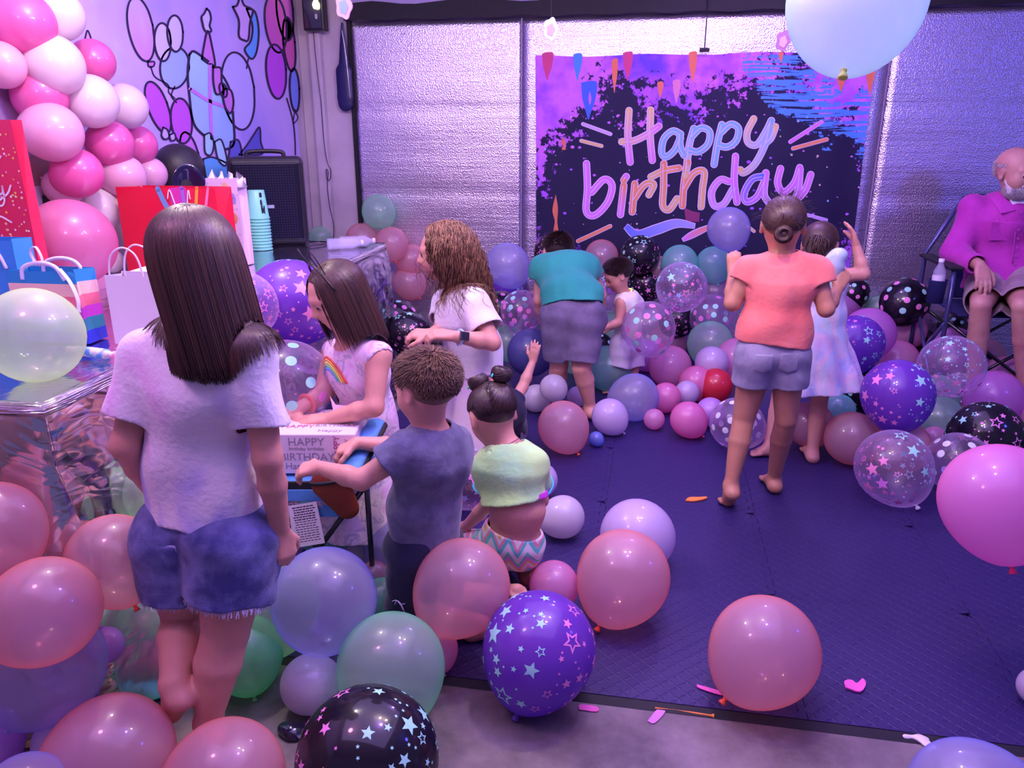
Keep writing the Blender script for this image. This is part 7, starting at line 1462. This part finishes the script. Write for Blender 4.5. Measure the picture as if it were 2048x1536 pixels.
# ---------------------------------------------------------------- the present on the little folding chair
gR = np.array([[math.cos(.18), -math.sin(.18), 0], [math.sin(.18), math.cos(.18), 0], [0, 0, 1]]); gC = V(-1.03, 2.20, .465)
root = empty('wrapped_present', gC, 'flat present wrapped in white paper printed with birthday words, on the blue seat', 'present'); M_WRAP = mat('white_wrapping_paper', (.84, .70, .76), .5)
b_ = MB(); b_.box((-.135, -.115, .01), (.135, .115, .145), 0, gR, gC); bevel(b_.out('wrapped_box', M_WRAP, root), .004)
def on_box(face, u_, v_):
    if face == 'f': return gC+gR @ V(u_, -.1158, .012+v_)
    return gC+gR @ V(u_, v_, .1458)
Rf = gR @ np.array([[1, 0, 0], [0, 0, -1], [0, 1, 0]], float); RfV = gR @ np.array([[0, -1, 0], [0, 0, -1], [1, 0, 0]], float); Rt = gR
M_TP, M_TG = mat('print_plum', (.45, .08, .22), .6), mat('print_grey', (.32, .26, .36), .6)
words = [('f', 'HAPPY', -.02, .095, .038, 0, M_TG), ('f', 'birthday birthday', -.02, .080, .016, 0, M_TG), ('f', 'BIRTHDAY', -.02, .045, .036, 0, M_TG), ('f', 'Happy', -.05, .015, .032, 0, M_TG), ('f', 'BIRTHDAY', .04, .018, .02, 0, M_DARK), ('f', 'BIRTHDAY', -.105, .065, .026, 1, M_TP), ('f', 'HAPPY', .085, .085, .028, 1, M_TP), ('f', 'BIRTHDAY', .115, .065, .022, 1, M_TG),
 ('t', 'HAPPY', .03, .06, .04, 0, M_TG), ('t', 'BIRTHDAY', .04, .02, .032, 0, M_TP), ('t', 'happy birthday', .03, -.01, .02, 0, M_TG), ('t', 'HAPPY', -.06, -.06, .035, 0, M_TP), ('t', 'BIRTHDAY', .06, -.05, .028, 0, M_TG), ('t', 'Happy', .05, -.095, .03, 0, M_TG), ('t', 'BIRTHDAY', -.07, .085, .022, 0, M_TG)]
for (fc, w_, u_, v_, s_, rot, m_) in words: text(w_, s_, m_, root, on_box(fc, u_, v_), (RfV if rot else Rf) if fc == 'f' else Rt, 'printed_words', .0003)
M_BLUEC = mat('light_blue_canvas', (.10, .34, .72), .6, bump=(150, .2)); M_ORNC = mat('orange_canvas', (.26, .04, .015), .6, bump=(200, .3)); M_TUBE = mat('black_tube', (.012, .012, .02), .3, coat=.5)
root = empty('folding_chair', (-1.0, 2.18, .014), 'child size folding chair with light blue seat holding the wrapped present', 'chair')
b_ = MB(); b_.box((-.17, -.16, -.012), (.17, .16, .0), 0, gR, gC); bevel(b_.out('seat', M_BLUEC, root), .004)
b_ = MB(); b_.box((-.175, -.166, -.022), (.175, -.156, .006), 0, gR, gC); bevel(b_.out('seat_piping', M_DARK, root), .003)
for k, (z_, m_) in enumerate(((-.075, M_BLUEC), (-.02, M_BLUEC))): b_ = MB(); b_.box((-.15, -.168, z_-.04), (.10, -.164, z_), 0, gR, gC); bevel(b_.out('hanging_flap', m_, root), .002)
text('BIRTHDAY', .03, M_TG, root, gC+gR @ V(-.03, -.1695, -.085), Rf, 'lettering')
# padded arm: black edge, light blue top, orange mesh pocket below
F = Field(.004); F.cap(gC+gR @ V(.125, -.19, .05), gC+gR @ V(.175, .02, .13), .034, .030, k=.01, w=V(0, 0, 1), wf=.45); F.build('arm_pad', M_BLUEC, root); F = Field(.004); F.cap(gC+gR @ V(.130, -.19, .040), gC+gR @ V(.182, .02, .12), .038, .034, k=.01, w=V(0, 0, 1), wf=.40); F.build('arm_edge', M_DARK, root)
F = Field(.004); F.cap(gC+gR @ V(.07, -.20, .015), gC+gR @ V(.11, -.19, -.07), .062, .04, k=.01, w=gR @ V(0, 1, 0), wf=.35); F.build('cup_pocket', M_ORNC, root)
b_ = MB(); b_.tube([gC+gR @ V(.0+.062*math.cos(t)*1.0+.07, -.20+.024*math.sin(t), .03+.01*math.cos(t)) for t in np.linspace(0, 6.283, 25)], .006, 8, cap=False); b_.out('pocket_rim', M_DARK, root, True)
zf = .014-gC[2]
for (a, b2) in (((-.16, -.15, -.02), (.15, -.15, zf+.01)), ((.16, -.15, -.02), (-.15, -.15, zf+.01)), ((-.16, .15, -.02), (.15, .15, zf+.01)), ((.16, .15, -.02), (-.15, .15, zf+.01)), ((.17, -.15, zf+.01), (.17, -.16, .05)), ((.175, .1, zf+.01), (.178, .02, .12))): b_ = MB(); b_.tube([gC+gR @ V(*a), gC+gR @ V(*b2)], .009, 10); b_.out('leg', M_TUBE, root, True)
tg = MB(); tc_ = [aY(577, 1012, 2.02), aY(633, 1003, 2.02), aY(650, 1086, 2.0), aY(588, 1096, 2.0)]; tg.add(tc_, [(0, 1, 2, 3)]); o = tg.out('care_label', M_WHP, root); s_ = o.modifiers.new('s', 'SOLIDIFY'); s_.thickness = .001
ik = Ink(lambda u_, v_, l: (tc_[0]*(1-u_)+tc_[1]*u_)*(1-v_)+(tc_[3]*(1-u_)+tc_[2]*u_)*v_+V(0, -.0012, 0)); rg = random.Random(1)
for k in range(15):
    v_ = .07+.058*k; x = .12+rg.uniform(0, .06)
    while x < .84: l_ = rg.uniform(.04, .12); ik.ribbon([(x, v_), (min(.9, x+l_), v_)], .010 if k > 5 else .014, (.05, .03, .08), n=2); x += l_+.04
ik.build('label_writing', o)
b_ = MB(); a1_, a2_ = aY(778, 948, 2.0), None
# small soft toy corner: pink pointed card on the seat
root = empty('gift_tag', aY(672, 815, 2.28), 'pale pink folded gift tag standing behind the wrapped present', 'tag'); P = [aY(660, 792, 2.30), aY(672, 810, 2.28), aY(693, 812, 2.28), aY(690, 828, 2.26), aY(668, 826, 2.26)]; b_ = MB(); b_.add(P, [(0, 1, 4), (1, 2, 3, 4)]); o = b_.out('folded_card', mat('pale_pink_card', (.85, .5, .6), .6), root); s_ = o.modifiers.new('s', 'SOLIDIFY'); s_.thickness = .003

# ---------------------------------------------------------------- camping chair of the man
root = empty('camping_chair', (1.9, 4.75, .014), 'dark blue folding camping chair with cup holder that the man sits in', 'chair'); M_NAV = mat('navy_canvas', (.02, .025, .14), .7, bump=(120, .2)); M_STL = mat('grey_blue_tube', (.10, .11, .28), .3, metal=.6)
b_ = MB(); b_.box((1.68, 4.50, .545), (2.22, 4.95, .56)); bevel(b_.out('seat', M_NAV, root), .006)
b_ = MB(); b_.box((1.78, 4.97, .56), (2.18, 4.99, 1.17)); bevel(b_.out('backrest', M_NAV, root), .02)
for x in (1.62, 2.27):
    b_ = MB(); b_.box((x-.04, 4.48, .800), (x+.04, 4.98, .822)); bevel(b_.out('armrest', M_DARK, root), .01)
    b_ = MB(); b_.tube([V(x, 4.52, .02), V(x+.01, 4.53, .5), V(x, 4.51, .80)], .013, 10); b_.out('front_leg', M_STL, root, True); b_ = MB(); b_.tube([V(x, 5.0, .02), V(x, 5.0, .82), V(x+(.16 if x < 2 else -.09), 5.0, 1.15)], .013, 10); b_.out('back_post', M_STL, root, True)
    b_ = MB(); b_.tube([V(x, 4.52, .09), V(x, 4.98, .5)], .010, 8); b_.out('side_strut', M_STL, root, True); b_ = MB(); b_.tube([V(x, 4.98, .09), V(x, 4.52, .5)], .010, 8); b_.out('side_strut', M_STL, root, True)
for (a, b2) in (((1.62, 4.52, .06), (2.27, 4.53, .52)), ((2.27, 4.52, .06), (1.62, 4.53, .52)), ((1.62, 4.98, .06), (2.27, 4.98, .52)), ((2.27, 4.98, .06), (1.62, 4.98, .52))): b_ = MB(); b_.tube([V(*a), V(*b2)], .010, 8); b_.out('cross_strut', M_TUBE, root, True)
b_ = MB(); b_.lathe([(.0, -.12), (.04, -.12), (.045, 0), (.05, .005), (.045, .006)], V(1.545, 4.50, .74), 20); b_.out('cup_holder', M_NAV, root, True)
root = empty('water_bottle', (1.545, 4.50, .63), 'clear water bottle standing in the camping chair cup holder', 'bottle'); b_ = MB(); b_.lathe([(0, 0), (.03, 0), (.032, .02), (.030, .05), (.032, .09), (.030, .13), (.032, .16), (.014, .20), (.013, .215)], V(1.545, 4.50, .632), 20); b_.out('bottle_body', M_CLR, root, True)
b_ = MB(); b_.lathe([(.0145, .21), (.0145, .228), (0, .228)], V(1.545, 4.50, .632), 16); b_.out('bottle_cap', mat('bottle_cap_white', (.8, .8, .95), .4), root, True); b_ = MB(); b_.lathe([(.0325, .09), (.0325, .14)], V(1.545, 4.50, .632), 20); b_.out('paper_band', M_WHP, root, True)

# ---------------------------------------------------------------- scraps on the floor
def scrap(name, px, py, s, pts, m, label, cat, z=.0155, th=.002, curl=.0):
    p = aZ(px, py, z); P = catmull([V(x, y, 0)*s for x, y in pts]+[V(*pts[0], 0)*s], 3)[:-1]; n = len(P); vs = [(p[0]+q[0], p[1]+q[1], z+curl*(q[0]/s)**2*s) for q in P]
    o = mesh(name, vs, [tuple(range(n))], m, base=p); s_ = o.modifiers.new('s', 'SOLIDIFY'); s_.thickness = th; s_.offset = 1; return tag(o, label, cat)
M_ORB = mat('orange_rubber', (1, .30, .05), .4); M_PKS = mat('pink_scrap', (.85, .12, .5), .5); M_PKL = mat('lilac_scrap', (.7, .25, .7), .5)
scrap('burst_balloon', 1392, 999, .045, [(-1, -.5), (-.2, -.5), (.9, .2), (1, .6), (.3, .4), (-.6, .2)], M_ORB, 'orange burst balloon piece lying alone in the middle of the mat', 'scrap', .0155, .005)
scrap('burst_balloon', 1710, 1371, .030, [(-1, -.6), (.2, -1), (1, .2), (.9, 1), (.2, .2), (-.2, .6), (-.9, .3)], M_PKS, 'pink burst balloon scrap on the mat right of the lone coral balloon', 'scrap', .0155, .005)
scrap('paper_strip', 1418, 1378, .030, [(-1.1, .4), (-.9, -.1), (1, -.7), (1.1, -.2)], M_PKS, 'magenta paper strip tucked by the knot of the lone coral balloon', 'scrap')
scrap('paper_strip', 1313, 1434, .026, [(-.9, -.8), (-.2, -1), (.9, .9), (.1, 1.1)], M_PKL, 'lilac paper strip on the concrete just off the mat edge', 'scrap', .0015)
scrap('paper_strip', 1176, 1417, .024, [(-1, -.4), (1, -.4), (1, .4), (-1, .4)], M_PKS, 'magenta paper strip on the concrete right of the purple star balloon', 'scrap', .0015)
P = [aZ(x, y, .004) for x, y in ((1310, 1416), (1350, 1420), (1395, 1427), (1428, 1432))]; b_ = MB(); b_.tube(catmull(P, 5), [.0025]*15+[.006], 6); tag(b_.out('burst_balloon', M_ORB, base=P[0]), 'thin stretched orange balloon remnant along the mat edge', 'scrap')
F = Field(.003); p = aZ(1845, 1482, .006)
for (a, b2) in (((-.04, .01), (.03, .015)), ((-.01, .012), (.012, -.028)), ((.0, .012), (.025, -.02))): F.cap(p+V(*a, .0), p+V(*b2, .0), .009, .006, k=.01, w=V(0, 0, 1), wf=.6)
tag(F.build('burst_balloon', mat('white_latex', (.85, .8, .88), .4), None, p), 'white burst balloon lying at the mat edge by the corner', 'scrap')
# wrappings scattered under the left pile
M_CYP, M_MGP, M_GRP = mat('bright_blue_paper', (.03, .30, .75), .45), mat('hot_pink_paper', (.75, .02, .25), .45), mat('yellow_green_paper', (.5, .5, .12), .5)
def crumple(name, p, s, m, label, seed, flat=.35):
    F = Field(.005); rg = np.random.RandomState(seed)
    for k in range(4): F.ell(V(*p)+rg.randn(3)*V(.25, .25, .05)*s+V(0, 0, flat*s*.5), (s*.5, s*.35, s*flat*.5), None, k=.02)
    F.grid().wrinkle(.006, 70, seed); F.keep(V(0, 0, .002), (0, 0, -1)); tag(F.build(name, m, None, V(*p)), label, 'scrap')
crumple('crumpled_paper', aZ(205, 1355, 0), .10, M_CYP, 'bright blue crumpled wrapping between the lilac and pale green balloons', 1)
crumple('crumpled_paper', aZ(240, 1215, 0)*V(1, 1, 0)+V(.35, -.25, .0), .12, M_MGP, 'hot pink crumpled wrapping in front of the foil table', 2, .8)
crumple('crumpled_paper', aZ(330, 1385, 0), .07, M_CYP, 'small blue wrapping piece behind the girl\'s lifted foot', 3)
crumple('crumpled_film', aZ(588, 1472, 0), .06, mat('black_film', (.01, .01, .03), .15, coat=1), 'black shiny film scrap left of the large black star balloon', 4)
rg = random.Random(12)
for k, (px, py, nm) in enumerate(((60, 1488, 'beside the left edge'), (75, 1505, 'nearest the lower left corner'), (105, 1462, 'under the lilac balloon'), (230, 1398, 'right of the blue crumple'), (262, 1385, 'under the pale green balloon'), (180, 1408, 'below the blue crumple'))):
    scrap('confetti_piece', px, py, .022, [(-1, -.3), (.2, -.7), (1, .2), (0, .8)], (M_GRP, M_GRP, M_PKS, M_PKL, M_GRP, M_PKS)[k], ('yellow green', 'olive', 'pink', 'lilac', 'green', 'magenta')[k]+' torn paper piece on the floor '+nm, 'scrap', .002)
# white balloon scrap in the coral girl's raised right hand
p = aY(1668, 535, 3.26); root = None; F = Field(.004); F.ell(p+V(0, 0, .012), (.045, .035, .050), None).ell(p+V(.015, 0, .05), (.035, .03, .03), None, k=.02); F.cap(p, p+V(.0, -.01, -.075), .03, .014, k=.02); F.grid().wrinkle(.004, 60, 3)
tag(F.build('deflated_balloon', mat('pearl_latex', (.62, .85, .95), .12, coat=1), None, p), 'pearly half deflated balloon in the raised hand of the coral shirt girl', 'balloon')
# disco light: narrow cyan beams grazing the mural
for k, (y, z, e) in enumerate(((3.15, 2.2, 5), (3.32, 2.05, 6), (3.5, 2.3, 5), (3.42, 1.8, 5), (3.65, 1.95, 4), (3.85, 2.2, 4), (3.25, 1.9, 4))):
    light('disco_beam', 'SPOT', (-2.2, 3.4+.05*k, 2.58), e, (.3, .8, 1), .01, (WX, y, z), angle=5.5, blend=.9)
